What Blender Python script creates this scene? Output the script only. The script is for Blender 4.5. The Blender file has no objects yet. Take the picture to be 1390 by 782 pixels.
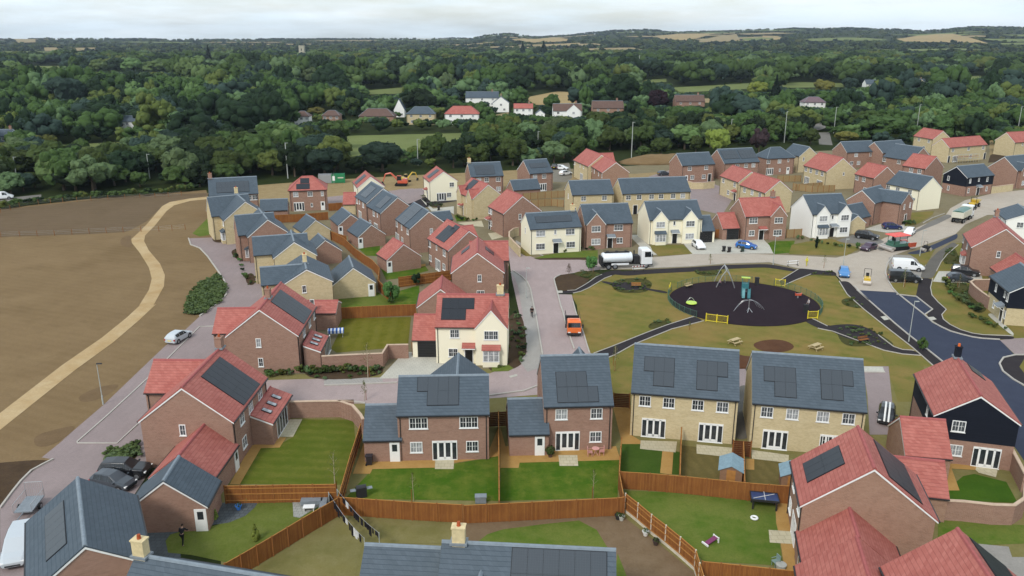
import bpy, bmesh, math, random
from mathutils import Vector, Matrix, noise
from mathutils.geometry import tessellate_polygon
random.seed(7)
R = math.radians
scene = bpy.context.scene
COL = scene.collection

def lin(h):
    v = [int(h[i:i+2], 16)/255 for i in (0, 2, 4)]
    return tuple(c/12.92 if c <= .04045 else ((c+.055)/1.055)**2.4 for c in v)

def sc(c, k): return tuple(min(1, x*k) for x in c)
# ------------------------------------------------------------------ materials
MATS = {}
class NT:
    def __init__(s, name):
        s.m = bpy.data.materials.new(name); s.m.use_nodes = True
        s.t = s.m.node_tree; s.n = s.t.nodes; s.l = s.t.links
        s.b = s.n['Principled BSDF']; MATS[name] = s.m
        s.tc = s.n.new('ShaderNodeTexCoord'); s.co = s.tc.outputs['Object']
    def noise(s, scale, detail=4, rough=.55, co=None, stretch=None):
        n = s.n.new('ShaderNodeTexNoise'); n.inputs['Scale'].default_value = scale
        n.inputs['Detail'].default_value = detail; n.inputs['Roughness'].default_value = rough
        c = co or s.co
        if stretch:
            mp = s.n.new('ShaderNodeMapping'); mp.inputs['Scale'].default_value = stretch
            s.l.new(c, mp.inputs['Vector']); c = mp.outputs[0]
        s.l.new(c, n.inputs['Vector']); return n.outputs['Fac']
    def math(s, op, a, b=None, c=None, clamp=False):
        n = s.n.new('ShaderNodeMath'); n.operation = op; n.use_clamp = clamp
        for i, v in enumerate((a, b, c)):
            if v is None: continue
            if isinstance(v, (int, float)): n.inputs[i].default_value = v
            else: s.l.new(v, n.inputs[i])
        return n.outputs[0]
    def ramp(s, fac, lo, hi):
        n = s.n.new('ShaderNodeMapRange'); n.inputs['From Min'].default_value = lo; n.inputs['From Max'].default_value = hi
        s.l.new(fac, n.inputs['Value']); return n.outputs[0]
    def mix(s, fac, a, b, mode='MIX'):
        n = s.n.new('ShaderNodeMix'); n.data_type = 'RGBA'; n.blend_type = mode; n.clamp_factor = True
        if isinstance(fac, (int, float)): n.inputs[0].default_value = fac
        else: s.l.new(fac, n.inputs[0])
        for i, v in ((6, a), (7, b)):
            if isinstance(v, tuple): n.inputs[i].default_value = (*v[:3], 1)
            else: s.l.new(v, n.inputs[i])
        return n.outputs[2]
    def bump(s, h, strength=.3, dist=.05):
        n = s.n.new('ShaderNodeBump'); n.inputs['Strength'].default_value = strength; n.inputs['Distance'].default_value = dist
        s.l.new(h, n.inputs['Height']); s.l.new(n.outputs[0], s.b.inputs['Normal'])
    def out(s, col, rough=.85, spec=.3, metal=0):
        if isinstance(col, tuple): s.b.inputs['Base Color'].default_value = (*col, 1)
        else: s.l.new(col, s.b.inputs['Base Color'])
        s.b.inputs['Roughness'].default_value = rough; s.b.inputs['Specular IOR Level'].default_value = spec
        s.b.inputs['Metallic'].default_value = metal; return s.m

def plain(name, col, rough=.6, spec=.4, metal=0, var=.12, scale=3.0):
    t = NT(name)
    n = t.noise(scale, 3)
    a = tuple(c*(1-var) for c in col); b = tuple(min(1, c*(1+var)) for c in col)
    return t.out(t.mix(t.ramp(n, .3, .7), a, b), rough, spec, metal)

def ground_mat(name, c1, c2, c3, s1=.08, s2=.6, s3=6.0, rough=.95, bump=.25, stripes=None, worn=None, patch=.75, c3mix=.6):
    t = NT(name)
    big = t.ramp(t.noise(s1, 4, .6), .35, .65); mid = t.ramp(t.noise(s2, 4, .6), .3, .7); fine = t.noise(s3, 3, .7)
    col = t.mix(big, c1, c2); col = t.mix(t.math('MULTIPLY', mid, c3mix), col, c3)
    pt = t.ramp(t.noise(s2*.35, 5, .7), .52, .66); col = t.mix(t.math('MULTIPLY', pt, patch), col, c2)
    pt = t.ramp(t.noise(s2*2.3, 4, .7), .55, .75); col = t.mix(t.math('MULTIPLY', pt, .5), col, sc(c1, .7))
    if stripes:
        ang, per, amt = stripes
        sx = t.n.new('ShaderNodeSeparateXYZ'); t.l.new(t.co, sx.inputs[0])
        d = t.math('ADD', t.math('MULTIPLY', sx.outputs[0], math.cos(ang)), t.math('MULTIPLY', sx.outputs[1], math.sin(ang)))
        d = t.math('ADD', d, t.math('MULTIPLY', mid, .5))
        w = t.math('SINE', t.math('MULTIPLY', d, 2*math.pi/per))
        w = t.ramp(w, -.6, .6)
        col = t.mix(t.math('MULTIPLY', w, amt), col, c3 if worn is None else worn)
    f = t.ramp(fine, .25, .75)
    col = t.mix(t.math('MULTIPLY', f, .45), col, tuple(c*.62 for c in c1))
    t.bump(fine, bump, .05)
    return t.out(col, rough, .04)

def paving_mat(name, c1, c2, joint, bw=.2, bh=.1, patch=.15):
    t = NT(name)
    br = t.n.new('ShaderNodeTexBrick'); br.inputs['Scale'].default_value = 1
    br.inputs['Brick Width'].default_value = bw; br.inputs['Row Height'].default_value = bh; br.inputs['Mortar Size'].default_value = bh*.06
    br.inputs['Color1'].default_value = (*c1, 1); br.inputs['Color2'].default_value = (*c2, 1); br.inputs['Mortar'].default_value = (*joint, 1)
    t.l.new(t.co, br.inputs['Vector'])
    col = br.outputs['Color']
    big = t.ramp(t.noise(patch, 5, .65), .3, .7)
    st = t.ramp(t.noise(.9, 4, .6, stretch=(1, .35, 1)), .45, .75)
    col = t.mix(t.math('MULTIPLY', big, .5), col, tuple(c*.7 for c in c1))
    col = t.mix(t.math('MULTIPLY', st, .28), col, tuple(min(1, c*1.35) for c in c2))
    return t.out(col, .85, .25)

def roof_mat(name, c1, c2, line, gauge, gloss=.6):
    t = NT(name)
    sx = t.n.new('ShaderNodeSeparateXYZ'); t.l.new(t.co, sx.inputs[0])
    row = t.math('FRACT', t.math('DIVIDE', sx.outputs[2], gauge))
    rowi = t.math('FLOOR', t.math('DIVIDE', sx.outputs[2], gauge))
    h = t.math('ADD', sx.outputs[0], sx.outputs[1])
    h = t.math('ADD', h, t.math('MULTIPLY', rowi, .165))
    colf = t.math('FRACT', t.math('DIVIDE', h, .33)); coli = t.math('FLOOR', t.math('DIVIDE', h, .33))
    wn = t.n.new('ShaderNodeTexWhiteNoise'); wn.noise_dimensions = '2D'
    cb = t.n.new('ShaderNodeCombineXYZ'); t.l.new(coli, cb.inputs[0]); t.l.new(rowi, cb.inputs[1]); t.l.new(cb.outputs[0], wn.inputs['Vector'])
    patch = t.ramp(t.noise(.5, 4, .6), .3, .7)
    col = t.mix(t.math('ADD', t.math('MULTIPLY', wn.outputs['Value'], .6), t.math('MULTIPLY', patch, .4)), sc(c1, .95), sc(c2, 1.0))
    dirt = t.ramp(t.noise(.9, 5, .7), .5, .75); col = t.mix(t.math('MULTIPLY', dirt, .16), col, sc(c1, .7))
    ln = t.math('LESS_THAN', row, .14)
    jn = t.math('LESS_THAN', colf, .05)
    col = t.mix(t.math('MULTIPLY', ln, .55), col, line)
    col = t.mix(t.math('MULTIPLY', jn, .35), col, line)
    streak = t.ramp(t.noise(1.3, 3, .6, stretch=(1, 1, .15)), .5, .8)
    col = t.mix(t.math('MULTIPLY', streak, .18), col, tuple(min(1, c*1.5) for c in c2))
    t.bump(row, .5, .04)
    return t.out(col, gloss, .25)

def wall_mat(name, c1, c2, c3, mortar, horiz=True, bump=.15):
    t = NT(name)
    sx = t.n.new('ShaderNodeSeparateXYZ'); t.l.new(t.co, sx.inputs[0])
    rowi = t.math('FLOOR', t.math('DIVIDE', sx.outputs[2], .075)); row = t.math('FRACT', t.math('DIVIDE', sx.outputs[2], .075))
    h = t.math('ADD', t.math('ADD', sx.outputs[0], sx.outputs[1]), t.math('MULTIPLY', rowi, .1125))
    coli = t.math('FLOOR', t.math('DIVIDE', h, .225)); colf = t.math('FRACT', t.math('DIVIDE', h, .225))
    wn = t.n.new('ShaderNodeTexWhiteNoise'); wn.noise_dimensions = '2D'
    cb = t.n.new('ShaderNodeCombineXYZ'); t.l.new(coli, cb.inputs[0]); t.l.new(rowi, cb.inputs[1]); t.l.new(cb.outputs[0], wn.inputs['Vector'])
    blotch = t.ramp(t.noise(1.1, 5, .7, stretch=(1, 1, 2.2)), .3, .7)
    col = t.mix(wn.outputs['Value'], c1, c2)
    col = t.mix(t.math('MULTIPLY', blotch, .8), col, c3)
    dk = t.ramp(t.noise(2.6, 3, .6, stretch=(1, 1, 3)), .5, .72); col = t.mix(t.math('MULTIPLY', dk, .35), col, sc(c2, .72))
    m = t.math('MAXIMUM', t.math('LESS_THAN', row, .13), t.math('LESS_THAN', colf, .05))
    col = t.mix(t.math('MULTIPLY', m, .7), col, mortar)
    return t.out(col, .9, .06)

def render_mat(name, c, stain=.1):
    t = NT(name)
    n = t.ramp(t.noise(.7, 5, .65, stretch=(1, 1, .4)), .3, .75); f = t.noise(25, 2)
    col = t.mix(t.math('MULTIPLY', n, stain*2), c, tuple(x*.8 for x in c))
    t.bump(f, .1, .01)
    return t.out(col, .9, .2)

def board_mat(name, c1, c2, dark, per=.12, axis=0):
    t = NT(name)
    sx = t.n.new('ShaderNodeSeparateXYZ'); t.l.new(t.co, sx.inputs[0])
    v = sx.outputs[axis]
    bi = t.math('FLOOR', t.math('DIVIDE', v, per)); bf = t.math('FRACT', t.math('DIVIDE', v, per))
    wn = t.n.new('ShaderNodeTexWhiteNoise'); wn.noise_dimensions = '1D'; t.l.new(bi, wn.inputs['W'])
    pn = t.ramp(t.noise(.45, 4, .6), .3, .7)
    col = t.mix(t.math('ADD', t.math('MULTIPLY', wn.outputs['Value'], .5), t.math('MULTIPLY', pn, .5)), c1, c2)
    col = t.mix(t.math('MULTIPLY', t.math('LESS_THAN', bf, .15), .6), col, dark)
    gr = t.noise(3, 3, .6, stretch=(6, 6, .6) if axis == 0 else (1, 1, 8))
    col = t.mix(t.math('MULTIPLY', t.ramp(gr, .4, .8), .3), col, dark)
    return t.out(col, .85, .2)

LK = dict(leaf_green=.92, leaf_dark=.86, leaf_pale=.92, leaf_blue=.9, leaf_gold=.8, leaf_light=.66, leaf_con=.7, leaf_yellow=.8, leaf_bright=.85)
def leaf_mat(name, c1, c2, c3):
    t = NT(name); c1, c2, c3 = (sc(c, LK.get(name, 1)) for c in (c1, c2, c3))
    oi = t.n.new('ShaderNodeObjectInfo')
    n = t.ramp(t.noise(.9, 4, .65), .3, .7); f = t.ramp(t.noise(5, 2, .6), .35, .7)
    col = t.mix(n, c1, c2); col = t.mix(t.math('MULTIPLY', f, .5), col, c3)
    hs = t.n.new('ShaderNodeHueSaturation')
    t.l.new(col, hs.inputs['Color'])
    t.l.new(t.math('ADD', .475, t.math('MULTIPLY', oi.outputs['Random'], .045)), hs.inputs['Hue'])
    t.l.new(t.math('ADD', .7, t.math('MULTIPLY', oi.outputs['Random'], .6)), hs.inputs['Value'])
    hs.inputs['Saturation'].default_value = .88
    col = hs.outputs[0]
    t.out(col, .8, .08)
    tr = t.n.new('ShaderNodeBsdfTranslucent'); t.l.new(col, tr.inputs['Color'])
    mx = t.n.new('ShaderNodeMixShader'); mx.inputs[0].default_value = .22
    o = t.n['Material Output']; t.l.new(t.b.outputs[0], mx.inputs[1]); t.l.new(tr.outputs[0], mx.inputs[2]); t.l.new(mx.outputs[0], o.inputs[0])
    return t.m

GK = .78
def gm(name, h1, h2, h3, **k): return ground_mat(name, sc(lin(h1), GK), sc(lin(h2), GK), sc(lin(h3), GK), **k)
gm('ground', '35401f', '3c4426', '2a331a', s1=.02); gm('estate', '8f8468', '877c60', '9c9176', s1=.1, s2=.6)
gm('field', '8f7757', '7e6849', 'a38a67', s1=.04, s2=.16, s3=3.2, stripes=(1.2, 1.5, .14), bump=.6)
gm('field2', '796650', '6f5e47', '86725a', s1=.04, s2=.3, s3=2.0, stripes=(1.45, 2.2, .25))
gm('darksoil', '57473a', '4d3f31', '68553e', s2=.8)
gm('fieldsoil', '836c52', '796449', '8f775a', s2=.6); gm('soil', '8a745a', '7c674e', '98836a', s2=.8, s3=5)
gm('redsoil', '6a4a37', '5c4030', '755642')
gm('sandsoil', 'a8926a', '9c8660', 'bba67e', s1=.05)
gm('stoneyard', '8f897c', '837d72', '9f988a')
gm('sandpath', 'cfb285', 'bd9c6c', 'e0caa4', s1=.05, s2=.35, s3=4)
gm('basecourse', 'cabdac', 'c0b4a5', 'd6cabb', s1=.06, s2=.5)
gm('basegrey', '8d8982', '84807a', '9a968f', s1=.06)
gm('baygrey', 'a9a49c', '9f9a93', 'b6b1a8')
gm('asphalt', '474d5e', '4c5263', '414657', s1=.05, s2=.6, rough=.8)
gm('tarpath', '3f3b3c', '474243', '37343a', s1=.1)
gm('stonepath', '77736c', '6e6a64', '827e77')
gm('rubber', '362c32', '3a3036', '30272c', s1=.12, s2=.8, bump=.1)
gm('drygrass', '927f4a', '697332', 'a18e58', s1=.2, s2=.8, patch=.8, c3mix=.3)
gm('parkgrass', '967e4a', '687330', 'a8935a', s1=.13, s2=.6, stripes=(1.0, 2.4, .15), patch=.8, c3mix=.3)
gm('lawn_bright', '4d701f', '7c8238', '436718', s1=.3, s2=1.0, stripes=(.1, 1.6, .15), patch=.9)
gm('lawn_mid', '66702a', '807e3a', '586a20', s1=.25, s2=.9, stripes=(1.5, 1.5, .5))
gm('lawn_dry', '747126', '66691f', '867f3a', s1=.25, s2=.9, stripes=(.05, 2.0, .4))
gm('lawn_dry2', '8f8552', '757341', 'a0956a', s1=.2, s2=.8)
gm('lawn_dark', '486325', '55692c', '3c5520', s1=.4)
gm('lawn_turf', '7b6d42', '84754a', '6a6239', s1=.4, s2=1.2, stripes=(.2, 1.1, .5))
gm('lawn_olive', '577526', '7c8340', '85884a', s1=.2, s2=.8, c3mix=.35, stripes=(1.3, 1.5, .1), patch=.9)
gm('lawn_olive2', '62702c', '707c38', '83864c', s1=.25, s2=.9)
gm('lawn_deep', '47681f', '547026', '3b5c1b', s1=.4)
gm('bed', '56552f', '4a4a2e', '646238', s1=.4, s2=1.5)
gm('sandstone', 'c59b5c', 'bc9254', 'd0a86a', s1=.3, s2=1.5, bump=.1)
paving_mat('paving', sc(lin('aa9996'), GK), sc(lin('9f8f8d'), GK), sc(lin('857976'), GK))
paving_mat('paving_pink', sc(lin('bfaca8'), GK), sc(lin('b4a19d'), GK), sc(lin('95847f'), GK)); paving_mat('pavegrey', sc(lin('b8b2aa'), GK), sc(lin('aea9a2'), GK), sc(lin('98938d'), GK), .4, .4)
paving_mat('creamslab', sc(lin('d8cdae'), GK), sc(lin('d0c5a5'), GK), sc(lin('bdb193'), GK), .6, .6)
paving_mat('slategrey', sc(lin('656b6d'), GK), sc(lin('5a6063'), GK), sc(lin('44494c'), GK), .45, .45)
paving_mat('whitestone', sc(lin('b3b3aa'), GK), sc(lin('a9a9a2'), GK), sc(lin('85857f'), GK), .4, .4)
paving_mat('concrete', sc(lin('d4d0c2'), GK), sc(lin('cdc9bb'), GK), sc(lin('b8b4a8'), GK), .5, .5)
gm('fld_green', '7f8a54', '757f4c', '8c9460', s1=.02, s2=.1, s3=1)
gm('fld_tan', 'a8966f', '9d8c68', 'b3a27c', s1=.02, s2=.1, s3=1)
gm('fld_straw', 'b9a172', 'ad956a', 'c4ae80', s1=.01, s2=.06, s3=1)
gm('fld_pale', 'c9c9bf', 'bdbdb4', 'd2d2c8', s1=.01, s2=.06, s3=1)
plain('kerb', sc(lin('c2bcb2'), .8), .9, .2, var=.08)
roof_mat('slate', sc(lin('56636d'), .7), sc(lin('626e79'), .7), sc(lin('394a57'), .64), .2, .6)
roof_mat('tile', sc(lin('aa5e54'), .86), sc(lin('bf776b'), .86), sc(lin('874740'), .78), .2, .7)
roof_mat('brownroof', lin('5f4a42'), lin('6d564c'), lin('3f302b'), .2, .7)
roof_mat('purple', lin('6d5a60'), lin('7a666b'), lin('483b40'), .2, .7)
plain('ridge_slate', lin('7d878f'), .8, .2); plain('ridge_tile', sc(lin('b06461'), .8), .8, .2)
wall_mat('brick', lin('937060'), lin('846355'), lin('a07f6e'), lin('b5a596'))
wall_mat('brown', lin('96745f'), lin('876654'), lin('a5836e'), lin('b0a296'))
wall_mat('buff', lin('c2b088'), lin('b09e78'), lin('cfbf9a'), lin('cfc5ae'))
wall_mat('copings', lin('c0a890'), lin('b59d88'), lin('cbb49e'), lin('b8a898'))
render_mat('cream', lin('efe8cf'), .05); render_mat('white', lin('efeee8'), .05); render_mat('bluegrey', lin('7f8b99'))
board_mat('cladding', lin('171b26'), lin('1c212d'), lin('0c0f15'), .18, 2)
plain('white_upvc', (.82, .82, .8), .35, .5, var=.03); plain('black_door', (.012, .012, .014), .3, .5)
plain('dark_metal', (.02, .02, .022), .5, .5); plain('lead', lin('7f868c'), .6, .4); plain('white_paint', (.8, .8, .78), .5, .4, var=.05)
plain('chimney_cream', lin('d2c096'), .9, .1); plain('chimney_pot', lin('a3502f'), .8, .2); plain('orange_pot', lin('d2672f'), .8, .2)
def glass(name, c, rough=.06):
    t = NT(name); n = t.ramp(t.noise(1.7, 3, .6), .45, .7)
    return t.out(t.mix(t.math('MULTIPLY', n, .5), c, sc(c, 3.0)), rough, .6)
glass('glass', (.022, .026, .032)); glass('glass_curtain', (.25, .26, .27), .15); glass('glass_mid', (.06, .068, .075), .1); glass('car_glass', (.012, .015, .018), .05)
def pv():
    t = NT('solar_cell'); sx = t.n.new('ShaderNodeSeparateXYZ'); t.l.new(t.co, sx.inputs[0])
    a = t.math('LESS_THAN', t.math('FRACT', t.math('DIVIDE', sx.outputs[0], .166)), .06)
    b = t.math('LESS_THAN', t.math('FRACT', t.math('DIVIDE', sx.outputs[1], .166)), .06)
    col = t.mix(t.math('MULTIPLY', t.math('MAXIMUM', a, b), .5), (.046, .056, .067), (.085, .098, .11))
    return t.out(col, .28, .5)
pv(); plain('solar_dark', (.018, .021, .027), .35, .4); plain('solar_frame', (.008, .009, .012), .5, .4)
board_mat('fence_wood', lin('7a4826'), lin('9c6836'), lin('4a2a15')); board_mat('fence_tan', lin('97805a'), lin('a38c66'), lin('6b583c'))
board_mat('fence_dark', lin('5b3420'), lin('6a3d24'), lin('341c10'))
plain('post_wood', lin('8a5a32'), .9, .2); plain('post_pale', lin('c9bfae'), .9, .2); plain('rail_wood', lin('a8763f'), .9, .2)
leaf_mat('leaf_green', lin('435827'), lin('51672e'), lin('2c3e1a')); leaf_mat('leaf_dark', lin('273822'), lin('304228'), lin('1b2918'))
leaf_mat('leaf_pale', lin('5d7447'), lin('6b8252'), lin('455b35')); leaf_mat('leaf_blue', lin('33473b'), lin('3d5145'), lin('25362d'))
leaf_mat('leaf_bright', lin('7f8f2c'), lin('93a038'), lin('5f7222')); leaf_mat('leaf_gold', lin('626d2c'), lin('717a35'), lin('475220'))
leaf_mat('leaf_copper', lin('2a1a20'), lin('351f25'), lin('1d1218')); leaf_mat('leaf_copper2', lin('48383a'), lin('544042'), lin('33282b'))
leaf_mat('leaf_con', lin('1f2f25'), lin('27392c'), lin('17241b')); leaf_mat('leaf_lawn', lin('4a6f30'), lin('567c38'), lin('375722'))
leaf_mat('leaf_light', lin('6d8746'), lin('7c9552'), lin('566f36')); leaf_mat('leaf_yellow', lin('7b7930'), lin('8a8438'), lin('5c5e24')); leaf_mat('leaf_brown', lin('6b5a3a'), lin('77653f'), lin('53472c'))
plain('bark', lin('5c5044'), .95, .1, var=.3); plain('bark_pale', lin('a89a84'), .95, .1, var=.2)
plain('pole_grey', lin('a9ada8'), .7, .3); plain('steel', (.55, .56, .57), .35, .5, .7); plain('tyre', (.015, .015, .016), .85, .2); plain('rim', (.35, .36, .38), .35, .5, .6)
plain('lamp_lens', (.8, .8, .78), .2, .5); plain('lamp_red', (.35, .015, .015), .3, .5); plain('chassis', (.025, .025, .027), .7, .3)
CARC = dict(silver=(.5, .54, .57), black=(.012, .013, .016), darkgrey=(.045, .055, .068), grey=(.3, .32, .34), white=(.8, .81, .82), blue=(.02, .13, .42), blue2=(.07, .22, .48), purple=(.06, .03, .055), navy=(.015, .025, .10), vblack=(.014, .016, .02), mini=(.012, .012, .014), orange=(.75, .16, .03), yellow=(.6, .4, .04), red=(.55, .1, .05), green=(.02, .22, .09), cgrey=(.32, .33, .34), cream=(.62, .6, .5), dgreen=(.05, .14, .1))
for k_, c_ in CARC.items():
    t_ = NT('paint_'+k_); t_.out(c_, .3, .5); t_.b.inputs['Coat Weight'].default_value = .35; t_.b.inputs['Coat Roughness'].default_value = .08
plain('tank_metal', (.78, .81, .84), .3, .5, .12, var=.05); plain('yellow_paint', (.75, .6, .03), .4, .5); plain('lime', (.5, .68, .08), .4, .5); plain('teal', (.04, .17, .19), .4, .5)
plain('teal_pale', (.13, .3, .32), .35, .5); plain('canopy_red', (.75, .12, .1), .6, .3); plain('drum', (.5, .46, .42), .5, .4, .4); plain('pale_wood', lin('b8a67f'), .8, .2)
plain('plum', (.18, .03, .1), .5); plain('blue_top', (.035, .06, .15), .4); plain('wicker', (.4, .4, .36), .8); plain('cloth_dark', (.02, .018, .022), .9, .1, var=.5, scale=1); plain('cloth_white', (.6, .6, .6), .9, .1)
plain('shed_felt', lin('7f96a0'), .9, .2); plain('shed_wood', lin('8a6a52'), .9, .2); plain('stone_tower', lin('b0ab98'), .95, .1, var=.2)
def stripe():
    t = NT('striped_cloth'); sx = t.n.new('ShaderNodeSeparateXYZ'); t.l.new(t.co, sx.inputs[0])
    w = t.math('LESS_THAN', t.math('FRACT', t.math('DIVIDE', sx.outputs[0], .5)), .5)
    return t.out(t.mix(w, (.7, .72, .75), (.04, .12, .4)), .9, .1)
stripe()

# ------------------------------------------------------------------ mesh helpers
class MB:
    def __init__(s): s.v = []; s.f = []; s.mi = []; s.k = 0
    def poly(s, pts): i = len(s.v); s.v += [tuple(p) for p in pts]; s.f.append(tuple(range(i, i+len(pts)))); s.mi.append(s.k)
    def hull8(s, a, b):            # two quads (lists of 4) -> closed block
        i = len(s.v); s.v += [tuple(p) for p in a]+[tuple(p) for p in b]
        for q in ((3, 2, 1, 0), (4, 5, 6, 7), (0, 1, 5, 4), (1, 2, 6, 5), (2, 3, 7, 6), (3, 0, 4, 7)): s.f.append(tuple(i+j for j in q)); s.mi.append(s.k)
    def box(s, cx, cy, cz, sx, sy, sz, rz=0, taper=1.0):
        c, n = math.cos(rz), math.sin(rz)
        def q(z, k): return [(cx+(x*k)*c-(y*k)*n, cy+(x*k)*n+(y*k)*c, z) for x, y in ((-sx/2, -sy/2), (sx/2, -sy/2), (sx/2, sy/2), (-sx/2, sy/2))]
        s.hull8(q(cz-sz/2, 1), q(cz+sz/2, taper))
    def prism(s, prof, a, b, axis='x'):  # profile (u,z) extruded along axis from a to b
        n = len(prof); i = len(s.v)
        for t in (a, b):
            s.v += [((t, u, z) if axis == 'x' else (u, t, z)) for u, z in prof]
        fl = axis == 'y'
        lo = tuple(i+j for j in range(n)); hi = tuple(i+n+j for j in range(n))
        s.f.append(lo[::-1] if not fl else lo); s.f.append(hi if not fl else hi[::-1]); s.mi += [s.k]*2
        for j in range(n):
            k = (j+1) % n; q = (i+j, i+k, i+n+k, i+n+j); s.f.append(q if not fl else q[::-1]); s.mi.append(s.k)
    def tube(s, p, q, r0, r1=None, n=8, caps=True):
        r1 = r0 if r1 is None else r1; p = Vector(p); q = Vector(q); d = (q-p)
        if d.length < 1e-6: return
        d.normalize(); u = d.orthogonal().normalized(); w = d.cross(u); i = len(s.v)
        for c, r in ((p, r0), (q, r1)):
            for k in range(n): a = 2*math.pi*k/n; s.v.append(tuple(c+(u*math.cos(a)+w*math.sin(a))*r))
        for k in range(n): m = (k+1) % n; s.f.append((i+k, i+m, i+n+m, i+n+k)); s.mi.append(s.k)
        if caps: s.f.append(tuple(i+k for k in range(n))[::-1]); s.f.append(tuple(i+n+k for k in range(n))); s.mi += [s.k]*2
    def path(s, pts, r, n=6):
        for a, b in zip(pts, pts[1:]): s.tube(a, b, r, n=n)
    def loft(s, rings, cap=True):
        n = len(rings[0]); i = len(s.v)
        for r in rings: s.v += [tuple(p) for p in r]
        for a in range(len(rings)-1):
            for k in range(n):
                m = (k+1) % n; s.f.append((i+a*n+k, i+a*n+m, i+(a+1)*n+m, i+(a+1)*n+k)); s.mi.append(s.k)
        if cap:
            s.f.append(tuple(i+k for k in range(n))[::-1]); s.f.append(tuple(i+(len(rings)-1)*n+k for k in range(n))); s.mi += [s.k]*2
    def mesh(s, name, mats, smooth=False):
        me = bpy.data.meshes.new(name); me.from_pydata(s.v, [], s.f)
        for m in (mats if isinstance(mats, (list, tuple)) else [mats]): me.materials.append(MATS[m])
        if isinstance(mats, (list, tuple)) and len(mats) > 1: me.polygons.foreach_set('material_index', s.mi)
        if smooth: me.polygons.foreach_set('use_smooth', [True]*len(me.polygons))
        me.validate(); me.update(); return me
    def build(s, name, mats, parent=None, smooth=False, fix=True):
        me = s.mesh(name, mats, smooth)
        if fix:
            bm = bmesh.new(); bm.from_mesh(me); bmesh.ops.recalc_face_normals(bm, faces=bm.faces); bm.to_mesh(me); bm.free()
        return obj(name, me, parent)
def obj(name, me, parent=None, loc=None, rz=0):
    o = bpy.data.objects.new(name, me); COL.objects.link(o)
    if parent is not None: o.parent = parent
    if loc is not None: o.location = loc
    if rz: o.rotation_euler = (0, 0, rz)
    return o
def thing(name, label, cat, loc=(0, 0, 0), rz=0, group=None):
    o = bpy.data.objects.new(name, None); COL.objects.link(o); o.location = loc; o.rotation_euler = (0, 0, rz); o.empty_display_size = .3
    return tag(o, label, cat, group)
def tag(o, label, cat, group=None, kind=None):
    if label: o['label'] = label
    if cat: o['category'] = cat
    if group: o['group'] = group
    if kind: o['kind'] = kind
    return o
def dup(root, loc, rz, label, group=None, scale=1.0):
    r = root.copy(); COL.objects.link(r); r.location = loc; r.rotation_euler = (0, 0, rz); r.scale = (scale,)*3 if isinstance(scale, (int, float)) else scale
    r['label'] = label
    if group: r['group'] = group
    for ch in list(root.children):
        c = ch.copy(); COL.objects.link(c); c.parent = r
        for g_ in list(ch.children): d = g_.copy(); COL.objects.link(d); d.parent = c
    return r

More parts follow.
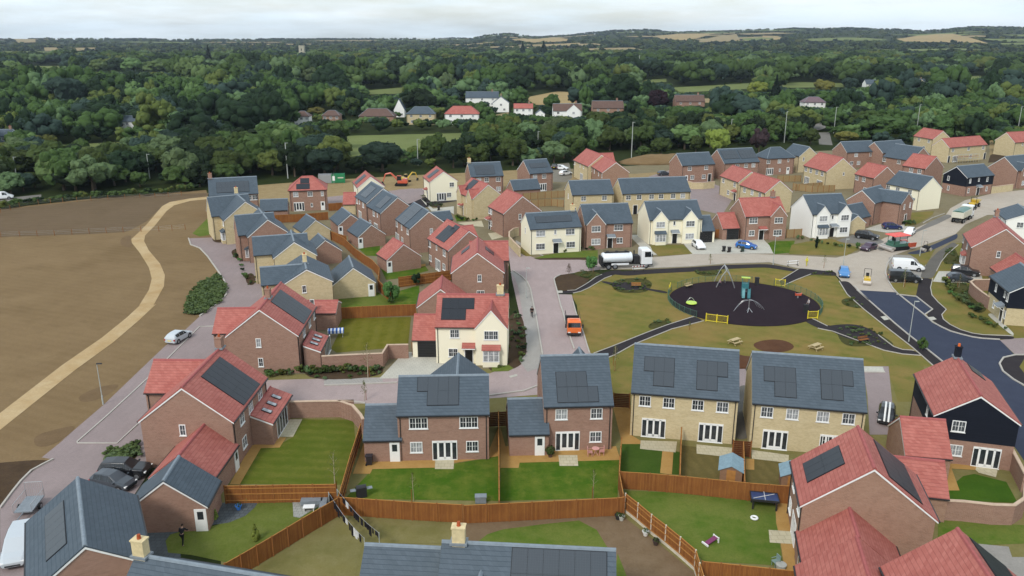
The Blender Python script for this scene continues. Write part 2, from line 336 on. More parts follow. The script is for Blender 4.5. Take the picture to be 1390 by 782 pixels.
# scene data in metres: houses, surfaces, fences, vehicles and planting
HOUSES = [
{'name':'brick_house','label':'red brick house with grey roof and left wing, bin beside its white door','cat':'house','group':'houses of the new estate','bl':[{'kind':'gable','x':-6.84,'y':75.09,'a':2.25,'L':9.05,'W':7.6,'ze':5,'zr':7.59,'op':[('S',-2.41,'u3'),('S',2.48,'u3'),('S',-2.7,'l2'),('S',0.08,'fr'),('S',2.79,'l2'),('E',-0.76,'u1'),('N',-2.72,'u2'),('N',0.45,'bd')],'sol':[('S',-0.53,0.23,4,1),('S',-0.02,0.58,3,1)],'xg':[('N',1.5,6.4,2.4)],'ch':[],'wall':'brick','roof':'slate'},{'kind':'gable','x':-5.96,'y':-0.81,'a':0,'L':3.81,'W':6,'ze':2.4,'zr':4.9,'op':[('S',1.15,'wd')],'sol':[],'xg':[],'ch':[],'low':1,'wall':'brick','roof':'slate'}]},
{'name':'brick_house','label':'red brick house with grey roof, garage wing and pink garden chairs beside its french doors','cat':'house','group':'houses of the new estate','bl':[{'kind':'gable','x':6.41,'y':77.49,'a':3.16,'L':7.03,'W':8.4,'ze':5,'zr':8.83,'op':[('S',-1.71,'u2'),('S',1.81,'u2'),('S',-1.04,'fr'),('S',1.79,'l2'),('N',1.76,'u2'),('N',-1.41,'bd')],'sol':[('S',-0.53,0.49,3,1),('S',-0.02,0.78,4,1)],'xg':[('N',1.52,4.6,1.2,2.6)],'ch':[],'wall':'brick','roof':'slate'},{'kind':'gable','x':-4.98,'y':-1.85,'a':0,'L':4.08,'W':6.2,'ze':2.4,'zr':4.95,'op':[('S',1.06,'wd')],'sol':[],'xg':[],'ch':[],'low':1,'wall':'brick','roof':'slate'}]},
{'name':'buff_house','label':'left buff brick pair of houses with grey roof, nearer the playground path','cat':'house','group':'houses of the new estate','bl':[{'kind':'gable','x':18.41,'y':79.87,'a':-10.87,'L':10.84,'W':8.8,'ze':5,'zr':8.78,'op':[('S',-3.95,'u2'),('S',-1.53,'u2'),('S',1.38,'u2'),('S',3.83,'u2'),('S',-2.94,'fr'),('S',2.85,'fr'),('N',-3.25,'u2'),('N',3.25,'u2'),('N',-1.63,'bd'),('N',1.63,'bd')],'sol':[('S',-3.71,0.41,1,1),('S',-2.18,0.55,2,2),('S',2.19,0.56,2,2),('S',3.72,0.42,1,1)],'xg':[],'ch':[],'dp':2,'wall':'buff','roof':'slate'}]},
{'name':'buff_house','label':'buff brick pair of houses with grey roof, next to the pink driveway','cat':'house','group':'houses of the new estate','bl':[{'kind':'gable','x':30.21,'y':77.26,'a':-11.25,'L':10.88,'W':8.8,'ze':5,'zr':8.86,'op':[('S',-3.91,'u2'),('S',-1.47,'u2'),('S',1.42,'u2'),('S',3.82,'u2'),('S',-2.88,'fr'),('S',2.61,'fr'),('S',1.93,'l1'),('N',-3.27,'u2'),('N',3.27,'u2'),('N',-1.63,'bd'),('N',1.63,'bd')],'sol':[('S',-3.73,0.42,1,1),('S',-2.2,0.56,2,2),('S',2.25,0.54,2,2),('S',3.78,0.4,1,1)],'xg':[],'ch':[],'dp':2,'wall':'buff','roof':'slate'}]},
{'name':'red_roofed_house','label':'brown brick house with wide red roof and two low red roofs at its gable','cat':'house','group':'houses of the new estate','bl':[{'kind':'gable','x':28.18,'y':57.88,'a':-102.58,'L':7.15,'W':10.04,'ze':5,'zr':8.92,'op':[('S',2.15,'u2'),('S',-1.43,'u2'),('S',0.72,'fr'),('S',-2.15,'l2'),('E',0,'none')],'sol':[('S',-0.52,0.58,3,2),('N',-0.15,0.51,6,2)],'xg':[],'ch':[],'wall':'brown','roof':'tile'},{'kind':'gable','x':5.3,'y':-1.36,'a':0,'L':4.38,'W':7.36,'ze':2.4,'zr':5.28,'op':[('S',0.39,'wd')],'sol':[],'xg':[],'ch':[],'low':1,'wall':'brown','roof':'tile'},{'kind':'gable','x':10.34,'y':-1.59,'a':0,'L':5.2,'W':7.98,'ze':2.4,'zr':5.52,'op':[],'sol':[],'xg':[],'ch':[],'low':1,'wall':'brown','roof':'tile'},{'kind':'gable','x':-7.36,'y':4.64,'a':90,'L':7.31,'W':5.52,'ze':2.4,'zr':4.56,'op':[],'sol':[],'xg':[],'ch':[],'low':1,'wall':'brown','roof':'tile'}]},
{'name':'garage','label':'red tiled double garage beside the black weatherboarded gable','cat':'garage','group':'garages standing between the gardens','bl':[{'kind':'gable','x':39.6,'y':70.93,'a':-10.19,'L':4.15,'W':6.44,'ze':2.4,'zr':4.92,'op':[('N',0,'gd')],'sol':[],'xg':[],'ch':[],'low':1,'wall':'brown','roof':'tile'}]},
{'name':'black_clad_house','label':'black weatherboarded house over brick with red roof and chimney, by the new asphalt road','cat':'house','group':'houses of the new estate','bl':[{'kind':'gable','x':45.96,'y':75.4,'a':-105.95,'L':10.49,'W':7.6,'ze':5,'zr':7.55,'op':[('E',-1.45,'u2'),('E',-1.34,'l2'),('E',1.38,'fr'),('S',2.1,'u1'),('N',2.1,'u2'),('N',-2.1,'u2'),('N',0,'bd')],'sol':[('N',-4.56,0.48,2,1)],'xg':[],'ch':[(-4.83,'dark')],'clad':1,'wall':'brick','roof':'tile'}]},
{'name':'red_roofed_house','label':'red roofed brick house with dark clad front and chimney, beside the two parked black cars','cat':'house','group':'houses of the new estate','bl':[{'kind':'gable','x':86.42,'y':140.23,'a':-111.21,'L':10.6,'W':9.66,'ze':5,'zr':8.77,'op':[('E',-0.45,'u1'),('S',0.2,'u2'),('S',-0.35,'bay'),('S',-8.09,'bd'),('S',-13.98,'u2')],'sol':[],'xg':[],'ch':[(-4.77,'brick')],'front':'S','wall':'brick','roof':'tile'}]},
{'name':'black_clad_house','label':'black clad house over buff brick with a white porch canopy, at the right edge','cat':'house','group':'houses of the new estate','bl':[{'kind':'gable','x':76.01,'y':114.16,'a':-102.92,'L':8.6,'W':7.8,'ze':5,'zr':7.38,'op':[('S',-1.12,'u1'),('S',2.64,'us'),('S',6.53,'u1'),('S',-1.02,'l1'),('S',2.52,'bd'),('S',2.42,'po'),('S',5.98,'l1')],'sol':[],'xg':[],'ch':[],'clad':1,'wall':'buff','roof':'slate'},{'kind':'gable','x':-17,'y':4.72,'a':0,'L':6,'W':6.98,'ze':2.4,'zr':5.13,'op':[],'sol':[],'xg':[],'ch':[],'low':1,'wall':'brown','roof':'tile'}]},
{'name':'white_house','label':'white rendered house with grey roof beside the tipper lorry','cat':'house','group':'houses of the new estate','bl':[{'kind':'gable','x':104.22,'y':162.41,'a':-107.41,'L':9.5,'W':8.2,'ze':5,'zr':6.73,'op':[('E',-1.38,'u2'),('E',2.46,'l1'),('S',0,'u2'),('S',1.9,'l2')],'sol':[],'xg':[],'ch':[],'wall':'white','roof':'slate'}]},
{'name':'red_roofed_house','label':'large brick house with a big black solar array and three skylights on its sunroom','cat':'house','group':'houses of the new estate','bl':[{'kind':'gable','x':-30.98,'y':75.21,'a':89.06,'L':10.58,'W':9.22,'ze':5,'zr':8.6,'op':[('W',0.43,'u1'),('S',-2.66,'u2'),('S',-0.01,'u2'),('S',3.02,'u2'),('S',-2.63,'l2'),('N',-3.17,'l1'),('N',-4.23,'bd'),('W',0,'none')],'sol':[('S',0.63,0.54,5,3)],'xg':[],'ch':[(4.97,'brick')],'wall':'brick','roof':'tile'},{'kind':'gable','x':4.25,'y':3.38,'a':-90,'L':7.17,'W':6.28,'ze':5,'zr':7.45,'op':[('S',0,'l2'),('W',0,'u2')],'sol':[],'xg':[],'ch':[],'wall':'brick','roof':'tile'},{'kind':'gable','x':-8.06,'y':-1.69,'a':0,'L':6.38,'W':5.98,'ze':2.4,'zr':4.74,'op':[('S',2.52,'wd'),('N',0,'gd')],'sol':[],'xg':[],'ch':[],'low':1,'wall':'brick','roof':'tile'},{'kind':'lean','x':2.94,'y':-4.39,'a':0,'L':6.98,'W':4.68,'ze':2.5,'zr':3.45,'op':[('S',-0.24,'bifold')],'sol':[],'xg':[],'ch':[],'low':1,'sky':3,'wall':'brick','roof':'tile'}]},
{'name':'garage','label':'grey roofed brick garage with a white half glazed door, beside the man on the lawn','cat':'garage','group':'garages standing between the gardens','bl':[{'kind':'gable','x':-28.99,'y':61.3,'a':94.35,'L':4.21,'W':6.68,'ze':2.4,'zr':5.01,'op':[('W',-2.63,'wd'),('N',0,'gd')],'sol':[],'xg':[],'ch':[],'low':1,'wall':'brick','roof':'slate'}]},
{'name':'red_roofed_house','label':'brick house with black solar array and red rear wing, above a garden wall','cat':'house','group':'houses of the new estate','bl':[{'kind':'gable','x':-30.87,'y':98.73,'a':92.06,'L':11.31,'W':8.98,'ze':5,'zr':8.51,'op':[('W',0.49,'u1'),('W',0.43,'l1'),('S',-1.87,'u2'),('S',1.67,'u2'),('S',4.77,'u2'),('S',2.26,'l2'),('N',-2.26,'l2')],'sol':[('S',0.67,0.6,5,3)],'xg':[],'ch':[(-1.13,'brick')],'wall':'brick','roof':'tile'},{'kind':'gable','x':-1.63,'y':2.97,'a':-90,'L':6.76,'W':6.04,'ze':5,'zr':7.36,'op':[('S',0,'l2')],'sol':[],'xg':[],'ch':[],'wall':'brick','roof':'tile'},{'kind':'gable','x':12.27,'y':-3.01,'a':-89.96,'L':6.5,'W':5.2,'ze':2.6,'zr':3.73,'op':[('S',0,'u1')],'sol':[],'xg':[],'ch':[],'low':1,'wall':'brick','roof':'tile'},{'kind':'lean','x':-1.9,'y':-4.64,'a':0,'L':5.4,'W':4.38,'ze':2.5,'zr':3.38,'op':[('S',2.3,'bifold')],'sol':[],'xg':[],'ch':[],'low':1,'sky':3,'wall':'brick','roof':'tile'}]},
{'name':'grey_roofed_house','label':'brick house with dark grey roof and six solar panels, beside the silver van','cat':'house','group':'houses of the new estate','bl':[{'kind':'gable','x':-30.88,'y':50.75,'a':119.59,'L':10.08,'W':7.7,'ze':5,'zr':7.72,'op':[('S',3.02,'u2'),('W',0,'none')],'sol':[('N',0.17,0.46,6,1)],'xg':[],'ch':[],'wall':'brick','roof':'slate'}]},
{'name':'grey_roofed_house','label':'house with grey roof and cream chimney at the bottom left corner','cat':'house','group':'houses of the new estate','bl':[{'kind':'gable','x':-18.91,'y':43.59,'a':-13.54,'L':11,'W':8,'ze':5,'zr':8.13,'op':[('N',-2.2,'u2'),('N',2.2,'u2'),('N',0,'fr'),('S',-2.75,'u2'),('S',2.75,'u2'),('S',-2.75,'l2'),('S',1.1,'bd')],'sol':[],'xg':[],'ch':[(-5.17,'cream')],'wall':'cream','roof':'slate'}]},
{'name':'grey_roofed_house','label':'house with grey roof, cream chimney and six solar panels in the bottom centre','cat':'house','group':'houses of the new estate','bl':[{'kind':'gable','x':1.07,'y':45.85,'a':-4.64,'L':11.47,'W':8,'ze':5,'zr':8.13,'op':[('N',-3.44,'u2'),('N',3.44,'u2'),('N',0,'fr'),('N',3.44,'l2'),('S',4.01,'u2'),('S',4.01,'l2'),('S',1.15,'bd')],'sol':[('S',2.05,0.33,6,2)],'xg':[('S',-2.97,3.4,0.5,2)],'ch':[(-4.59,'cream')],'wall':'cream','roof':'slate'},{'kind':'gable','x':-8.58,'y':0.83,'a':0,'L':5.24,'W':6.5,'ze':4.5,'zr':7.04,'op':[],'sol':[],'xg':[],'ch':[],'wall':'cream','roof':'slate'}]},
{'name':'cream_house','label':'cream rendered house with red roof, front gable, bay window and black garage door','cat':'house','group':'houses of the new estate','bl':[{'kind':'gable','x':-5.05,'y':100.18,'a':-1.1,'L':9.29,'W':8.1,'ze':5,'zr':8.16,'op':[('S',-2.15,'u2'),('S',-2.39,'l2'),('S',-0.38,'bd'),('S',-0.37,'po')],'sol':[('S',-1.84,0.3,4,1),('S',-2.35,0.62,3,1)],'xg':[('S',2.58,4.3,0.6,None,'u3','bayl')],'ch':[(3.53,'cream')],'wall':'cream','roof':'tile'},{'kind':'gable','x':-6.23,'y':1.25,'a':0,'L':3.43,'W':6.44,'ze':2.4,'zr':4.92,'op':[('S',0.32,'gd')],'sol':[],'xg':[],'ch':[],'low':1,'wall':'cream','roof':'tile'}]},
{'name':'garage','label':'red roofed brick garage behind the cream house with the bay window','cat':'garage','group':'garages standing between the gardens','bl':[{'kind':'gable','x':-10.52,'y':115.49,'a':-87.33,'L':6.74,'W':7.14,'ze':2.4,'zr':5.19,'op':[],'sol':[],'xg':[],'ch':[],'low':1,'wall':'brick','roof':'tile'}]},
{'name':'red_roofed_house','label':'red roofed brick house with a side wing at the bend of the paved road','cat':'house','group':'houses of the new estate','bl':[{'kind':'gable','x':-5.52,'y':125.88,'a':-87.86,'L':9.81,'W':8.44,'ze':5,'zr':8.3,'op':[('E',0.28,'u1'),('E',0.41,'l2'),('N',1.96,'u2'),('N',1.96,'l2'),('S',1.96,'u2'),('S',-1.96,'l2')],'sol':[('N',-1.5,0.46,2,1),('S',-2.42,0.47,2,1)],'xg':[],'ch':[],'wall':'brick','roof':'tile'},{'kind':'gable','x':-5.25,'y':1.85,'a':90,'L':6.53,'W':6.5,'ze':5,'zr':7.54,'op':[('E',0,'u2'),('E',1.3,'bd')],'sol':[],'xg':[],'ch':[],'wall':'brick','roof':'tile'}]},
{'name':'red_roofed_house','label':'red roofed brick house with a stepped grey solar array, behind the bend house','cat':'house','group':'houses of the new estate','bl':[{'kind':'gable','x':-9.62,'y':140.79,'a':-63.51,'L':10.05,'W':8.1,'ze':5,'zr':8.16,'op':[('S',-4.21,'u2'),('S',-0.76,'us'),('S',2.88,'u2'),('S',-4.01,'l2'),('S',-0.36,'fr'),('S',2.56,'l2'),('E',0,'none')],'sol':[('S',-0.51,0.5,4,2),('S',0.44,0.21,2,1)],'xg':[],'ch':[],'wall':'brick','roof':'tile'},{'kind':'gable','x':-14.1,'y':6.95,'a':90,'L':4.39,'W':5,'ze':2.4,'zr':4.35,'op':[],'sol':[],'xg':[],'ch':[],'low':1,'wall':'brick','roof':'tile'}]},
{'name':'garage','label':'small red roofed brick garage with white door beside bright green lawn','cat':'garage','group':'garages standing between the gardens','bl':[{'kind':'gable','x':-20.47,'y':141.73,'a':-60.48,'L':5.2,'W':6.72,'ze':2.4,'zr':5.03,'op':[('E',-2.99,'wd')],'sol':[],'xg':[],'ch':[],'low':1,'wall':'brick','roof':'tile'}]},
{'name':'brick_house','label':'tall brick house with grey roof and large solar array beside the red roofed garage','cat':'house','group':'houses of the new estate','bl':[{'kind':'gable','x':-17.88,'y':157.08,'a':-65.8,'L':9.6,'W':8.08,'ze':5,'zr':8.16,'op':[('S',-5.48,'u2'),('S',-1.01,'u1'),('S',2.96,'u2'),('S',-5.68,'fr'),('S',-0.91,'l2'),('E',0.39,'u1')],'sol':[('S',-1.19,0.62,5,3)],'xg':[],'ch':[],'wall':'brick','roof':'slate'},{'kind':'gable','x':-12.84,'y':8.17,'a':90,'L':4.87,'W':4.08,'ze':2.4,'zr':3.99,'op':[('S',0,'gd')],'sol':[],'xg':[],'ch':[],'low':1,'wall':'brick','roof':'slate'}]},
{'name':'brick_house','label':'brick house with grey roof, front one of two narrow gables behind the small garages','cat':'house','group':'houses of the new estate','bl':[{'kind':'gable','x':-26.01,'y':171.19,'a':-62.05,'L':9.2,'W':8,'ze':5,'zr':8.13,'op':[('S',-0.15,'u2'),('S',2.22,'us'),('S',0.92,'fr'),('S',-2.76,'l2')],'sol':[('S',1.17,0.49,3,2)],'xg':[],'ch':[],'wall':'brick','roof':'slate'}]},
{'name':'brick_house','label':'brick house with grey roof near the red excavator, rear one of two narrow gables','cat':'house','group':'houses of the new estate','bl':[{'kind':'gable','x':-30.47,'y':181.68,'a':-64.11,'L':9.24,'W':8.12,'ze':5,'zr':8.17,'op':[('S',-3.53,'u2'),('S',-1.45,'us'),('S',1.53,'u2'),('S',-1.49,'fr')],'sol':[('S',-0.38,0.49,4,2)],'xg':[],'ch':[],'wall':'brick','roof':'slate'}]},
{'name':'garage','label':'small buff brick garage below the hipped red roofed house','cat':'garage','group':'garages standing between the gardens','bl':[{'kind':'gable','x':-41.33,'y':163.31,'a':-59.02,'L':6.34,'W':6,'ze':2.4,'zr':4.74,'op':[],'sol':[],'xg':[],'ch':[],'low':1,'wall':'buff','roof':'slate'}]},
{'name':'garage','label':'brick garage with grey roof and white door, rearmost of the garage row','cat':'garage','group':'garages standing between the gardens','bl':[{'kind':'gable','x':-35.39,'y':170.18,'a':-65.3,'L':7.82,'W':5.72,'ze':2.4,'zr':4.63,'op':[('E',-2.75,'wd')],'sol':[],'xg':[],'ch':[],'low':1,'wall':'brick','roof':'slate'}]},
{'name':'garage','label':'brick garage with grey roof and white door, above the bright green lawn strip','cat':'garage','group':'garages standing between the gardens','bl':[{'kind':'gable','x':-29.4,'y':159.55,'a':-61.11,'L':6.78,'W':5.86,'ze':2.4,'zr':4.69,'op':[('E',-2.42,'wd')],'sol':[],'xg':[],'ch':[],'low':1,'wall':'brick','roof':'slate'}]},
{'name':'garage','label':'brick garage tucked against the buff gable, with no door in view','cat':'garage','group':'garages standing between the gardens','bl':[{'kind':'gable','x':-35.26,'y':146.17,'a':-63.95,'L':5.62,'W':6,'ze':2.4,'zr':4.74,'op':[],'sol':[],'xg':[],'ch':[],'low':1,'wall':'brick','roof':'slate'}]},
{'name':'garage','label':'buff brick garage with grey roof and white door at the edge of a lawn','cat':'garage','group':'garages standing between the gardens','bl':[{'kind':'gable','x':-26.21,'y':127.27,'a':-73.94,'L':7.48,'W':6.96,'ze':2.4,'zr':5.12,'op':[('E',2.66,'wd')],'sol':[],'xg':[],'ch':[],'low':1,'wall':'buff','roof':'slate'}]},
{'name':'grey_roofed_house','label':'wide grey roofed house with chimney and long solar array, where the sandy path ends','cat':'house','group':'houses of the new estate','bl':[{'kind':'gable','x':-65.88,'y':190.12,'a':18.17,'L':10.97,'W':8.68,'ze':5,'zr':8.39,'op':[('S',4.61,'u2'),('S',3.29,'u2'),('S',-3.29,'u1'),('S',4.39,'l2')],'sol':[('S',-0.09,0.56,7,2)],'xg':[],'ch':[(-4.94,'brick')],'wall':'brick','roof':'slate'}]},
{'name':'buff_house','label':'buff brick house with grey cross gable roof, farthest along the left street','cat':'house','group':'houses of the new estate','bl':[{'kind':'gable','x':-55.97,'y':164.99,'a':-61.73,'L':10.33,'W':9.08,'ze':5,'zr':8.55,'op':[('E',0,'none'),('S',3.1,'u2'),('S',3.1,'bay')],'sol':[],'xg':[],'ch':[(-4.34,'cream')],'wall':'buff','roof':'slate'},{'kind':'gable','x':-3.29,'y':-1.92,'a':90,'L':8.33,'W':7,'ze':5,'zr':8.44,'op':[('S',0,'u2'),('S',1.07,'bd'),('S',1.07,'po')],'sol':[],'xg':[],'ch':[],'wall':'buff','roof':'slate'}]},
{'name':'brick_house','label':'red brick house with grey cross gable roof on the left street','cat':'house','group':'houses of the new estate','bl':[{'kind':'gable','x':-47.18,'y':150.88,'a':-65.1,'L':10.76,'W':7.78,'ze':5,'zr':8.04,'op':[('S',2.69,'bay'),('S',0,'bd')],'sol':[],'xg':[],'ch':[],'wall':'brick','roof':'slate'},{'kind':'gable','x':0.24,'y':-1.69,'a':90,'L':7.21,'W':6.6,'ze':5,'zr':8.19,'op':[('S',-0.84,'u2')],'sol':[],'xg':[],'ch':[],'wall':'brick','roof':'slate'}]},
{'name':'buff_house','label':'buff brick house with grey cross gable roof between the brick one and the chimneyed one','cat':'house','group':'houses of the new estate','bl':[{'kind':'gable','x':-37.52,'y':134.91,'a':-72.05,'L':8.84,'W':7.2,'ze':5,'zr':7.59,'op':[('S',2.65,'u2')],'sol':[],'xg':[],'ch':[],'wall':'buff','roof':'slate'},{'kind':'gable','x':-1.19,'y':-2.05,'a':90,'L':9.22,'W':6,'ze':5,'zr':7.59,'op':[],'sol':[],'xg':[],'ch':[],'wall':'buff','roof':'slate'}]},
{'name':'buff_house','label':'buff brick house with grey roof and cream chimney, nearest on the left street','cat':'house','group':'houses of the new estate','bl':[{'kind':'gable','x':-31.78,'y':119.8,'a':-72.75,'L':9.14,'W':7.6,'ze':5,'zr':7.21,'op':[('E',-0.56,'u1'),('S',1.83,'u2')],'sol':[],'xg':[],'ch':[(0.46,'cream')],'wall':'buff','roof':'slate'},{'kind':'gable','x':0.9,'y':-3.04,'a':90,'L':7.24,'W':6,'ze':5,'zr':7.04,'op':[],'sol':[],'xg':[],'ch':[],'wall':'buff','roof':'slate'}]},
{'name':'red_roofed_house','label':'red brick house with hipped red roof and white french doors, in front of the woodland','cat':'house','group':'houses of the new estate','bl':[{'kind':'gable','x':-49.55,'y':195.36,'a':11.12,'L':9.2,'W':7.4,'ze':5,'zr':7.83,'op':[('S',-2.82,'u2'),('S',0.53,'u2'),('S',3.37,'u1'),('S',-2.24,'fr'),('S',0.75,'ls'),('S',3.33,'wd')],'sol':[('S',-1.03,0.73,3,1),('S',-0.61,0.34,2,1)],'xg':[],'ch':[],'hip':1,'wall':'brick','roof':'tile'},{'kind':'gable','x':-7.21,'y':-10.91,'a':0,'L':6.18,'W':5.52,'ze':2.4,'zr':4.56,'op':[],'sol':[],'xg':[],'ch':[],'low':1,'wall':'brick','roof':'slate'}]},
{'name':'cream_house','label':'cream rendered house with red roof half hidden behind brick gables, left of the red excavator','cat':'house','group':'houses of the new estate','bl':[{'kind':'gable','x':-35.75,'y':200.38,'a':-72.13,'L':9,'W':6.8,'ze':5,'zr':7.66,'op':[('S',0,'u1')],'sol':[('S',-0.4,0.55,3,2)],'xg':[],'ch':[],'wall':'cream','roof':'tile'}]},
{'name':'garage','label':'small red roofed garage at the end of the brown fence','cat':'garage','group':'garages standing between the gardens','bl':[{'kind':'gable','x':-38.54,'y':190.55,'a':5.08,'L':3,'W':6,'ze':2.4,'zr':4.74,'op':[],'sol':[],'xg':[],'ch':[],'low':1,'wall':'buff','roof':'tile'}]},
{'name':'cream_house','label':'cream rendered house with red roof and square solar panel by the bare earth road','cat':'house','group':'houses of the new estate','bl':[{'kind':'gable','x':-18.59,'y':208.39,'a':-73.3,'L':9.01,'W':7.4,'ze':5,'zr':7.61,'op':[('E',2.07,'u2'),('E',-0.67,'fr'),('E',1.3,'l2'),('S',0.65,'bd'),('S',-0.14,'po')],'sol':[('S',-0.09,0.48,3,2)],'xg':[],'ch':[],'wall':'cream','roof':'tile'}]},
{'name':'brick_house','label':'red brick house with grey roof and cream chimney, before the thick tree belt','cat':'house','group':'houses of the new estate','bl':[{'kind':'gable','x':-7.46,'y':215.92,'a':14.02,'L':8.93,'W':8.02,'ze':5,'zr':8.13,'op':[('S',-2.26,'u2'),('S',-0.15,'u2'),('S',2.99,'u2'),('S',3.03,'l2')],'sol':[('S',-0.29,0.55,5,2)],'xg':[],'ch':[(-4.02,'cream')],'wall':'brick','roof':'slate'}]},
{'name':'brick_house','label':'narrow brick house with grey roof and french doors, left of the parked white car','cat':'house','group':'houses of the new estate','bl':[{'kind':'gable','x':6.27,'y':221.05,'a':24.89,'L':7.18,'W':8.12,'ze':5,'zr':8.17,'op':[('S',-1.88,'u2'),('S',0.85,'u2'),('S',0.41,'fr'),('S',-1.44,'l2')],'sol':[('S',0.1,0.45,5,1)],'xg':[],'ch':[],'wall':'brick','roof':'slate'}]},
{'name':'garage','label':'long grey roofed brick garage in front of the narrow brick house','cat':'garage','group':'garages standing between the gardens','bl':[{'kind':'gable','x':3.02,'y':209.6,'a':19.22,'L':7.53,'W':5.7,'ze':2.4,'zr':4.63,'op':[],'sol':[],'xg':[],'ch':[],'low':1,'wall':'brick','roof':'slate'}]},
{'name':'buff_house','label':'buff brick house with red cross gable roof and grey solar panels','cat':'house','group':'houses of the new estate','bl':[{'kind':'gable','x':-7.5,'y':187.14,'a':-64.2,'L':9.74,'W':7.88,'ze':5,'zr':8.08,'op':[('S',-4.71,'u2'),('S',1.29,'u2'),('S',-4.78,'l2'),('S',1.37,'l2'),('S',-1.66,'bd'),('S',-1.9,'po')],'sol':[('S',-1.68,0.14,3,2)],'xg':[('S',3.12,3.2,0.4),('S',-2.92,3,0.4)],'ch':[],'wall':'buff','roof':'tile'}]},
{'name':'red_roofed_house','label':'red roofed brick house with a plain gable, behind the cream house with the solar strip','cat':'house','group':'houses of the new estate','bl':[{'kind':'gable','x':0.54,'y':170.37,'a':-66.58,'L':8.49,'W':8.9,'ze':5,'zr':8.48,'op':[('E',-0.57,'u1'),('S',-6.04,'u2'),('S',-2.85,'u2'),('S',-3.01,'l2'),('S',-6.09,'bd'),('S',-6.19,'po')],'sol':[('N',-14.4,0.79,2,1)],'xg':[],'ch':[],'wall':'brick','roof':'tile'}]},
{'name':'cream_house','label':'cream rendered house with grey roof and a long strip of solar panels','cat':'house','group':'houses of the new estate','bl':[{'kind':'gable','x':7.59,'y':155.11,'a':14.3,'L':10.42,'W':7.2,'ze':5,'zr':7.49,'op':[('S',-3.04,'u3'),('S',-0.12,'us'),('S',2.89,'u3'),('S',-3.06,'l3'),('S',3.03,'l3'),('S',0.04,'bd'),('S',0.17,'po'),('W',0,'u1')],'sol':[('S',0.04,0.45,7,1)],'xg':[],'ch':[(4.38,'cream')],'wall':'cream','roof':'slate'}]},
{'name':'brick_house','label':'red brick house with grey roof and one front gable, behind the tanker lorry','cat':'house','group':'houses of the new estate','bl':[{'kind':'gable','x':18.44,'y':159.6,'a':8.6,'L':9.8,'W':8.22,'ze':5,'zr':8.21,'op':[('S',1.98,'u3'),('S',2.32,'l2'),('S',0.33,'bd'),('S',0.45,'po')],'sol':[],'xg':[('S',-2.65,4,0.5,None,'u3','l3')],'ch':[],'wall':'brick','roof':'slate'}]},
{'name':'buff_house','label':'buff brick house with plain grey roof, behind the cream house with the solar strip','cat':'house','group':'houses of the new estate','bl':[{'kind':'gable','x':18.23,'y':190.16,'a':9.56,'L':10.12,'W':7.8,'ze':5,'zr':7.77,'op':[('S',-2.24,'u2'),('S',2.78,'u2'),('S',-5.45,'l2'),('W',0,'u1')],'sol':[],'xg':[],'ch':[],'wall':'buff','roof':'slate'}]},
{'name':'buff_house','label':'long buff brick terrace with grey roof and six upper windows','cat':'house','group':'houses of the new estate','bl':[{'kind':'gable','x':33.36,'y':192.25,'a':10.16,'L':16.98,'W':7.72,'ze':5,'zr':8.02,'op':[('S',-6.87,'u2'),('S',-4.25,'u2'),('S',-1.2,'u2'),('S',1.15,'u2'),('S',4.12,'u2'),('S',6.53,'u2'),('S',-7.64,'l2'),('S',-5.09,'bd'),('S',0,'bd'),('S',3.4,'l2')],'sol':[],'xg':[],'ch':[],'wall':'buff','roof':'slate'}]},
{'name':'cream_house','label':'cream rendered house with grey roof and two pointed front gables, beside the small white car','cat':'house','group':'houses of the new estate','bl':[{'kind':'gable','x':32.39,'y':163.31,'a':8.68,'L':11.23,'W':7.98,'ze':5,'zr':8.12,'op':[('S',-0.31,'us'),('S',-0.1,'bd'),('S',-0.16,'po')],'sol':[],'xg':[('S',-3.34,3.4,0.5,None,'u3','bayl'),('S',2.89,3.4,0.5,None,'u3','l3')],'ch':[],'wall':'cream','roof':'slate'},{'kind':'gable','x':6.93,'y':-0.82,'a':0,'L':2.87,'W':6.64,'ze':2.4,'zr':4.99,'op':[('S',-0.39,'gd')],'sol':[],'xg':[],'ch':[],'low':1,'wall':'cream','roof':'slate'}]},
{'name':'red_roofed_house','label':'red roofed brick house with one front gable, behind the blue car','cat':'house','group':'houses of the new estate','bl':[{'kind':'gable','x':51.38,'y':166.51,'a':8.99,'L':9.01,'W':8.02,'ze':5,'zr':8.13,'op':[('S',-2.65,'u3'),('S',-2.79,'l2'),('S',-0.69,'bd'),('S',-0.55,'po')],'sol':[],'xg':[('S',2.74,3.8,0.5,None,'u3','l3')],'ch':[(2.97,'brick')],'wall':'brick','roof':'tile'},{'kind':'gable','x':-6.84,'y':0.51,'a':0,'L':3.77,'W':6.76,'ze':2.4,'zr':5.04,'op':[('S',0.43,'gd')],'sol':[],'xg':[],'ch':[],'low':1,'wall':'brick','roof':'tile'}]},
{'name':'buff_house','label':'buff brick house with red roof, nearer one of a joined red roofed pair','cat':'house','group':'houses of the new estate','bl':[{'kind':'gable','x':61.43,'y':194.71,'a':-75.22,'L':11.68,'W':7.48,'ze':5,'zr':7.92,'op':[('S',3.5,'u2'),('S',0,'u2'),('S',-3.5,'u2'),('S',4.09,'bd'),('S',4.09,'po'),('S',0,'l2')],'sol':[],'xg':[],'ch':[],'wall':'buff','roof':'tile'}]},
{'name':'buff_house','label':'buff brick house with red roof, farther one of a joined red roofed pair','cat':'house','group':'houses of the new estate','bl':[{'kind':'gable','x':59.25,'y':208.62,'a':-77.9,'L':10.5,'W':6.96,'ze':5,'zr':7.72,'op':[('S',3.15,'u2'),('S',-3.15,'u2'),('S',3.67,'bd'),('S',3.67,'po'),('S',0,'l2')],'sol':[],'xg':[],'ch':[],'wall':'buff','roof':'tile'}]},
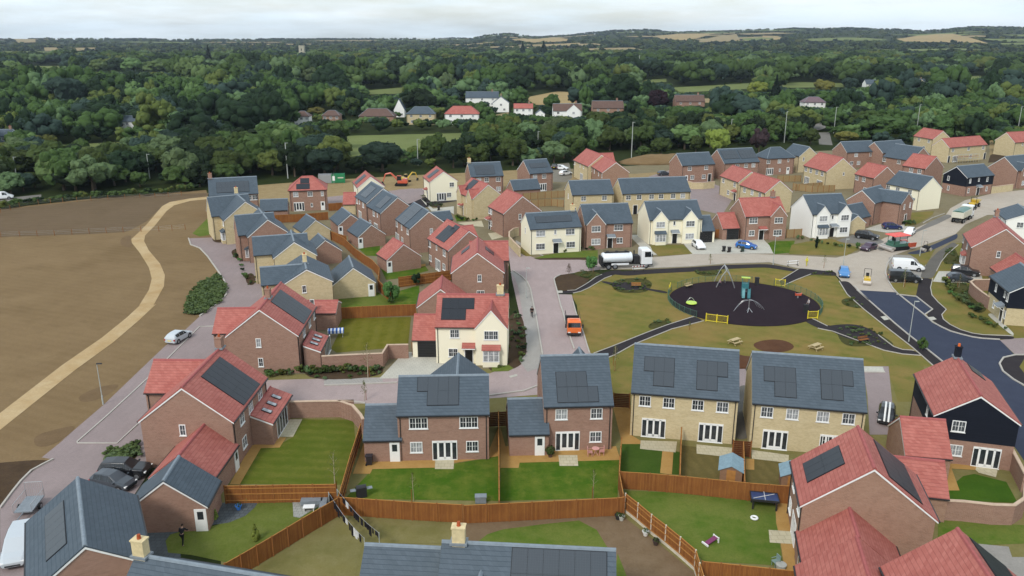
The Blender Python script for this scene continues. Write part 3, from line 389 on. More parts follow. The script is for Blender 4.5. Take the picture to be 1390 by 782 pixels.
{'name':'brick_house','label':'red brick house with plain grey roof next to the bare earth bank','cat':'house','group':'houses of the new estate','bl':[{'kind':'gable','x':52.27,'y':235.51,'a':18.37,'L':10.77,'W':7.7,'ze':5,'zr':8.01,'op':[('S',-2.8,'u2'),('S',2.55,'u2'),('S',-1.79,'l2'),('S',1.95,'l2'),('S',-3.73,'wd'),('S',3.83,'bd')],'sol':[],'xg':[],'ch':[],'wall':'brick','roof':'slate'}]},
{'name':'brick_house','label':'red brick house with two large solar arrays on its grey roof','cat':'house','group':'houses of the new estate','bl':[{'kind':'gable','x':65.72,'y':240.6,'a':17.6,'L':11.9,'W':9.18,'ze':5,'zr':8.59,'op':[('S',-1.51,'u2'),('S',1.42,'u2'),('S',3.92,'u2'),('S',0,'l2')],'sol':[('S',-2.65,0.43,5,2),('S',3.02,0.44,5,2)],'xg':[],'ch':[],'wall':'brick','roof':'slate'}]},
{'name':'brick_house','label':'red brick house with hipped grey roof and white back door','cat':'house','group':'houses of the new estate','bl':[{'kind':'gable','x':80.39,'y':248.89,'a':16.26,'L':10,'W':7.34,'ze':5,'zr':7.87,'op':[('S',-4.3,'u2'),('S',-0.48,'u2'),('S',2.56,'us'),('S',-3.56,'fr'),('S',-0.11,'ls'),('S',2.74,'wd')],'sol':[],'xg':[],'ch':[],'hip':1,'wall':'brick','roof':'slate'}]},
{'name':'buff_house','label':'buff brick house with grey roof, closest to the lane through the trees','cat':'house','group':'houses of the new estate','bl':[{'kind':'gable','x':90.11,'y':254.22,'a':-71.8,'L':8.23,'W':7.18,'ze':5,'zr':7.8,'op':[('E',-1.75,'u1'),('S',0,'u1')],'sol':[],'xg':[],'ch':[],'wall':'buff','roof':'slate'}]},
{'name':'buff_house','label':'buff brick house with red roof and plain wide gable, behind the brown garden fences','cat':'house','group':'houses of the new estate','bl':[{'kind':'gable','x':88.8,'y':226.35,'a':-77.61,'L':11.48,'W':9.34,'ze':5,'zr':8.65,'op':[('S',-4.46,'u2'),('S',-1.98,'u2'),('S',0.97,'u2'),('S',3.62,'u2'),('S',-3.51,'fr'),('S',2.68,'fr'),('E',0.74,'us')],'sol':[],'xg':[],'ch':[],'wall':'buff','roof':'tile'}]},
{'name':'red_roofed_house','label':'red roofed brick house with a small red garage wing, facing the plain buff gable','cat':'house','group':'houses of the new estate','bl':[{'kind':'gable','x':96.23,'y':213.52,'a':-73.11,'L':7.5,'W':7.54,'ze':5,'zr':7.95,'op':[('S',-2.76,'u2'),('S',-0.11,'u2'),('S',0.75,'l2')],'sol':[],'xg':[],'ch':[],'wall':'brick','roof':'tile'}]},
{'name':'garage','label':'small red roofed brick garage with a white door beside brown fences','cat':'garage','group':'garages standing between the gardens','bl':[{'kind':'gable','x':93.58,'y':225.52,'a':17,'L':5,'W':4.6,'ze':2.4,'zr':3.18,'op':[('S',0.5,'wd')],'sol':[],'xg':[],'ch':[],'low':1,'wall':'brick','roof':'tile'}]},
{'name':'brick_house','label':'red brick house with plain grey roof beside the lane, behind the buff gable','cat':'house','group':'houses of the new estate','bl':[{'kind':'gable','x':110.83,'y':263.14,'a':15.53,'L':11.76,'W':7.58,'ze':5,'zr':7.96,'op':[('S',-2.26,'u2'),('S',3.35,'u2'),('S',-0.99,'l2'),('S',-3.64,'l2')],'sol':[],'xg':[],'ch':[],'wall':'brick','roof':'slate'}]},
{'name':'brick_house','label':'red brick house with a large grey L-shaped roof and two small gables','cat':'house','group':'houses of the new estate','bl':[{'kind':'gable','x':120.87,'y':262.86,'a':25.39,'L':12.27,'W':8,'ze':5,'zr':8.13,'op':[],'sol':[],'xg':[],'ch':[],'wall':'brick','roof':'slate'},{'kind':'gable','x':-7.76,'y':-14.38,'a':-90,'L':10,'W':9.44,'ze':5,'zr':8.69,'op':[('S',-21.2,'u2'),('S',0.81,'u2')],'sol':[],'xg':[],'ch':[],'wall':'brick','roof':'slate'}]},
{'name':'red_roofed_house','label':'red roofed brick house with one gable, behind the black clad house','cat':'house','group':'houses of the new estate','bl':[{'kind':'gable','x':116.46,'y':229.53,'a':-61.66,'L':7.38,'W':8.18,'ze':5,'zr':8.2,'op':[('S',1.85,'u2'),('S',-0.74,'u2')],'sol':[],'xg':[],'ch':[],'wall':'brick','roof':'tile'}]},
{'name':'buff_house','label':'buff brick house with red roof at the edge of the woodland','cat':'house','group':'houses of the new estate','bl':[{'kind':'gable','x':153.07,'y':298.27,'a':-79.58,'L':10.86,'W':7.54,'ze':5,'zr':7.95,'op':[('S',3.26,'u2'),('S',-2.17,'u2'),('S',1.09,'l2')],'sol':[],'xg':[],'ch':[],'wall':'buff','roof':'tile'}]},
{'name':'buff_house','label':'long buff brick terrace with red roof and a scaffold at its rear wall','cat':'house','group':'houses of the new estate','bl':[{'kind':'gable','x':151.71,'y':276.54,'a':25.42,'L':19,'W':6.86,'ze':5,'zr':7.68,'op':[('S',-7.44,'u2'),('S',0.24,'u2'),('S',7.64,'u2'),('S',-8.87,'bd'),('S',-5.86,'fr'),('S',9.22,'bd'),('S',1.9,'l2')],'sol':[],'xg':[],'ch':[],'wall':'buff','roof':'tile'}]},
{'name':'buff_house','label':'buff brick house with red roof and wide blank gable by the right edge','cat':'house','group':'houses of the new estate','bl':[{'kind':'gable','x':177.56,'y':288.54,'a':20.99,'L':10,'W':8.06,'ze':5,'zr':8.15,'op':[('S',-1.12,'us'),('S',2,'l2')],'sol':[],'xg':[],'ch':[],'wall':'buff','roof':'tile'}]},
{'name':'cream_house','label':'cream rendered house with grey roof and a large blank gable beside the lorry','cat':'house','group':'houses of the new estate','bl':[{'kind':'gable','x':98.88,'y':197.81,'a':-66.61,'L':10.06,'W':7.66,'ze':5,'zr':7.99,'op':[('S',-4.42,'u2'),('S',-1.49,'u2'),('S',2.14,'u2'),('S',2.01,'l2'),('S',3.02,'bd'),('S',3.02,'po')],'sol':[],'xg':[],'ch':[],'wall':'cream','roof':'slate'}]},
{'name':'black_clad_house','label':'black clad house with grey roof and white windows on brick, across the road','cat':'house','group':'houses of the new estate','bl':[{'kind':'gable','x':121.67,'y':215.09,'a':23.96,'L':10.4,'W':7.4,'ze':5,'zr':7.55,'op':[('S',-3.82,'u1'),('S',-0.57,'us'),('S',2.7,'u1'),('S',-0.23,'bd'),('S',-0.35,'po'),('S',-3.82,'l1'),('S',3.05,'l1'),('W',1.86,'u1'),('W',1.48,'l1')],'sol':[],'xg':[],'ch':[],'clad':1,'wall':'brick','roof':'slate'}]},
{'name':'brick_house','label':'red brick house with grey roof and white gables at the far right edge','cat':'house','group':'houses of the new estate','bl':[{'kind':'gable','x':140.75,'y':227.11,'a':26.68,'L':10,'W':8.74,'ze':5,'zr':8.41,'op':[('S',-3,'u1')],'sol':[],'xg':[('S',-1.98,3.4,0.4,None,'u2','l2')],'ch':[],'wall':'brick','roof':'slate'}]},
{'name':'white_house','label':'white rendered house with grey roof and two pointed front gables, beside the black car','cat':'house','group':'houses of the new estate','bl':[{'kind':'gable','x':65.43,'y':169.08,'a':11.74,'L':8.96,'W':8.6,'ze':5,'zr':8.36,'op':[('S',0.34,'us'),('S',0.5,'bd'),('S',0.76,'po')],'sol':[],'xg':[('S',-2.05,3.2,0.5,None,'u3','bayl'),('S',3.3,3.2,0.5,None,'u3','l3')],'ch':[],'wall':'white','roof':'slate'},{'kind':'gable','x':7.25,'y':-0.9,'a':-90,'L':3.6,'W':4.42,'ze':2.4,'zr':4.13,'op':[('S',0,'gd')],'sol':[],'xg':[],'ch':[],'low':1,'wall':'buff','roof':'slate'}]},
{'name':'garage','label':'narrow grey roofed brick garage with an open dark doorway beside the black car','cat':'garage','group':'garages standing between the gardens','bl':[{'kind':'gable','x':75.22,'y':175.29,'a':35.05,'L':5.6,'W':5,'ze':2.4,'zr':5.1,'op':[('W',0,'gd')],'sol':[],'xg':[],'ch':[],'low':1,'wall':'brick','roof':'slate'}]},
{'name':'brick_house','label':'red brick corner house with grey cross roof behind the dark blue car','cat':'house','group':'houses of the new estate','bl':[{'kind':'gable','x':81.08,'y':181.32,'a':42.2,'L':9.1,'W':6.68,'ze':5,'zr':7.61,'op':[('W',0,'none'),('S',0,'none')],'sol':[],'xg':[],'ch':[],'wall':'brick','roof':'slate'},{'kind':'gable','x':2.44,'y':-3.42,'a':-90,'L':8,'W':6.6,'ze':5,'zr':7.13,'op':[('W',1.32,'u1'),('E',1.65,'u1'),('E',-1.32,'u1'),('E',0,'bd')],'sol':[],'xg':[],'ch':[],'wall':'brick','roof':'slate'}]},
{'name':'red_roofed_house','label':'brown brick house with red roof, nearer half of a stepped pair beside parked white cars','cat':'house','group':'houses of the new estate','bl':[{'kind':'gable','x':27.12,'y':224.29,'a':-81.15,'L':12,'W':7.8,'ze':5,'zr':7.84,'op':[('S',-6.81,'u1'),('S',-2.68,'u1'),('S',2.05,'u1'),('S',5.88,'u1')],'sol':[],'xg':[],'ch':[],'wall':'brown','roof':'tile'}]},
{'name':'red_roofed_house','label':'buff brick house with red roof, farther half of a stepped pair beside parked white cars','cat':'house','group':'houses of the new estate','bl':[{'kind':'gable','x':23.76,'y':236.23,'a':-75.39,'L':13,'W':8.2,'ze':5,'zr':8.27,'op':[('S',-9.23,'us'),('S',-5.13,'us'),('S',-0.58,'us'),('S',2.5,'us'),('S',0.8,'fr')],'sol':[],'xg':[('N',0,4.5,2)],'ch':[],'wall':'buff','roof':'tile'}]},
{'name':'red_roofed_house','label':'red roofed house with solar panels at the bottom right corner','cat':'house','group':'houses of the new estate','bl':[{'kind':'gable','x':29.37,'y':43.25,'a':-97.94,'L':8,'W':9,'ze':5,'zr':8.52,'op':[],'sol':[('N',-2.31,0.46,4,2)],'xg':[],'ch':[],'wall':'brown','roof':'tile'}]},
]
GROUND = [
('field','field',1,[(-166.76,159.84),(-130.65,186.89),(-121.08,197.29),(-106.62,208.83),(-92.84,215.09),(-83.55,219.47),(-67.84,180.51),(-62.13,164.26),(-67.21,163.86),(-64.63,158.28),(-61.8,155.54),(-58.13,149.48),(-53.14,140.3),(-49.38,133.22),(-47.5,128.86),(-46.37,125.25),(-46.08,120.87),(-46.51,117.92),(-46.78,114.71),(-46.69,108.98),(-46.96,102.68),(-46.86,97.65),(-46.46,84.12),(-46.68,75.28),(-46.52,76.71),(-46.8,72.05),(-45.43,71.64),(-45.9,70.61),(-46.34,69.41),(-46.24,67.48),(-45.95,65.65),(-45.43,62.88),(-44.53,55.53),(-63.79,53.49)]),
('soil_patch','darksoil',2,[(-50.34,71.02),(-45.6,71.76),(-46.09,70.41),(-46.28,68.24),(-45.95,65.65),(-45.63,63.22),(-46.34,62.55),(-51.32,70.61)]),
('soil_patch','fieldsoil',2,[(-50.26,76.71),(-48.29,78.37),(-46.87,79.11),(-46.52,76.71),(-47.05,74.43),(-48.67,74.08)]),
('soil_patch','fieldsoil',2,[(-81.69,164.69),(-80.47,167.22),(-78.26,161.42),(-74.87,155.99),(-78.03,156.74)]),
('soil_patch','fieldsoil',2,[(-50.63,86.4),(-49.51,89.06),(-47.31,90.16),(-46.98,87.98),(-47.71,85.37),(-49.28,84.62)]),
('upper_field','field2',2,[(-171.67,164.91),(-107,164.91),(-98.49,166.22),(-89.85,167.56),(-82.97,169.59),(-82.64,171.68),(-82.92,180.51),(-85.35,191.96),(-86.54,201),(-79.72,208.83),(-81.19,215.09),(-91.97,212.97),(-105.65,206.82),(-120.04,195.48),(-129.58,185.26),(-165.58,158.62)]),
('garden_ground','lawn_dry2',0,[(-33.59,93.6),(0.47,94.77),(27.18,90.21),(54.05,99.76),(55.2,75.29),(37.95,47.89),(-20.68,47.89),(-29.02,72.21)]),
('estate_ground','estate',0,[(-72.56,226.35),(-58.76,233.66),(-29.76,241.43),(1.14,251.14),(39.48,263.19),(77.41,279.89),(112.12,298.75),(154.95,309.12),(209.39,320.21),(82.06,117.95),(58.03,125.4),(57.87,137.38),(15.9,140.22),(-0.71,151.09),(-0.47,94.77),(-33.23,92.44),(-54.59,159.84)]),
('planting_bed','bed',3,[(-40.55,72.05),(-40.64,73.12),(-39.36,73.55),(-38.36,74.88),(-37.22,72.05),(-37.9,70.81),(-39.25,70.61)]),
('garden_bed','darksoil',3,[(-55.43,153.76),(-53.36,155.99),(-49.86,149.48),(-48.26,145.42),(-51.28,146.08)]),
('garden_bed','darksoil',3,[(-46.91,136.68),(-45.97,138.47),(-43.22,131.01),(-44.64,130.47)]),
('garden_bed','darksoil',3,[(-62.51,163.86),(-60.45,164.69),(-58.29,160.63),(-60.32,159.84)]),
('verge','lawn_olive',2,[(-68.02,168.08),(-70.19,183.05),(-63.31,167.22),(-65.48,165.53)]),
('verge','drygrass',1,[(49.45,101.89),(54.65,100.19),(47.25,84.93),(44.27,84.93),(47.58,95.36)]),
('verge','drygrass',1,[(13.29,99.35),(16.89,102.76),(13.92,86.2),(11.73,86.2)]),
('gravel_path','sandpath',3,[(-79.63,210.04),(-83.64,206.93),(-86.69,202.43),(-86.44,197.18),(-81.55,177.16),(-79.65,168.08),(-78.71,163.04),(-77.16,159.84),(-72.32,152.31),(-65.89,141.55),(-62.32,134.36),(-60.01,127.81),(-58.11,119.93),(-57.96,119.61),(-57.4,113.86),(-57.04,105.56),(-57.34,95.75),(-56.94,81.95),(-56.7,72.21),(-54.26,68.58),(-54.48,77.88),(-54.87,94.22),(-54.61,103.75),(-55.07,113.02),(-55.72,120.54),(-55.9,119.93),(-58.38,129.93),(-60.99,136.68),(-64.9,144.11),(-71.11,153.76),(-75.36,161.42),(-77.3,166.37),(-79.07,175.27),(-82.97,191.51),(-83.88,198.35),(-82,203.91),(-78.34,206.42)]),
('road','paving',1,[(-67.21,163.86),(-64.63,158.28),(-61.8,155.54),(-58.13,149.48),(-53.14,140.3),(-49.38,133.22),(-47.5,128.86),(-46.37,125.25),(-46.08,120.87),(-46.51,117.92),(-46.78,114.71),(-46.69,108.98),(-46.96,102.68),(-46.86,97.65),(-46.46,84.12),(-46.68,75.28),(-46.52,76.71),(-46.8,72.05),(-45.43,71.64),(-45.9,70.61),(-46.34,69.41),(-46.24,67.48),(-45.95,65.65),(-45.43,62.88),(-38.81,51.9),(-34.34,51.9),(-35.51,57.5),(-34.35,62.96),(-35.41,75.29),(-36.98,90.21),(-35.9,102.43),(-39.05,117.95),(-41.24,133.75),(-49.82,153.9),(-56.2,164.91),(-60.82,164.91)]),
('planting_bed','bed',2,[(-50.76,119.93),(-51.99,124.75),(-52.54,132.11),(-51.88,136.68),(-49.33,132.11),(-47.04,126.77),(-46.25,121.34),(-46.86,118.1),(-46.24,115.57),(-48.64,115.14),(-50.08,117.78)]),
('road','paving_pink',1,[(-32.73,90.87),(-23.01,91.54),(-14.05,91.99),(-2.75,93.13),(-0.47,95.49),(0.96,97.96),(1.7,102.43),(1.21,114.52),(0,133.75),(-0.71,152.2),(-2.84,159.84),(-0.76,162.34),(3.69,149.18),(5.14,146.86),(12.23,147.15),(14.38,146.01),(16.22,147.3),(15.9,140.22),(13.77,139.24),(10.37,137.7),(8.47,136.69),(7.29,134.23),(7.37,129.09),(7.45,125.57),(9.69,125.4),(9.87,113.85),(10.42,99.76),(10.77,93.6),(11.23,87.04),(5.5,85.03),(3.1,86.84),(-2.64,85.82),(-11.35,84.44),(-21.44,84.44),(-30.51,83.86)]),
('pavement','pavegrey',2,[(0.17,139.5),(1.71,135.7),(2.62,132.32),(3.08,128.19),(3.39,119.73),(3.58,115.76),(4.02,99.31),(3.35,94.77),(1.93,93.6),(0.95,97.21),(2.02,99.87),(1.96,105.86),(1.65,115.76),(1.3,123.04),(1.03,129.09),(0.58,134.72),(-0.26,138.21)]),
('pavement','pavegrey',2,[(-23.01,91.51),(-15.99,91.79),(-15.66,90.58),(-22.54,89.4)]),
('pavement','pavegrey',2,[(0.75,159.84),(6.93,147.3),(6.32,149.44),(0.76,162.34)]),
('side_road','tarpath',2,[(-26.67,215.09),(-14.82,215.09),(-10.86,215.09),(-10.47,206.82),(-17.6,201),(-26.17,188.55),(-29.79,183.65),(-35.48,186.89)]),
('road','basecourse',2,[(16.22,147.3),(25.82,148.36),(34.78,151.09),(47.13,151.09),(54.15,149.99),(61.42,148.36),(67.03,152.2),(71.52,157.42),(77.62,164.26),(87.45,172.38),(101.33,186.07),(106.94,194.59),(116.01,204.85),(129.39,215.09),(148.1,222.86),(126.51,188.55),(111.62,186.89),(101,176.73),(94.07,167.56),(86.47,161.08),(78.39,154.48),(72.9,149.99),(67.32,140.22),(64.26,132.43),(62.88,126.59),(56.97,127.8),(56.34,132.43),(57.24,138.79),(51.75,141.19),(47.76,145.21),(39.29,144.19),(32.94,142.43),(24.81,141.19),(15.9,140.22)]),
('road','asphalt',2,[(56.97,127.8),(56.58,121.94),(56.21,116.55),(55.84,111.26),(55.66,106.98),(55.57,101.89),(55.43,96.71),(54.8,90.21),(53.37,82.17),(50.04,69.34),(60.35,82.17),(61.27,89.13),(61.34,93.83),(62.49,96.47),(63.63,97.96),(65.09,98.98),(66.16,99.24),(67.39,104.83),(65.27,105.23),(64.15,105.81),(63.13,106.98),(62.29,108.17),(61.86,110.01),(61.63,111.9),(62.04,115.19),(62.88,126.59)]),
('layby','asphalt',3,[(62.62,125.23),(64.99,124.04),(64.48,117.79),(62.19,115.46)]),
('driveway','paving',2,[(67.33,104.72),(69.55,105.31),(72.52,105.72),(68.83,99.71),(66.28,99.44)]),
('verge','drygrass',1,[(60.09,127.39),(66.12,133.75),(70.88,137.38),(88.99,159.84),(108.43,159.84),(51.46,69.34),(56.25,82.17),(53.91,90.21)]),
('footpath','tarpath',3,[(70.77,134.81),(72.86,134.53),(69.77,129.07),(67.98,124.95),(67.19,121.44),(66.75,118.47),(66.63,117.79),(64.69,115.32),(63.88,113.28),(63.69,110.97),(64.06,108.75),(65.01,107.34),(66.16,106.73),(68.04,106.31),(70.15,106.31),(69.55,104.96),(67.08,105.01),(65.43,105.42),(63.18,107.1),(62.34,108.57),(61.99,110.2),(62.1,115.18),(64.55,117.79),(65.21,124.36),(65.51,125.4),(65.42,124.95),(68.53,130.78)]),
('footpath','stonepath',3,[(70.77,134.81),(73.83,140.04),(77.93,146.19),(82.97,152.86),(90.01,160.75),(89.77,158.25),(83.56,150.58),(79.65,145.14),(75.77,139.06),(72.86,134.53)]),
('footpath','asphalt',3,[(75.88,151.49),(80.59,154.62),(86.62,160.12),(94.91,168.32),(92.49,163.73),(81.21,152.86),(77.77,150.58)]),
('parking_bay','baygrey',2,[(71.34,148.36),(73.72,150.58),(76.35,150.02),(75.98,143.06),(72.1,136.2),(68.95,132.1),(64.46,132.1)]),
('verge','drygrass',3,[(64.21,132.1),(68.83,131.84),(65.49,125.11),(63.28,126.4),(63.3,128.64)]),
('verge','drygrass',3,[(76.57,151.71),(81.5,153.45),(84.46,156.42),(78.2,146.73),(74.31,141.03),(76.19,147.27)]),
('driveway','concrete',3,[(76.18,139.06),(78.46,139.06),(82.26,136.2),(80.25,132.1),(73.95,131.84),(71.96,132.72)]),
('planting_bed','bed',3,[(74.57,132.54),(77.44,131.66),(74.01,122.59),(73.32,117.96),(70,115.28),(71.37,122.59),(72.53,129.07)]),
('planting_bed','bed',4,[(82.84,150.58),(89.03,158.87),(83.85,146.19),(81.91,143.57),(79.4,144.09)]),
('footpath','concrete',4,[(71.58,115.67),(72.91,116.01),(70.71,106.92),(70.04,106.49),(70.33,108.44)]),
('verge','drygrass',3,[(64.35,95.21),(66.46,97.72),(69.3,98.24),(63.9,89.62),(63.77,93.28)]),
('footpath','tarpath',2,[(66.23,99.18),(67.71,99.18),(69.89,99.18),(62.29,87.04),(61.43,89.4),(61.21,91.19),(61.4,93.75),(62.39,96.2),(64.09,98.24)]),
('park_lawn','parkgrass',1,[(9.63,125.14),(10.13,119.73),(9.87,113.85),(10.42,99.76),(10.77,93.6),(12.39,86.03),(26.07,86.03),(41.43,90.21),(44.78,95.49),(49.42,94.77),(53.4,95.49),(53.94,101.99),(54.1,117.95),(56.13,132.87),(56.88,137.84),(51.52,139.74),(47.15,143.18),(38.79,142.18),(32.47,140.22),(24.34,138.31),(15.51,136.45),(11.63,128.62)]),
('footpath','tarpath',3,[(56.97,127.8),(56.58,121.94),(56.21,116.55),(55.84,111.26),(55.66,106.98),(55.57,101.89),(55.43,96.71),(54.8,90.21),(53.59,95.49),(53.94,101.99),(53.93,109.39),(54.03,117.77),(54.44,125.4),(56.01,132.87),(57.65,132.87)]),
('footpath','tarpath',3,[(15.7,138.31),(20.38,139.02),(24.52,140.22),(32.78,141.68),(39.04,143.18),(47.38,143.93),(51.42,140.22),(50.78,138.31),(46.16,141.68),(38.36,140.46),(32.16,138.79),(24.06,137.38),(19.97,136)]),
('footpath','tarpath',3,[(7.38,125.57),(8.4,127.3),(10.48,127.75),(11.85,129.99),(13.14,132.32),(14.52,135.21),(15.9,137.7),(17.81,139.5),(19.56,139.76),(19.36,138.21),(17.42,136.19),(16.13,134.72),(14.46,131.85),(12.85,129.09),(11.35,127.08),(9.96,126.08)]),
('planting_bed','darksoil',3,[(7.25,134.23),(8.33,136.69),(10.35,137.45),(12.09,136.19),(13.5,134.72),(12.87,132.32),(11.57,129.77),(10.51,128.19),(9.13,127.44),(7.41,127.3)]),
('planting_bed','bed',3,[(10.49,137.45),(12.35,139.4),(15.15,138.72),(15.79,136.69),(14.68,135.45),(13.4,133.65)]),
('footpath','tarpath',3,[(14.99,132.55),(15.87,133.03),(17.24,131.85),(18.66,132.32),(20.81,132.08),(22,131.85),(22.59,129.99),(22.21,128.86),(25.51,127.22),(25.34,125.57),(21.97,128.19),(20.75,127.97),(18.73,127.75),(17.2,128.19),(16.93,130.45)]),
('planting_bed','bed',2,[(16.56,131.85),(19.24,134.72),(23.13,134.72),(23.91,131.85),(23.18,129.09),(21.83,126.43),(19.15,126),(17.04,126.87)]),
('footpath','tarpath',3,[(10.81,99.76),(13.43,102.16),(15.72,104.38),(19.32,107.87),(22.71,110.95),(25.02,112.87),(27.22,114.52),(27.74,113.85),(28.21,112.54),(22.89,109.08),(18.9,105.23),(16.53,102.98),(13.57,99.24),(11.42,97.21)]),
('footpath','tarpath',3,[(45.75,132.98),(48.54,136.49),(51.5,140.28),(52.33,141.02),(57.74,139.24),(56.81,135.7),(54.98,137.2),(52.62,136.89),(49.02,133.75),(45.35,129.99)]),
('footpath','tarpath',3,[(42.86,113.19),(44.51,113.85),(45.61,110.32),(47.13,110.95),(49.93,111.26),(51.29,109.39),(51.39,106.68),(51.21,104.38),(51.53,102.16),(52.22,101.08),(53.67,100.81),(53.77,98.98),(51.5,99.5),(49.64,100.81),(48.47,102.7),(47.66,104.38),(46.47,105.23),(45.81,106.68),(45.54,108.17),(43.89,109.39)]),
('planting_bed','bed',2,[(46.31,109.07),(50.55,110.97),(51.93,106.61),(52.2,102.55),(49.79,103.12),(46.46,101.99),(44.86,103.12)]),
('planting_bed','bed',2,[(52.59,123.04),(54.71,123.87),(54.83,119.81),(53.94,118.25),(52.27,119.03),(51.64,120.6)]),
('planting_bed','bed',2,[(32.15,138.72),(34.21,140.28),(37.83,139.76),(36.78,136.69),(33.46,135.7)]),
('planting_bed','bed',2,[(19.73,110.99),(21.72,113.08),(23.95,112.38),(21.58,109.63),(19.63,108.96)]),
('planting_bed','bed',2,[(52.97,138.72),(57.54,138.72),(56.74,135.9),(53.04,136.49)]),
('soil_mound','redsoil',2,[(32.61,102.94),(33.99,104.37),(36.26,105.1),(37.88,104.37),(38.33,102.33),(36.97,100.61),(34.64,99.85),(32.97,100.86)]),
('driveway','concrete',2,[(-16.25,91.54),(-14.29,100.28),(-9.3,100.28),(-8.09,97.21),(-9.68,91.77)]),
('driveway','concrete',2,[(34.14,150.97),(38,157.21),(40.59,162.84),(51.96,163.25),(51.65,157.86),(50.48,151.45),(42.56,151.33),(37.78,150.73)]),
('driveway','concrete',2,[(24.59,166.8),(26.45,166.8),(28.28,150.97),(26.23,149.77)]),
('driveway','concrete',2,[(34.72,159.18),(38.39,161.87),(41.84,162.56),(44.6,159.18),(42.46,150.97),(34.75,150.97)]),
('driveway','paving',2,[(44.53,95.36),(47.82,95.36),(40.36,76.87),(37.63,76.87),(41.57,86.85)]),
('pavement','concrete',3,[(44.53,95.36),(47.01,95.21),(46.48,93.32),(43.98,93.47)]),
('driveway','basegrey',2,[(65.77,161.19),(71.95,166.8),(76.13,163.95),(75.95,160.52),(73.46,158.52),(72.08,159.84),(69.86,159.18)]),
('driveway','concrete',2,[(76.72,172.24),(82.43,177.38),(86.55,177.38),(88.5,176.57),(84.55,170.34),(80.09,168.85)]),
('driveway','baygrey',3,[(33.45,55.26),(34.61,57.23),(38.01,57.01),(38.23,57.69),(40.75,57.23),(40.22,55.85),(41.41,55.85),(39.67,52.99),(32.47,52.99)]),
('driveway','paving',2,[(29.36,97.72),(31.02,97.32),(27.34,84.31),(25.79,84.31)]),
('footpath','stonepath',3,[(27.18,89.53),(28.78,89.4),(27.26,84),(24.7,75.82),(23.03,75.82),(25.52,84)]),
('lane','basegrey',2,[(134.12,359.21),(139.03,359.21),(123.84,315.3),(119.46,317.73)]),
('lane','basegrey',2,[(142.51,391.45),(153.27,404.86),(145.03,378.88),(134.66,363.28)]),
('lawn','lawn_mid',2,[(-25.54,73.9),(-23.57,75.22),(-22.9,76.35),(-22.94,80.44),(-17.31,80.34),(-16.27,75.67),(-15.81,66.91),(-25.54,67.02)]),
('patio','sandstone',3,[(-26.38,66.91),(-26.63,71.36),(-26.73,74.33),(-26.08,75),(-24.75,76.35),(-23.58,76.22),(-23.67,74.03),(-25.54,73.9),(-25.45,66.91)]),
('patio','creamslab',4,[(-24.64,76.35),(-24.52,80.44),(-22.94,80.44),(-22.9,76.35)]),
('lawn','lawn_dry',2,[(-26.34,113.68),(-15.08,114.35),(-14.13,103.1),(-17.22,101.49),(-23.24,100),(-24.3,101.49),(-24.47,107.28)]),
('lawn','lawn_bright',2,[(-15.08,64.7),(-13.51,69.69),(-7.51,70.14),(-1.36,72.27),(-1.23,64.11),(-15.75,64.5)]),
('patio','sandstone',3,[(-15.24,68.85),(-15.24,72.36),(-15.31,76.87),(-2.54,72.36),(-1.34,79.04),(-1.36,72.27),(-5.5,70.96),(-7.5,70),(-13.51,69.73),(-13.59,68.85)]),
('patio','creamslab',4,[(-7.61,71.79),(-5.74,71.79),(-5.65,69.73),(-7.47,69.73)]),
('lawn','lawn_bright',2,[(-1.14,69.96),(0.63,70.96),(10.58,71.51),(9.59,64.7),(-1.06,64.11)]),
('patio','sandstone',3,[(-1.26,78.49),(-0.67,74.31),(10.64,74.31),(10.72,71.51),(0.75,70.96),(0.64,69.96),(-1.14,69.96)]),
('patio','creamslab',4,[(4.64,72.46),(6.53,72.46),(6.46,70.32),(4.64,70.32)]),
('patio','sandstone',2,[(11.43,83.69),(13.47,84),(12.48,76.87),(13.48,75.31),(13.36,74.55),(11.33,74.7)]),
('lawn','lawn_dark',2,[(11.22,74.8),(13.4,74.8),(16.93,73.07),(15.95,68.71),(10.36,69.32)]),
('patio','sandstone',3,[(15.19,73.31),(16.26,73.07),(15.28,68.71),(14.2,68.97)]),
('patio','creamslab',3,[(13.34,75.56),(17.06,75.31),(16.47,73.02),(13,73.76)]),
('lawn','lawn_turf',2,[(17.34,74.55),(22.45,73.31),(22.94,71.18),(21.85,67.21),(16.05,68.62)]),
('patio','creamslab',3,[(18.94,74.7),(22.55,73.95),(21.95,72.02),(18.53,72.78)]),
('patio','sandstone',3,[(20.76,71.97),(21.94,71.97),(22.41,70.95),(20.44,70.95)]),
('lawn','lawn_turf',2,[(23.37,72.35),(27.65,71.41),(25.92,66.17),(21.85,67.21)]),
('patio','creamslab',3,[(24.26,73.56),(27.7,72.49),(27.15,70.95),(23.8,71.78)]),
('patio','sandstone',3,[(23.15,71.78),(24.01,71.69),(23.41,69.59),(22.61,69.68)]),
('lawn','lawn_olive',2,[(10.32,65.89),(15.96,65.42),(21.44,64.3),(23.76,63.92),(22.82,60.66),(21.43,54.7),(19.53,54.93),(15.26,55.34),(14.54,57.06),(12.09,61.9)]),
('patio','sandstone',3,[(23.68,63.92),(25.11,64.07),(24.34,59.86),(22.5,53.57),(21.42,54.36),(22.23,57.8),(22.75,60.66)]),
('patio','creamslab',4,[(21.77,59.6),(23.86,59.34),(23.41,57.55),(21.33,57.8)]),
('garden_soil','soil',2,[(1.02,60.94),(4.16,61.35),(6.51,61.35),(9.55,61.82),(10.14,60.94),(12.25,57.43),(14.49,53.49),(8.85,53.14),(2.31,53.14)]),
('garden_soil','soil',2,[(-4.24,60.94),(1.73,61.11),(9.34,61.79),(8.71,56.8),(-3.85,57.41)]),
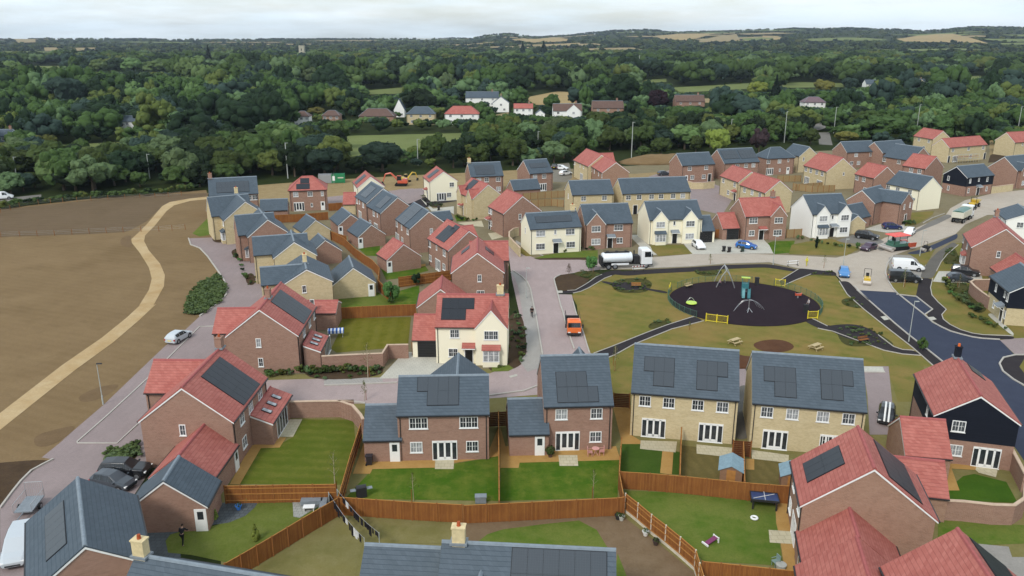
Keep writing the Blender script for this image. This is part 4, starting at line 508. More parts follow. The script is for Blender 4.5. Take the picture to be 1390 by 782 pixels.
('lawn','lawn_olive',3,[(-2.86,57.87),(-2.06,58.97),(-0.76,59.68),(2.67,60.44),(5.78,61),(7.18,59.61),(7.9,56.8)]),
('lawn','lawn_olive',3,[(8.55,56.33),(8.9,53.49),(8.32,52.28),(7.77,52.28)]),
('lawn','lawn_dry2',2,[(-15.19,61.79),(-9.88,61.45),(-4.14,61),(-4.97,57.72),(-12.32,57.65),(-12.16,52.84),(-20.03,52.84),(-17.16,59.45)]),
('lawn','lawn_olive2',2,[(-28.77,58.05),(-28.74,58.93),(-27.6,59.63),(-25.66,60.15),(-24.05,61.25),(-23.03,63.9),(-19.63,63.83),(-16.37,63.56),(-18.68,60.87),(-22.72,55.16),(-25.93,56.14),(-27.9,56.42)]),
('patio','slategrey',3,[(-32.07,60.31),(-25.83,60.15),(-27.6,59.63),(-28.74,58.93),(-28.77,58.05),(-27.9,56.42),(-26.81,56.25),(-26.37,55.11),(-29.7,55.11)]),
('patio','slategrey',3,[(-26.86,63.56),(-24.97,64.07),(-22.82,63.97),(-22.87,63.05),(-23.29,61.74),(-24.4,60.68),(-25.89,60.31)]),
('patio','whitestone',4,[(-19.83,64.24),(-17.09,64.66),(-17.23,63.22),(-18.46,61.41),(-19.05,61.57)]),
('lawn','lawn_deep',2,[(40.18,65.98),(42.95,68.42),(44.27,68.84),(46.48,67.38),(45.41,63.79),(39.25,64.24)]),
('patio','sandstone',3,[(40.02,65.86),(42.76,70.79),(45.43,70.57),(44.77,69.56),(42.6,69.82),(41.28,65.86)]),
('patio','creamslab',3,[(44.76,70.35),(47.3,70.13),(45.98,68.21),(44.82,69.05)]),
('lawn','lawn_olive',2,[(36.93,61.17),(43.92,60.31),(42.34,57.69),(34.95,57.23)]),
('lawn','lawn_bright',2,[(-30.46,155.55),(-26.59,158.4),(-25.21,149.52),(-27.84,149.83)]),
('lawn','lawn_bright',2,[(-23.67,140.84),(-21.51,140.15),(-16.07,143.34),(-14.92,139.48),(-18.98,134.91),(-21.67,133.65)]),
('lawn','lawn_bright',2,[(-19.26,126.55),(-15.62,130.6),(-14.42,119.59),(-18.69,120.1)]),
('lawn','lawn_olive',2,[(-28.74,123.25),(-21.97,126.55),(-18.11,120.61),(-17.94,119.39),(-27.16,118.78)]),
('patio','sandstone',3,[(-22.67,140.43),(-15.95,144.05),(-15.79,142.5),(-21.86,138.67)]),
('patio','creamslab',3,[(-30.79,156.22),(-27.2,159.6),(-26.98,158.23),(-30.2,155.23)]),
('garden_bed','darksoil',2,[(-0.47,116.12),(1.51,116.12),(1.96,105.92),(1.94,99.73),(1.4,96.17),(-0.18,94.02),(-2.77,93.62),(-3.11,96.17)]),
('lawn','lawn_olive',3,[(-2.55,95.15),(-0.45,95.83),(0.21,94.68),(-0.44,93.82),(-2.52,93.62)]),
('garden_bed','darksoil',2,[(-26.46,96.17),(-16.24,96.17),(-16.09,91.75),(-25.18,90.94)]),
('lawn','lawn_bright',3,[(-13.55,186.93),(-10.77,184.28),(-10.03,180.85),(-12.53,180.01)]),
('garden_bed','darksoil',2,[(-24.72,214.21),(-20.46,207.47),(-16.33,197.09),(-19.7,195.13),(-23.37,207.47)]),
('pavement','concrete',3,[(-23.78,207.47),(-19.22,194.16),(-14.35,197.09),(-13.71,187.65),(-15.11,191.32),(-19.34,191.32)]),
('pavement','creamslab',2,[(-12.24,178.36),(-6.93,180.85),(-6.17,174.34),(-10.49,175.93)]),
('pavement','creamslab',2,[(-5.12,168.26),(-0.69,170.49),(-0.67,166.08),(-4.13,162.56)]),
('verge','drygrass',2,[(-0.77,157.86),(-0.13,157.86),(1.78,155.92),(3.85,149.48),(2.63,149.48),(0.66,154.03)]),
('verge','lawn_olive',2,[(4.11,147.72),(6.48,150.37),(9.66,152.18),(13.36,153.72),(16.84,154.03),(16.23,148.01),(11.5,147.43)]),
('verge','darksoil',3,[(4.11,147.72),(8.52,148.3),(16.14,148.59),(16.13,146.98),(5.14,146.86)]),
('verge','drygrass',2,[(27.7,157.86),(34.43,158.52),(34.81,151.21),(28.03,149.53),(27.45,153.41)]),
('verge','lawn_bright',2,[(51.56,159.18),(53.31,161.19),(58.13,161.87),(54.27,152.18),(50.48,150.97)]),
('verge','drygrass',3,[(56.36,158.52),(62.98,162.56),(66.22,163.25),(68.85,155.92),(67.76,154.03),(63.89,149.77),(53.26,150.97)]),
('verge','drygrass',2,[(88.95,179.84),(94.54,189.47),(101.37,191.32),(98.72,186.75),(90.11,176.57),(86.69,174.97)]),
('footpath','basegrey',3,[(80.07,165.32),(87.79,171.56),(94.07,179.03),(102.74,187.98),(102.85,185.46),(95.34,177.49),(86.77,169.43),(80.15,161.39),(72.11,152.86),(71.95,155.21)]),
('pavement','concrete',4,[(55.07,114.43),(56.08,114.84),(55.95,113.28),(54.97,112.81)]),
('pavement','concrete',4,[(61.92,114.15),(63,114.43),(62.92,113.28),(61.83,112.74)]),
('pavement','concrete',4,[(7.44,127.44),(8.31,127.44),(8.3,126.26),(7.45,126.08)]),
('pavement','concrete',3,[(-0.37,92.23),(0.59,92.88),(0.7,92.3),(-0.17,91.72)]),
('bare_earth','sandsoil',1,[(-72.56,226.35),(-58.76,233.66),(-30.07,244.13),(-15.85,248.29),(1.16,254.06),(15.29,258.55),(13.96,234.93),(0.99,215.09),(-13.83,215.09),(-27.18,219.47),(-40.56,204.85),(-64.86,201)]),
('bare_earth','sandsoil',1,[(14.63,246.89),(37.6,246.89),(50.62,252.59),(61.65,255.54),(55.49,228.74),(40.5,215.09),(20.74,215.09)]),
('estate_road','paving',2,[(40.78,241.43),(51.47,257.03),(60.25,215.09),(49.32,186.89),(45.44,192.83),(46.42,215.09)]),
('estate_road','paving',2,[(-48.99,208.83),(-38.52,215.09),(-27.44,221.72),(-20.74,215.09),(-25.13,201.95),(-29.53,193.7),(-45.64,193.7)]),
('bare_earth','stoneyard',2,[(12.98,265.96),(19,269.49),(17.9,239.13),(15.56,232.2),(11.87,232.2)]),
('estate_road','paving',2,[(-31.3,220.15),(-24.25,221.99),(-21.94,214.21),(-23.78,207.47),(-27.24,208.57),(-30.04,210.79)]),
('bare_earth','sandsoil',2,[(193.01,330.49),(197.78,333.16),(175.86,294.87),(172.78,284.59),(163.88,278.74)]),
('bare_earth','darksoil',3,[(169.73,288.62),(177.31,294.87),(173.34,284.59),(162.37,271.3),(158.15,269.49)]),
('track','basegrey',1,[(-136.28,195.48),(-122.75,208.83),(-125.05,212.97),(-139.9,201)]),
]
FIELDS = [
('fld_green',[(-180.4,312.1),(-168.8,318.4),(-155.5,324.7),(-143,297.4),(-150.8,287),(-172.2,297.4)]),
('fld_green',[(-697.2,1191.6),(-642.4,1214.6),(-506.5,971.7),(-512.9,923.5),(-582.2,996.9)]),
('fld_tan',[(-154.5,446.1),(-145.1,458.7),(-129,406.3),(-135.8,395.9)]),
('fld_green',[(-72.3,345.6),(-52.2,349.8),(-20.8,356.1),(-19,324.7),(-43.7,291.2),(-57.6,282.8)]),
('fld_tan',[(-11.8,435.7),(-1.9,458.7),(-1.7,406.3),(-11.7,395.9)]),
('fld_green',[(-115.2,645.1),(-86.2,695.3),(-76.3,613.6),(-107.8,603.2)]),
('fld_straw',[(9.7,573.9),(34.7,638.8),(48,624.1),(39.3,509),(12.7,509)]),
('fld_green',[(126.6,682.7),(213.8,751.9),(191,670.2),(127.2,624.1)]),
('fld_green',[(119.3,802.1),(154.8,837.7),(143.3,774.9),(113.7,751.9)]),
('fld_tan',[(120.6,559.2),(137.3,565.5),(127.4,523.6),(114.8,532)]),
('fld_green',[(242.5,751.9),(268.7,768.6),(298.6,751.9),(276.5,695.3),(222.2,682.7)]),
('fld_green',[(423.1,846.1),(504.7,900.5),(450.3,802.1),(384.9,768.6)]),
('fld_green',[(526.8,879.6),(557.4,900.5),(519.1,837.7),(492.8,818.9)]),
('fld_tan',[(-1281.3,2314),(-1245.4,2319.2),(-1071,1993.6),(-1094.4,1977.8)]),
('fld_tan',[(-1193,2292.9),(-1157.3,2350.5),(-1010.7,2045.9),(-1041.7,2004)]),
('fld_tan',[(-2672.3,4523.3),(-2124.3,3779.8),(-1701.2,3023.6),(-1707,2929)]),
('fld_straw',[(-0.3,3215.2),(205,4201.6),(228.5,3429.7),(201.7,3129.5),(12.8,2951.4)]),
('fld_straw',[(67.5,2765.3),(224.5,2803.7),(210.7,2629.8),(67.7,2539.3)]),
('fld_straw',[(561.7,3328.9),(747.6,3829.2),(910.1,3798.2),(684.6,3111.8),(582.7,2847.7),(523.3,2979.9)]),
('fld_tan',[(613.6,2800.3),(799.4,3302.3),(915.7,3467.3),(734.2,2727.5),(617.7,2721.2)]),
('fld_green',[(787.1,2902.1),(921,2982.5),(828.9,2680.9),(726.3,2653.7)]),
('fld_straw',[(1232.7,2718.2),(1513,3141.3),(1613.8,3122),(1412,2615),(1243.7,2207.5),(1231.2,2333.8),(1169,2538.4)]),
('fld_green',[(936.4,2718.5),(1104.4,2808.9),(1204.8,2723.4),(1124,2564.9),(899.6,2544)]),
('fld_green',[(1291.3,2239.2),(1387.1,2265.9),(1310.4,2138.9),(1248,2154.6)]),
('fld_straw',[(917.7,3109.1),(946.7,3024.9),(875.9,2718.2),(791,2675.3)]),
('fld_pale',[(-1219.3,4539.1),(-1143.6,4558.7),(-1137.1,4538.4),(-1174.9,4407.4)]),
('fld_pale',[(-679.5,6010),(-517.3,5429.1),(-401.2,4208.7),(-469,4229.7)]),
('fld_pale',[(-414.7,4681.7),(-259.3,4692.8),(-259.2,4340),(-370.1,4282.2)]),
('fld_green',[(-750.5,1721),(-519.9,1729),(-547.4,1869.1),(-736.2,1863.8)]),
('fld_tan',[(-472.6,1756.7),(-211.2,1769.2),(-225.3,1948.1),(-469.2,1972.4)]),
('fld_green',[(-72,1825.9),(183.9,1819.9),(172.7,1946.6),(-77,1984.7)]),
('fld_green',[(532.5,1699.1),(698.3,1720.2),(677.5,1898.9),(555.2,1904.5)]),
('fld_green',[(-1224.8,1789.4),(-911.7,1764.9),(-896.4,1908.3),(-1177.4,1933)]),
('fld_tan',[(66.2,2047),(318,2026.5),(314.6,2209.6),(78.2,2188.6)]),
('fld_green',[(830.9,1868.5),(1054.1,1867.6),(1039.1,1977.5),(844.7,1986.7)]),
('fld_tan',[(-121.8,2282.7),(81.7,2301.3),(60.7,2412.9),(-148.8,2425.2)]),
('fld_tan',[(13.1,2502.4),(275.2,2464),(260.5,2672.7),(45.2,2698.1)]),
('fld_tan',[(1403.9,2069.1),(1518.2,2080.8),(1538.8,2210.8),(1394.9,2213.6)]),
('fld_tan',[(-228.4,2701.7),(-71.7,2749.3),(-57.9,2915.6),(-259.1,2922.7)]),
('fld_tan',[(584.3,2670.8),(757.7,2696),(738.3,2767.3),(590,2787.2)]),
('fld_green',[(1361.5,2316.7),(1502.2,2328.5),(1527.3,2500.5),(1371.4,2524.3)]),
('fld_tan',[(-995.1,2859.6),(-689.6,2840.1),(-690.7,3022.2),(-984.7,3010.8)]),
('fld_tan',[(-1.1,3015.2),(123.7,2985.8),(112,3095.6),(21.1,3126.7)]),
('fld_tan',[(642.1,2877.2),(923.2,2870),(921.8,3007.9),(641.5,3027.8)]),
('fld_tan',[(1282.2,2654.1),(1532.5,2642.5),(1506.4,2779.8),(1254.7,2811.4)]),
('fld_tan',[(459,3158.4),(714.2,3174.6),(737.7,3284),(435,3286.7)]),
('fld_green',[(1468.8,2863.3),(1590.7,2854.6),(1589.4,2964.4),(1460.2,2973.4)]),
('fld_green',[(1608.2,2690.4),(1911.4,2682.7),(1865.8,2815.1),(1642.6,2847)]),
('fld_green',[(1686.3,2696),(1864.8,2686.8),(1874.3,2797.8),(1659.9,2808.7)]),
('fld_green',[(-2007.3,2816.4),(-1848.4,2804.3),(-1869.6,3006.4),(-2019,3018)]),
('fld_green',[(-1510.9,3156),(-1215.7,3163.2),(-1239.8,3300),(-1478.4,3324.8)]),
('fld_tan',[(-1202.4,3254.5),(-902.6,3266.3),(-912.8,3408.3),(-1189.6,3400.7)]),
('fld_tan',[(-35.7,3423.5),(147,3463.5),(121.1,3590.4),(-28,3584.6)]),
('fld_tan',[(675.2,3364.6),(853.7,3366.2),(863.2,3486.3),(684.1,3492.8)]),
('fld_tan',[(915,3267.8),(1084.4,3245.5),(1074.5,3454.9),(910,3475.1)]),
('fld_green',[(1462.2,3067.4),(1712.4,3069.9),(1701,3207.1),(1443.1,3241.5)]),
('fld_tan',[(-834.5,3585),(-605.7,3588.5),(-609.7,3751.1),(-855.7,3755)]),
('fld_green',[(-622.3,3629.3),(-316.7,3653.7),(-335.6,3759.4),(-594.1,3782.2)]),
('fld_tan',[(824.4,3592.8),(974.5,3576.8),(961.9,3693.5),(815.1,3699.7)]),
('fld_tan',[(-2373.3,3183.4),(-2063.1,3205.9),(-2107.6,3392.5),(-2371.4,3369.3)]),
('fld_tan',[(-954.6,3845),(-744.3,3818.2),(-763,3955),(-919.1,3925)]),
('fld_tan',[(-738.4,3799.1),(-618,3821.2),(-611.4,4004.1),(-753.8,3989.2)]),
('fld_green',[(-370.2,3839.6),(-212.9,3875.9),(-210.8,4061.6),(-350.5,4064.2)]),
('fld_green',[(-110.6,3898.3),(-15.1,3902),(-35.9,4072.5),(-142.9,4048.6)]),
('fld_green',[(-91.1,3916.4),(180.2,3918.9),(180.9,4027.1),(-95.7,4002.3)]),
('fld_tan',[(169.4,3842),(383.4,3889.1),(371.9,4036.6),(171.4,4075.8)]),
('fld_green',[(463.4,3870.2),(618.6,3848.2),(616.6,4019.5),(501.4,4002.6)]),
('fld_green',[(528.6,3856.9),(730.7,3883),(694.2,3959),(501.9,3977.4)]),
('fld_green',[(859.8,3787.7),(1038.3,3784.3),(1032.7,3932.1),(886.8,3915.8)]),
('fld_green',[(1135,3700.1),(1288.8,3711.9),(1291.3,3869.2),(1116.8,3900.7)]),
('fld_green',[(2037.8,3285.9),(2188.3,3294.7),(2192.1,3446.2),(2028.2,3419)]),
('fld_green',[(-2501.3,3395),(-2350.7,3376.8),(-2319.1,3478.2),(-2475.9,3465.2)]),
('fld_tan',[(-2378.9,3479.4),(-2120.6,3478.4),(-2118.7,3597.7),(-2381.1,3617.1)]),
('fld_green',[(742.9,4032.8),(1019.3,4007.2),(1035.2,4195),(734.1,4189.3)]),
('fld_green',[(1110.7,3947.8),(1236,3945.4),(1251.7,4093.9),(1078.8,4112.2)]),
('fld_green',[(2002.8,3577.1),(2091.3,3596.6),(2108,3765.6),(1996.8,3746.8)]),
('fld_green',[(2145.8,3442.8),(2397.8,3474.9),(2428.4,3607.7),(2168,3568.1)]),
('fld_tan',[(-2271,3748.4),(-2048.6,3749),(-2060.2,3940.1),(-2244.9,3963)]),
('fld_green',[(-744,4333.1),(-451.5,4306),(-475,4465.9),(-748.9,4454.7)]),
('fld_tan',[(-386.7,4338.2),(-173.3,4358.6),(-149.8,4479.6),(-385.8,4500.6)]),
('fld_green',[(583.7,4307.9),(789.9,4312.1),(762.6,4439.2),(566.2,4439.5)]),
('fld_green',[(982.6,4233.6),(1268.9,4251),(1247.2,4353.5),(969.2,4328.6)]),
('fld_green',[(1716,4017.7),(1883.5,4002.6),(1905.3,4071.9),(1687.5,4114.7)]),
('fld_tan',[(-1465.6,4357.3),(-1317.9,4343.6),(-1318.8,4561),(-1441.9,4540)]),
('fld_green',[(-1375.5,4421.5),(-1119.8,4415.6),(-1108,4577.5),(-1405.7,4590.9)]),
('fld_tan',[(148.7,4550.7),(451.5,4551),(430.3,4741.8),(176.2,4753.7)]),
('fld_green',[(2190.6,3977.9),(2391.9,3983.3),(2401.6,4134.1),(2186.1,4160.2)]),
]
KERBS = [
(0.25,0.1,[(-67.21,163.86),(-64.63,158.28),(-61.8,155.54),(-58.13,149.48),(-53.14,140.3),(-49.38,133.22),(-47.5,128.86),(-46.37,125.25),(-46.08,120.87),(-46.51,117.92),(-46.78,114.71)]),
(0.15,0.04,[(-45.11,110.17),(-43.2,110.17)]),
(0.15,0.04,[(-43.12,110.33),(-45.11,110.17),(-44.79,97.97),(-44.64,92.44),(-44.74,80.55),(-44.93,75.28),(-44.77,75.01),(-40.66,74.96),(-40.44,79.36)]),
(0.18,0.1,[(-45.43,71.64),(-45.9,70.61),(-46.34,69.41),(-46.24,67.48),(-45.95,65.65),(-45.43,62.88)]),
(0.2,0.1,[(0.17,139.5),(1.71,135.7),(2.62,132.32),(3.08,128.19),(3.39,119.73),(3.58,115.76),(4.02,99.31)]),
(0.2,0.1,[(8.47,136.69),(7.7,135.45),(7.25,134.23),(7.29,131.38),(7.37,129.09),(7.45,125.57),(7.57,119.73),(7.74,116.51),(7.89,109.43),(8.33,101.31)]),
(0.15,0.08,[(9.62,121.57),(9.68,116.51),(10.11,107.13),(10.24,99.87)]),
(0.2,0.1,[(-22.54,89.4),(-13.89,90.23)]),
(0.2,0.1,[(-21.58,85.06),(-18.58,84.94),(-16.74,84.44)]),
(0.2,0.1,[(3.17,89.4),(1.45,87.85),(-2.69,86.53)]),
(0.2,0.1,[(56.97,127.8),(56.58,121.94),(56.21,116.55),(55.84,111.26),(55.66,106.98),(55.57,101.89),(55.43,96.71),(54.8,90.21),(53.37,82.17)]),
(0.2,0.1,[(57.44,129.99),(56.59,122.22)]),
(0.2,0.1,[(62.88,126.59),(62.04,115.19),(61.63,111.9),(61.86,110.01),(62.29,108.17),(63.13,106.98),(64.15,105.81),(65.27,105.23),(67.39,104.83)]),
(0.2,0.1,[(62.45,125.4),(65.1,124.28),(64.53,117.79),(62.13,115.32)]),
(0.2,0.1,[(67.71,99.18),(66.23,99.18),(64.09,98.24),(62.39,96.2),(61.4,93.75),(61.21,91.19),(61.43,89.4)]),
(0.12,0.05,[(72.86,134.53),(69.77,129.07),(67.98,124.95),(67.19,121.44),(66.75,118.47),(66.63,117.79),(64.69,115.32),(63.88,113.28),(63.69,110.97),(64.06,108.75),(65.01,107.34),(66.16,106.73),(70.15,106.31)]),
(0.12,0.05,[(75.77,139.06),(79.65,145.14),(83.56,150.58),(89.77,158.25)]),
(0.2,0.1,[(64.21,132.1),(65.99,137.62),(69.17,144.09),(72.64,149.46)]),
(0.2,0.1,[(64.21,132.1),(63.3,128.64),(62.91,126.4)]),
(0.12,0.05,[(53.59,95.49),(53.94,101.99),(53.93,109.39),(54.03,117.77),(54.44,125.4),(56.01,132.87)]),
(0.15,0.08,[(15.9,140.22),(24.81,141.19),(32.94,142.43),(39.29,144.19),(47.76,145.21),(51.75,141.19),(57.24,138.79)]),
(0.12,0.05,[(9.96,126.08),(11.35,127.08),(12.85,129.09),(14.46,131.85),(16.13,134.72),(17.42,136.19)]),
(0.12,0.05,[(9.13,127.44),(10.48,127.75),(11.85,129.99),(13.14,132.32),(14.52,135.21),(15.82,136.94)]),
(0.12,0.05,[(10.81,99.76),(13.43,102.16),(15.72,104.38),(19.32,107.87),(22.71,110.95),(27.22,114.52)]),
(0.12,0.05,[(11.42,97.21),(13.57,99.24),(16.53,102.98),(22.89,109.08),(28.21,112.54)]),
(0.12,0.05,[(45.75,132.98),(48.54,136.49),(51.5,140.28)]),
(0.12,0.05,[(45.35,129.99),(49.02,133.75),(52.72,137.2)]),
(0.12,0.05,[(44.51,113.85),(45.61,110.32)]),
(0.12,0.05,[(43.89,109.39),(45.54,108.17),(47.66,104.38),(49.64,100.81),(51.5,99.5),(53.77,98.98)]),
(0.12,0.05,[(51.39,106.68),(51.53,102.16),(52.22,101.08),(53.67,100.81)]),
(0.15,0.08,[(92.32,178.19),(96.79,183.24),(102.46,188.55)]),
(0.15,0.08,[(34.68,150.61),(42.53,151.21),(50.48,151.45)]),
(0.15,0.08,[(43.98,93.47),(46.48,93.32)]),
]
FENCES = [
('fence','long brown board fence behind the two bright lawns, left half',1.8,[(-15.18,61.85),(-11.73,61.43),(-8.61,61.04),(-4.28,60.63)]),
('fence','long brown board fence behind the two bright lawns, right half',1.8,[(-4.14,60.52),(1.72,61.04),(5.57,61.39),(9.16,61.71),(9.77,61.87)]),
('fence','brown board fence between the shed gardens and the big lawn',1.8,[(10,66.14),(12.63,65.82),(15.82,65.28),(21.24,64.16),(24.7,63.64)]),
('pfence','slanting brown fence with pale concrete posts beside the bare soil garden',1.8,[(9.95,62.39),(10.82,60.84),(11.69,59.12),(12.61,57.55),(13.47,55.93),(14.32,54.21),(14.21,50.95)]),
('fence','brown board fence at the bottom edge of the big lawn',1.8,[(14.52,52.81),(17.26,52.34),(21.5,51.59)]),
('fence','thin brown fence dividing the two bright green lawns',1.8,[(-1.45,78.66),(-1.25,69.1),(-1.11,61.22)]),
('fence','dark brown fence running down between the mown lawn and the left bright lawn',1.8,[(-15.63,75.75),(-15.45,69.1),(-15.09,61.86)]),
('fence','brown rail backed fence at the foot of the mown lawn',1.8,[(-25.62,63.67),(-22.81,63.74),(-19.86,63.85),(-15.78,63.95)]),
('fence','slanting brown fence with its rails showing, beside the small lawn with the man',1.8,[(-15.12,61.68),(-17.43,58.56),(-19.22,56),(-20.97,53.61),(-21.81,52.52)]),
('fence','brown fence along the right side of the right bright lawn',1.8,[(10.91,72.65),(10.3,69.02),(9.85,66.01),(9.73,62.33)]),
('fence','low brown fence between the two gardens of the left buff pair',1.8,[(17.36,74.95),(15.34,65.61)]),
('fence','brown fence down the middle between the two buff pairs',1.8,[(22.87,71.92),(20.92,64.38)]),
('gate','brown slatted gates closing the passage between the buff pairs',1.8,[(21.95,72.21),(23.67,72.01)]),
('gate','dark brown slatted gate between the brick house and the left buff pair',1.8,[(11.44,83.41),(13.2,83.16)]),
('gate','dark brown slatted gate between the two front brick houses',1.8,[(-2.5,78.53),(-0.57,78.75)]),
('fence','orange brown fence behind the mown lawn with the striped airer',1.8,[(-26.02,113.24),(-20.24,114.21),(-14.42,114.99)]),
('fence','dark brown fence between the mown lawn and the red garage wing',1.8,[(-13.91,111.36),(-13.09,99.24)]),
('fence','brown fence in front of the bend house, behind the small gardens',1.8,[(-10.37,133.46),(-14.59,131.3),(-18.86,129.2)]),
('fence','long winding orange brown fence beside the row of small garages',1.8,[(-37.92,163.54),(-35.66,160.2),(-33.44,156.78),(-29.75,148.48),(-27.06,143.49),(-25.05,140.14),(-22.93,134.88),(-22.06,127.64),(-18.97,120.85)]),
('fence','brown fence at the foot of the hipped roof house garden',1.8,[(-53.84,178.17),(-47.68,179.37),(-42.04,181.64)]),
('fence','brown fence running right from the hipped roof house',1.8,[(-43.99,191.49),(-40.42,192.86)]),
('fence','short brown fence between two of the small garages',1.8,[(-37.88,163.25),(-33.25,158.2)]),
('fence','pale weathered fence behind the garage of the narrow brick house',1.8,[(2.84,204.79),(8.56,207.26),(13.61,208.62)]),
('fence','tan fence panels in front of the plain buff grey roofed house',1.8,[(4.79,195.97),(9.76,197.51),(12.63,195.97)]),
('fence','tan garden fence beside the buff house with the wide gable',1.8,[(76.71,219.45),(80.63,215.73),(87.11,216.96)]),
('fence','tan garden fence below the hipped grey roofed house',1.8,[(76.49,232.24),(83.36,232.81)]),
('fence','tan garden fence below the buff gable, upper run',1.8,[(77.08,218.2),(86.11,221.49)]),
('fence','brown fence between the grey and the red garage doors',1.8,[(41.79,164.26),(43.72,164.26)]),
('fence','tan close board fence beside the blue car house',1.8,[(57.03,164.13),(60.36,164.71)]),
('wall','curving brick garden wall beside the mown lawn and the road',1.9,[(-24.35,80.89),(-20.44,81.05),(-17.35,81.15),(-19.03,81.14),(-17.27,80.01),(-15.97,77.73),(-15.51,76.62)]),
('wall','brick garden wall below the lawn with the striped airer',1.9,[(-23.78,94.11),(-20.11,94.62),(-16.35,95.06),(-16.12,98),(-13.45,98.13)]),
('wall','curved brown brick wall round the small lawn by the black gable',1.9,[(37.03,61.19),(38.8,61.01),(41.14,60.48),(42.75,60.41),(44.35,61.55),(45.77,63.8)]),
('wall','brick wall beside the asphalt road, right of the black gable',1.9,[(48.69,71.19),(46.84,65.57)]),
('wall','pinkish brick wall with pale coping beside the black clad house',1.9,[(78.92,127.58),(77.23,127.49),(75.86,127.39),(74.68,126.3),(74.06,124.08),(73.45,120.67),(73.18,118.03)]),
('bwall','curved buff wall at the corner beside the cream house with the solar strip',1.8,[(1.43,166.35),(0.33,165.16),(-0.57,162.1),(-0.56,157.92),(0.62,152.65),(1.52,148.91)]),
('bwall','tan wall beside the brick corner house at the far right',1.8,[(127.7,214.03),(135.87,218.2)]),
('bwall','curved buff wall in front of the brick house by the earth bank',1.8,[(48.38,223.3),(49.83,220.72),(52.46,220.72),(55.96,222.52)]),
('wire','post and wire fence crossing the bare field',1.2,[(-109.02,162.2),(-106.67,164.73),(-103.14,165.42),(-96.22,166.11),(-89.78,167.86),(-83.16,169.11),(-75.89,170.01),(-70.93,171.84)]),
('wire','post and wire fence along the hedge at the top of the field',1.2,[(-121.33,189.03),(-120.85,195.88),(-118.25,199.49),(-113.45,201.97),(-107.33,203.99),(-99.87,206.57),(-92.88,208.42),(-87.07,211.11)]),
('railing','thin dark green railing round the right side of the playground disc',1,[(44.05,130.32),(44.99,129.46),(45.83,128.5),(46.56,127.46),(47.16,126.34),(47.64,125.17),(47.98,123.95),(48.19,122.7),(48.25,121.44),(48.17,120.18),(47.96,118.94),(47.6,117.72),(47.11,116.56),(46.5,115.45),(45.76,114.41)]),
('railing','thin dark green railing round the left side of the playground disc',1,[(26.13,126.91),(25.59,125.78),(25.18,124.6),(24.91,123.39),(24.77,122.16),(24.77,120.92),(24.9,119.68),(25.16,118.47),(25.56,117.29),(26.09,116.16),(26.74,115.09),(27.5,114.1)]),
('railing','thin dark green railing along the far edge of the playground disc',1,[(40.9,132.18),(39.63,132.6),(38.32,132.88),(36.98,133.01),(35.64,132.98),(34.31,132.81),(33.01,132.5),(31.75,132.03),(30.56,131.44),(29.44,130.71),(28.42,129.86),(27.5,128.9)]),
]
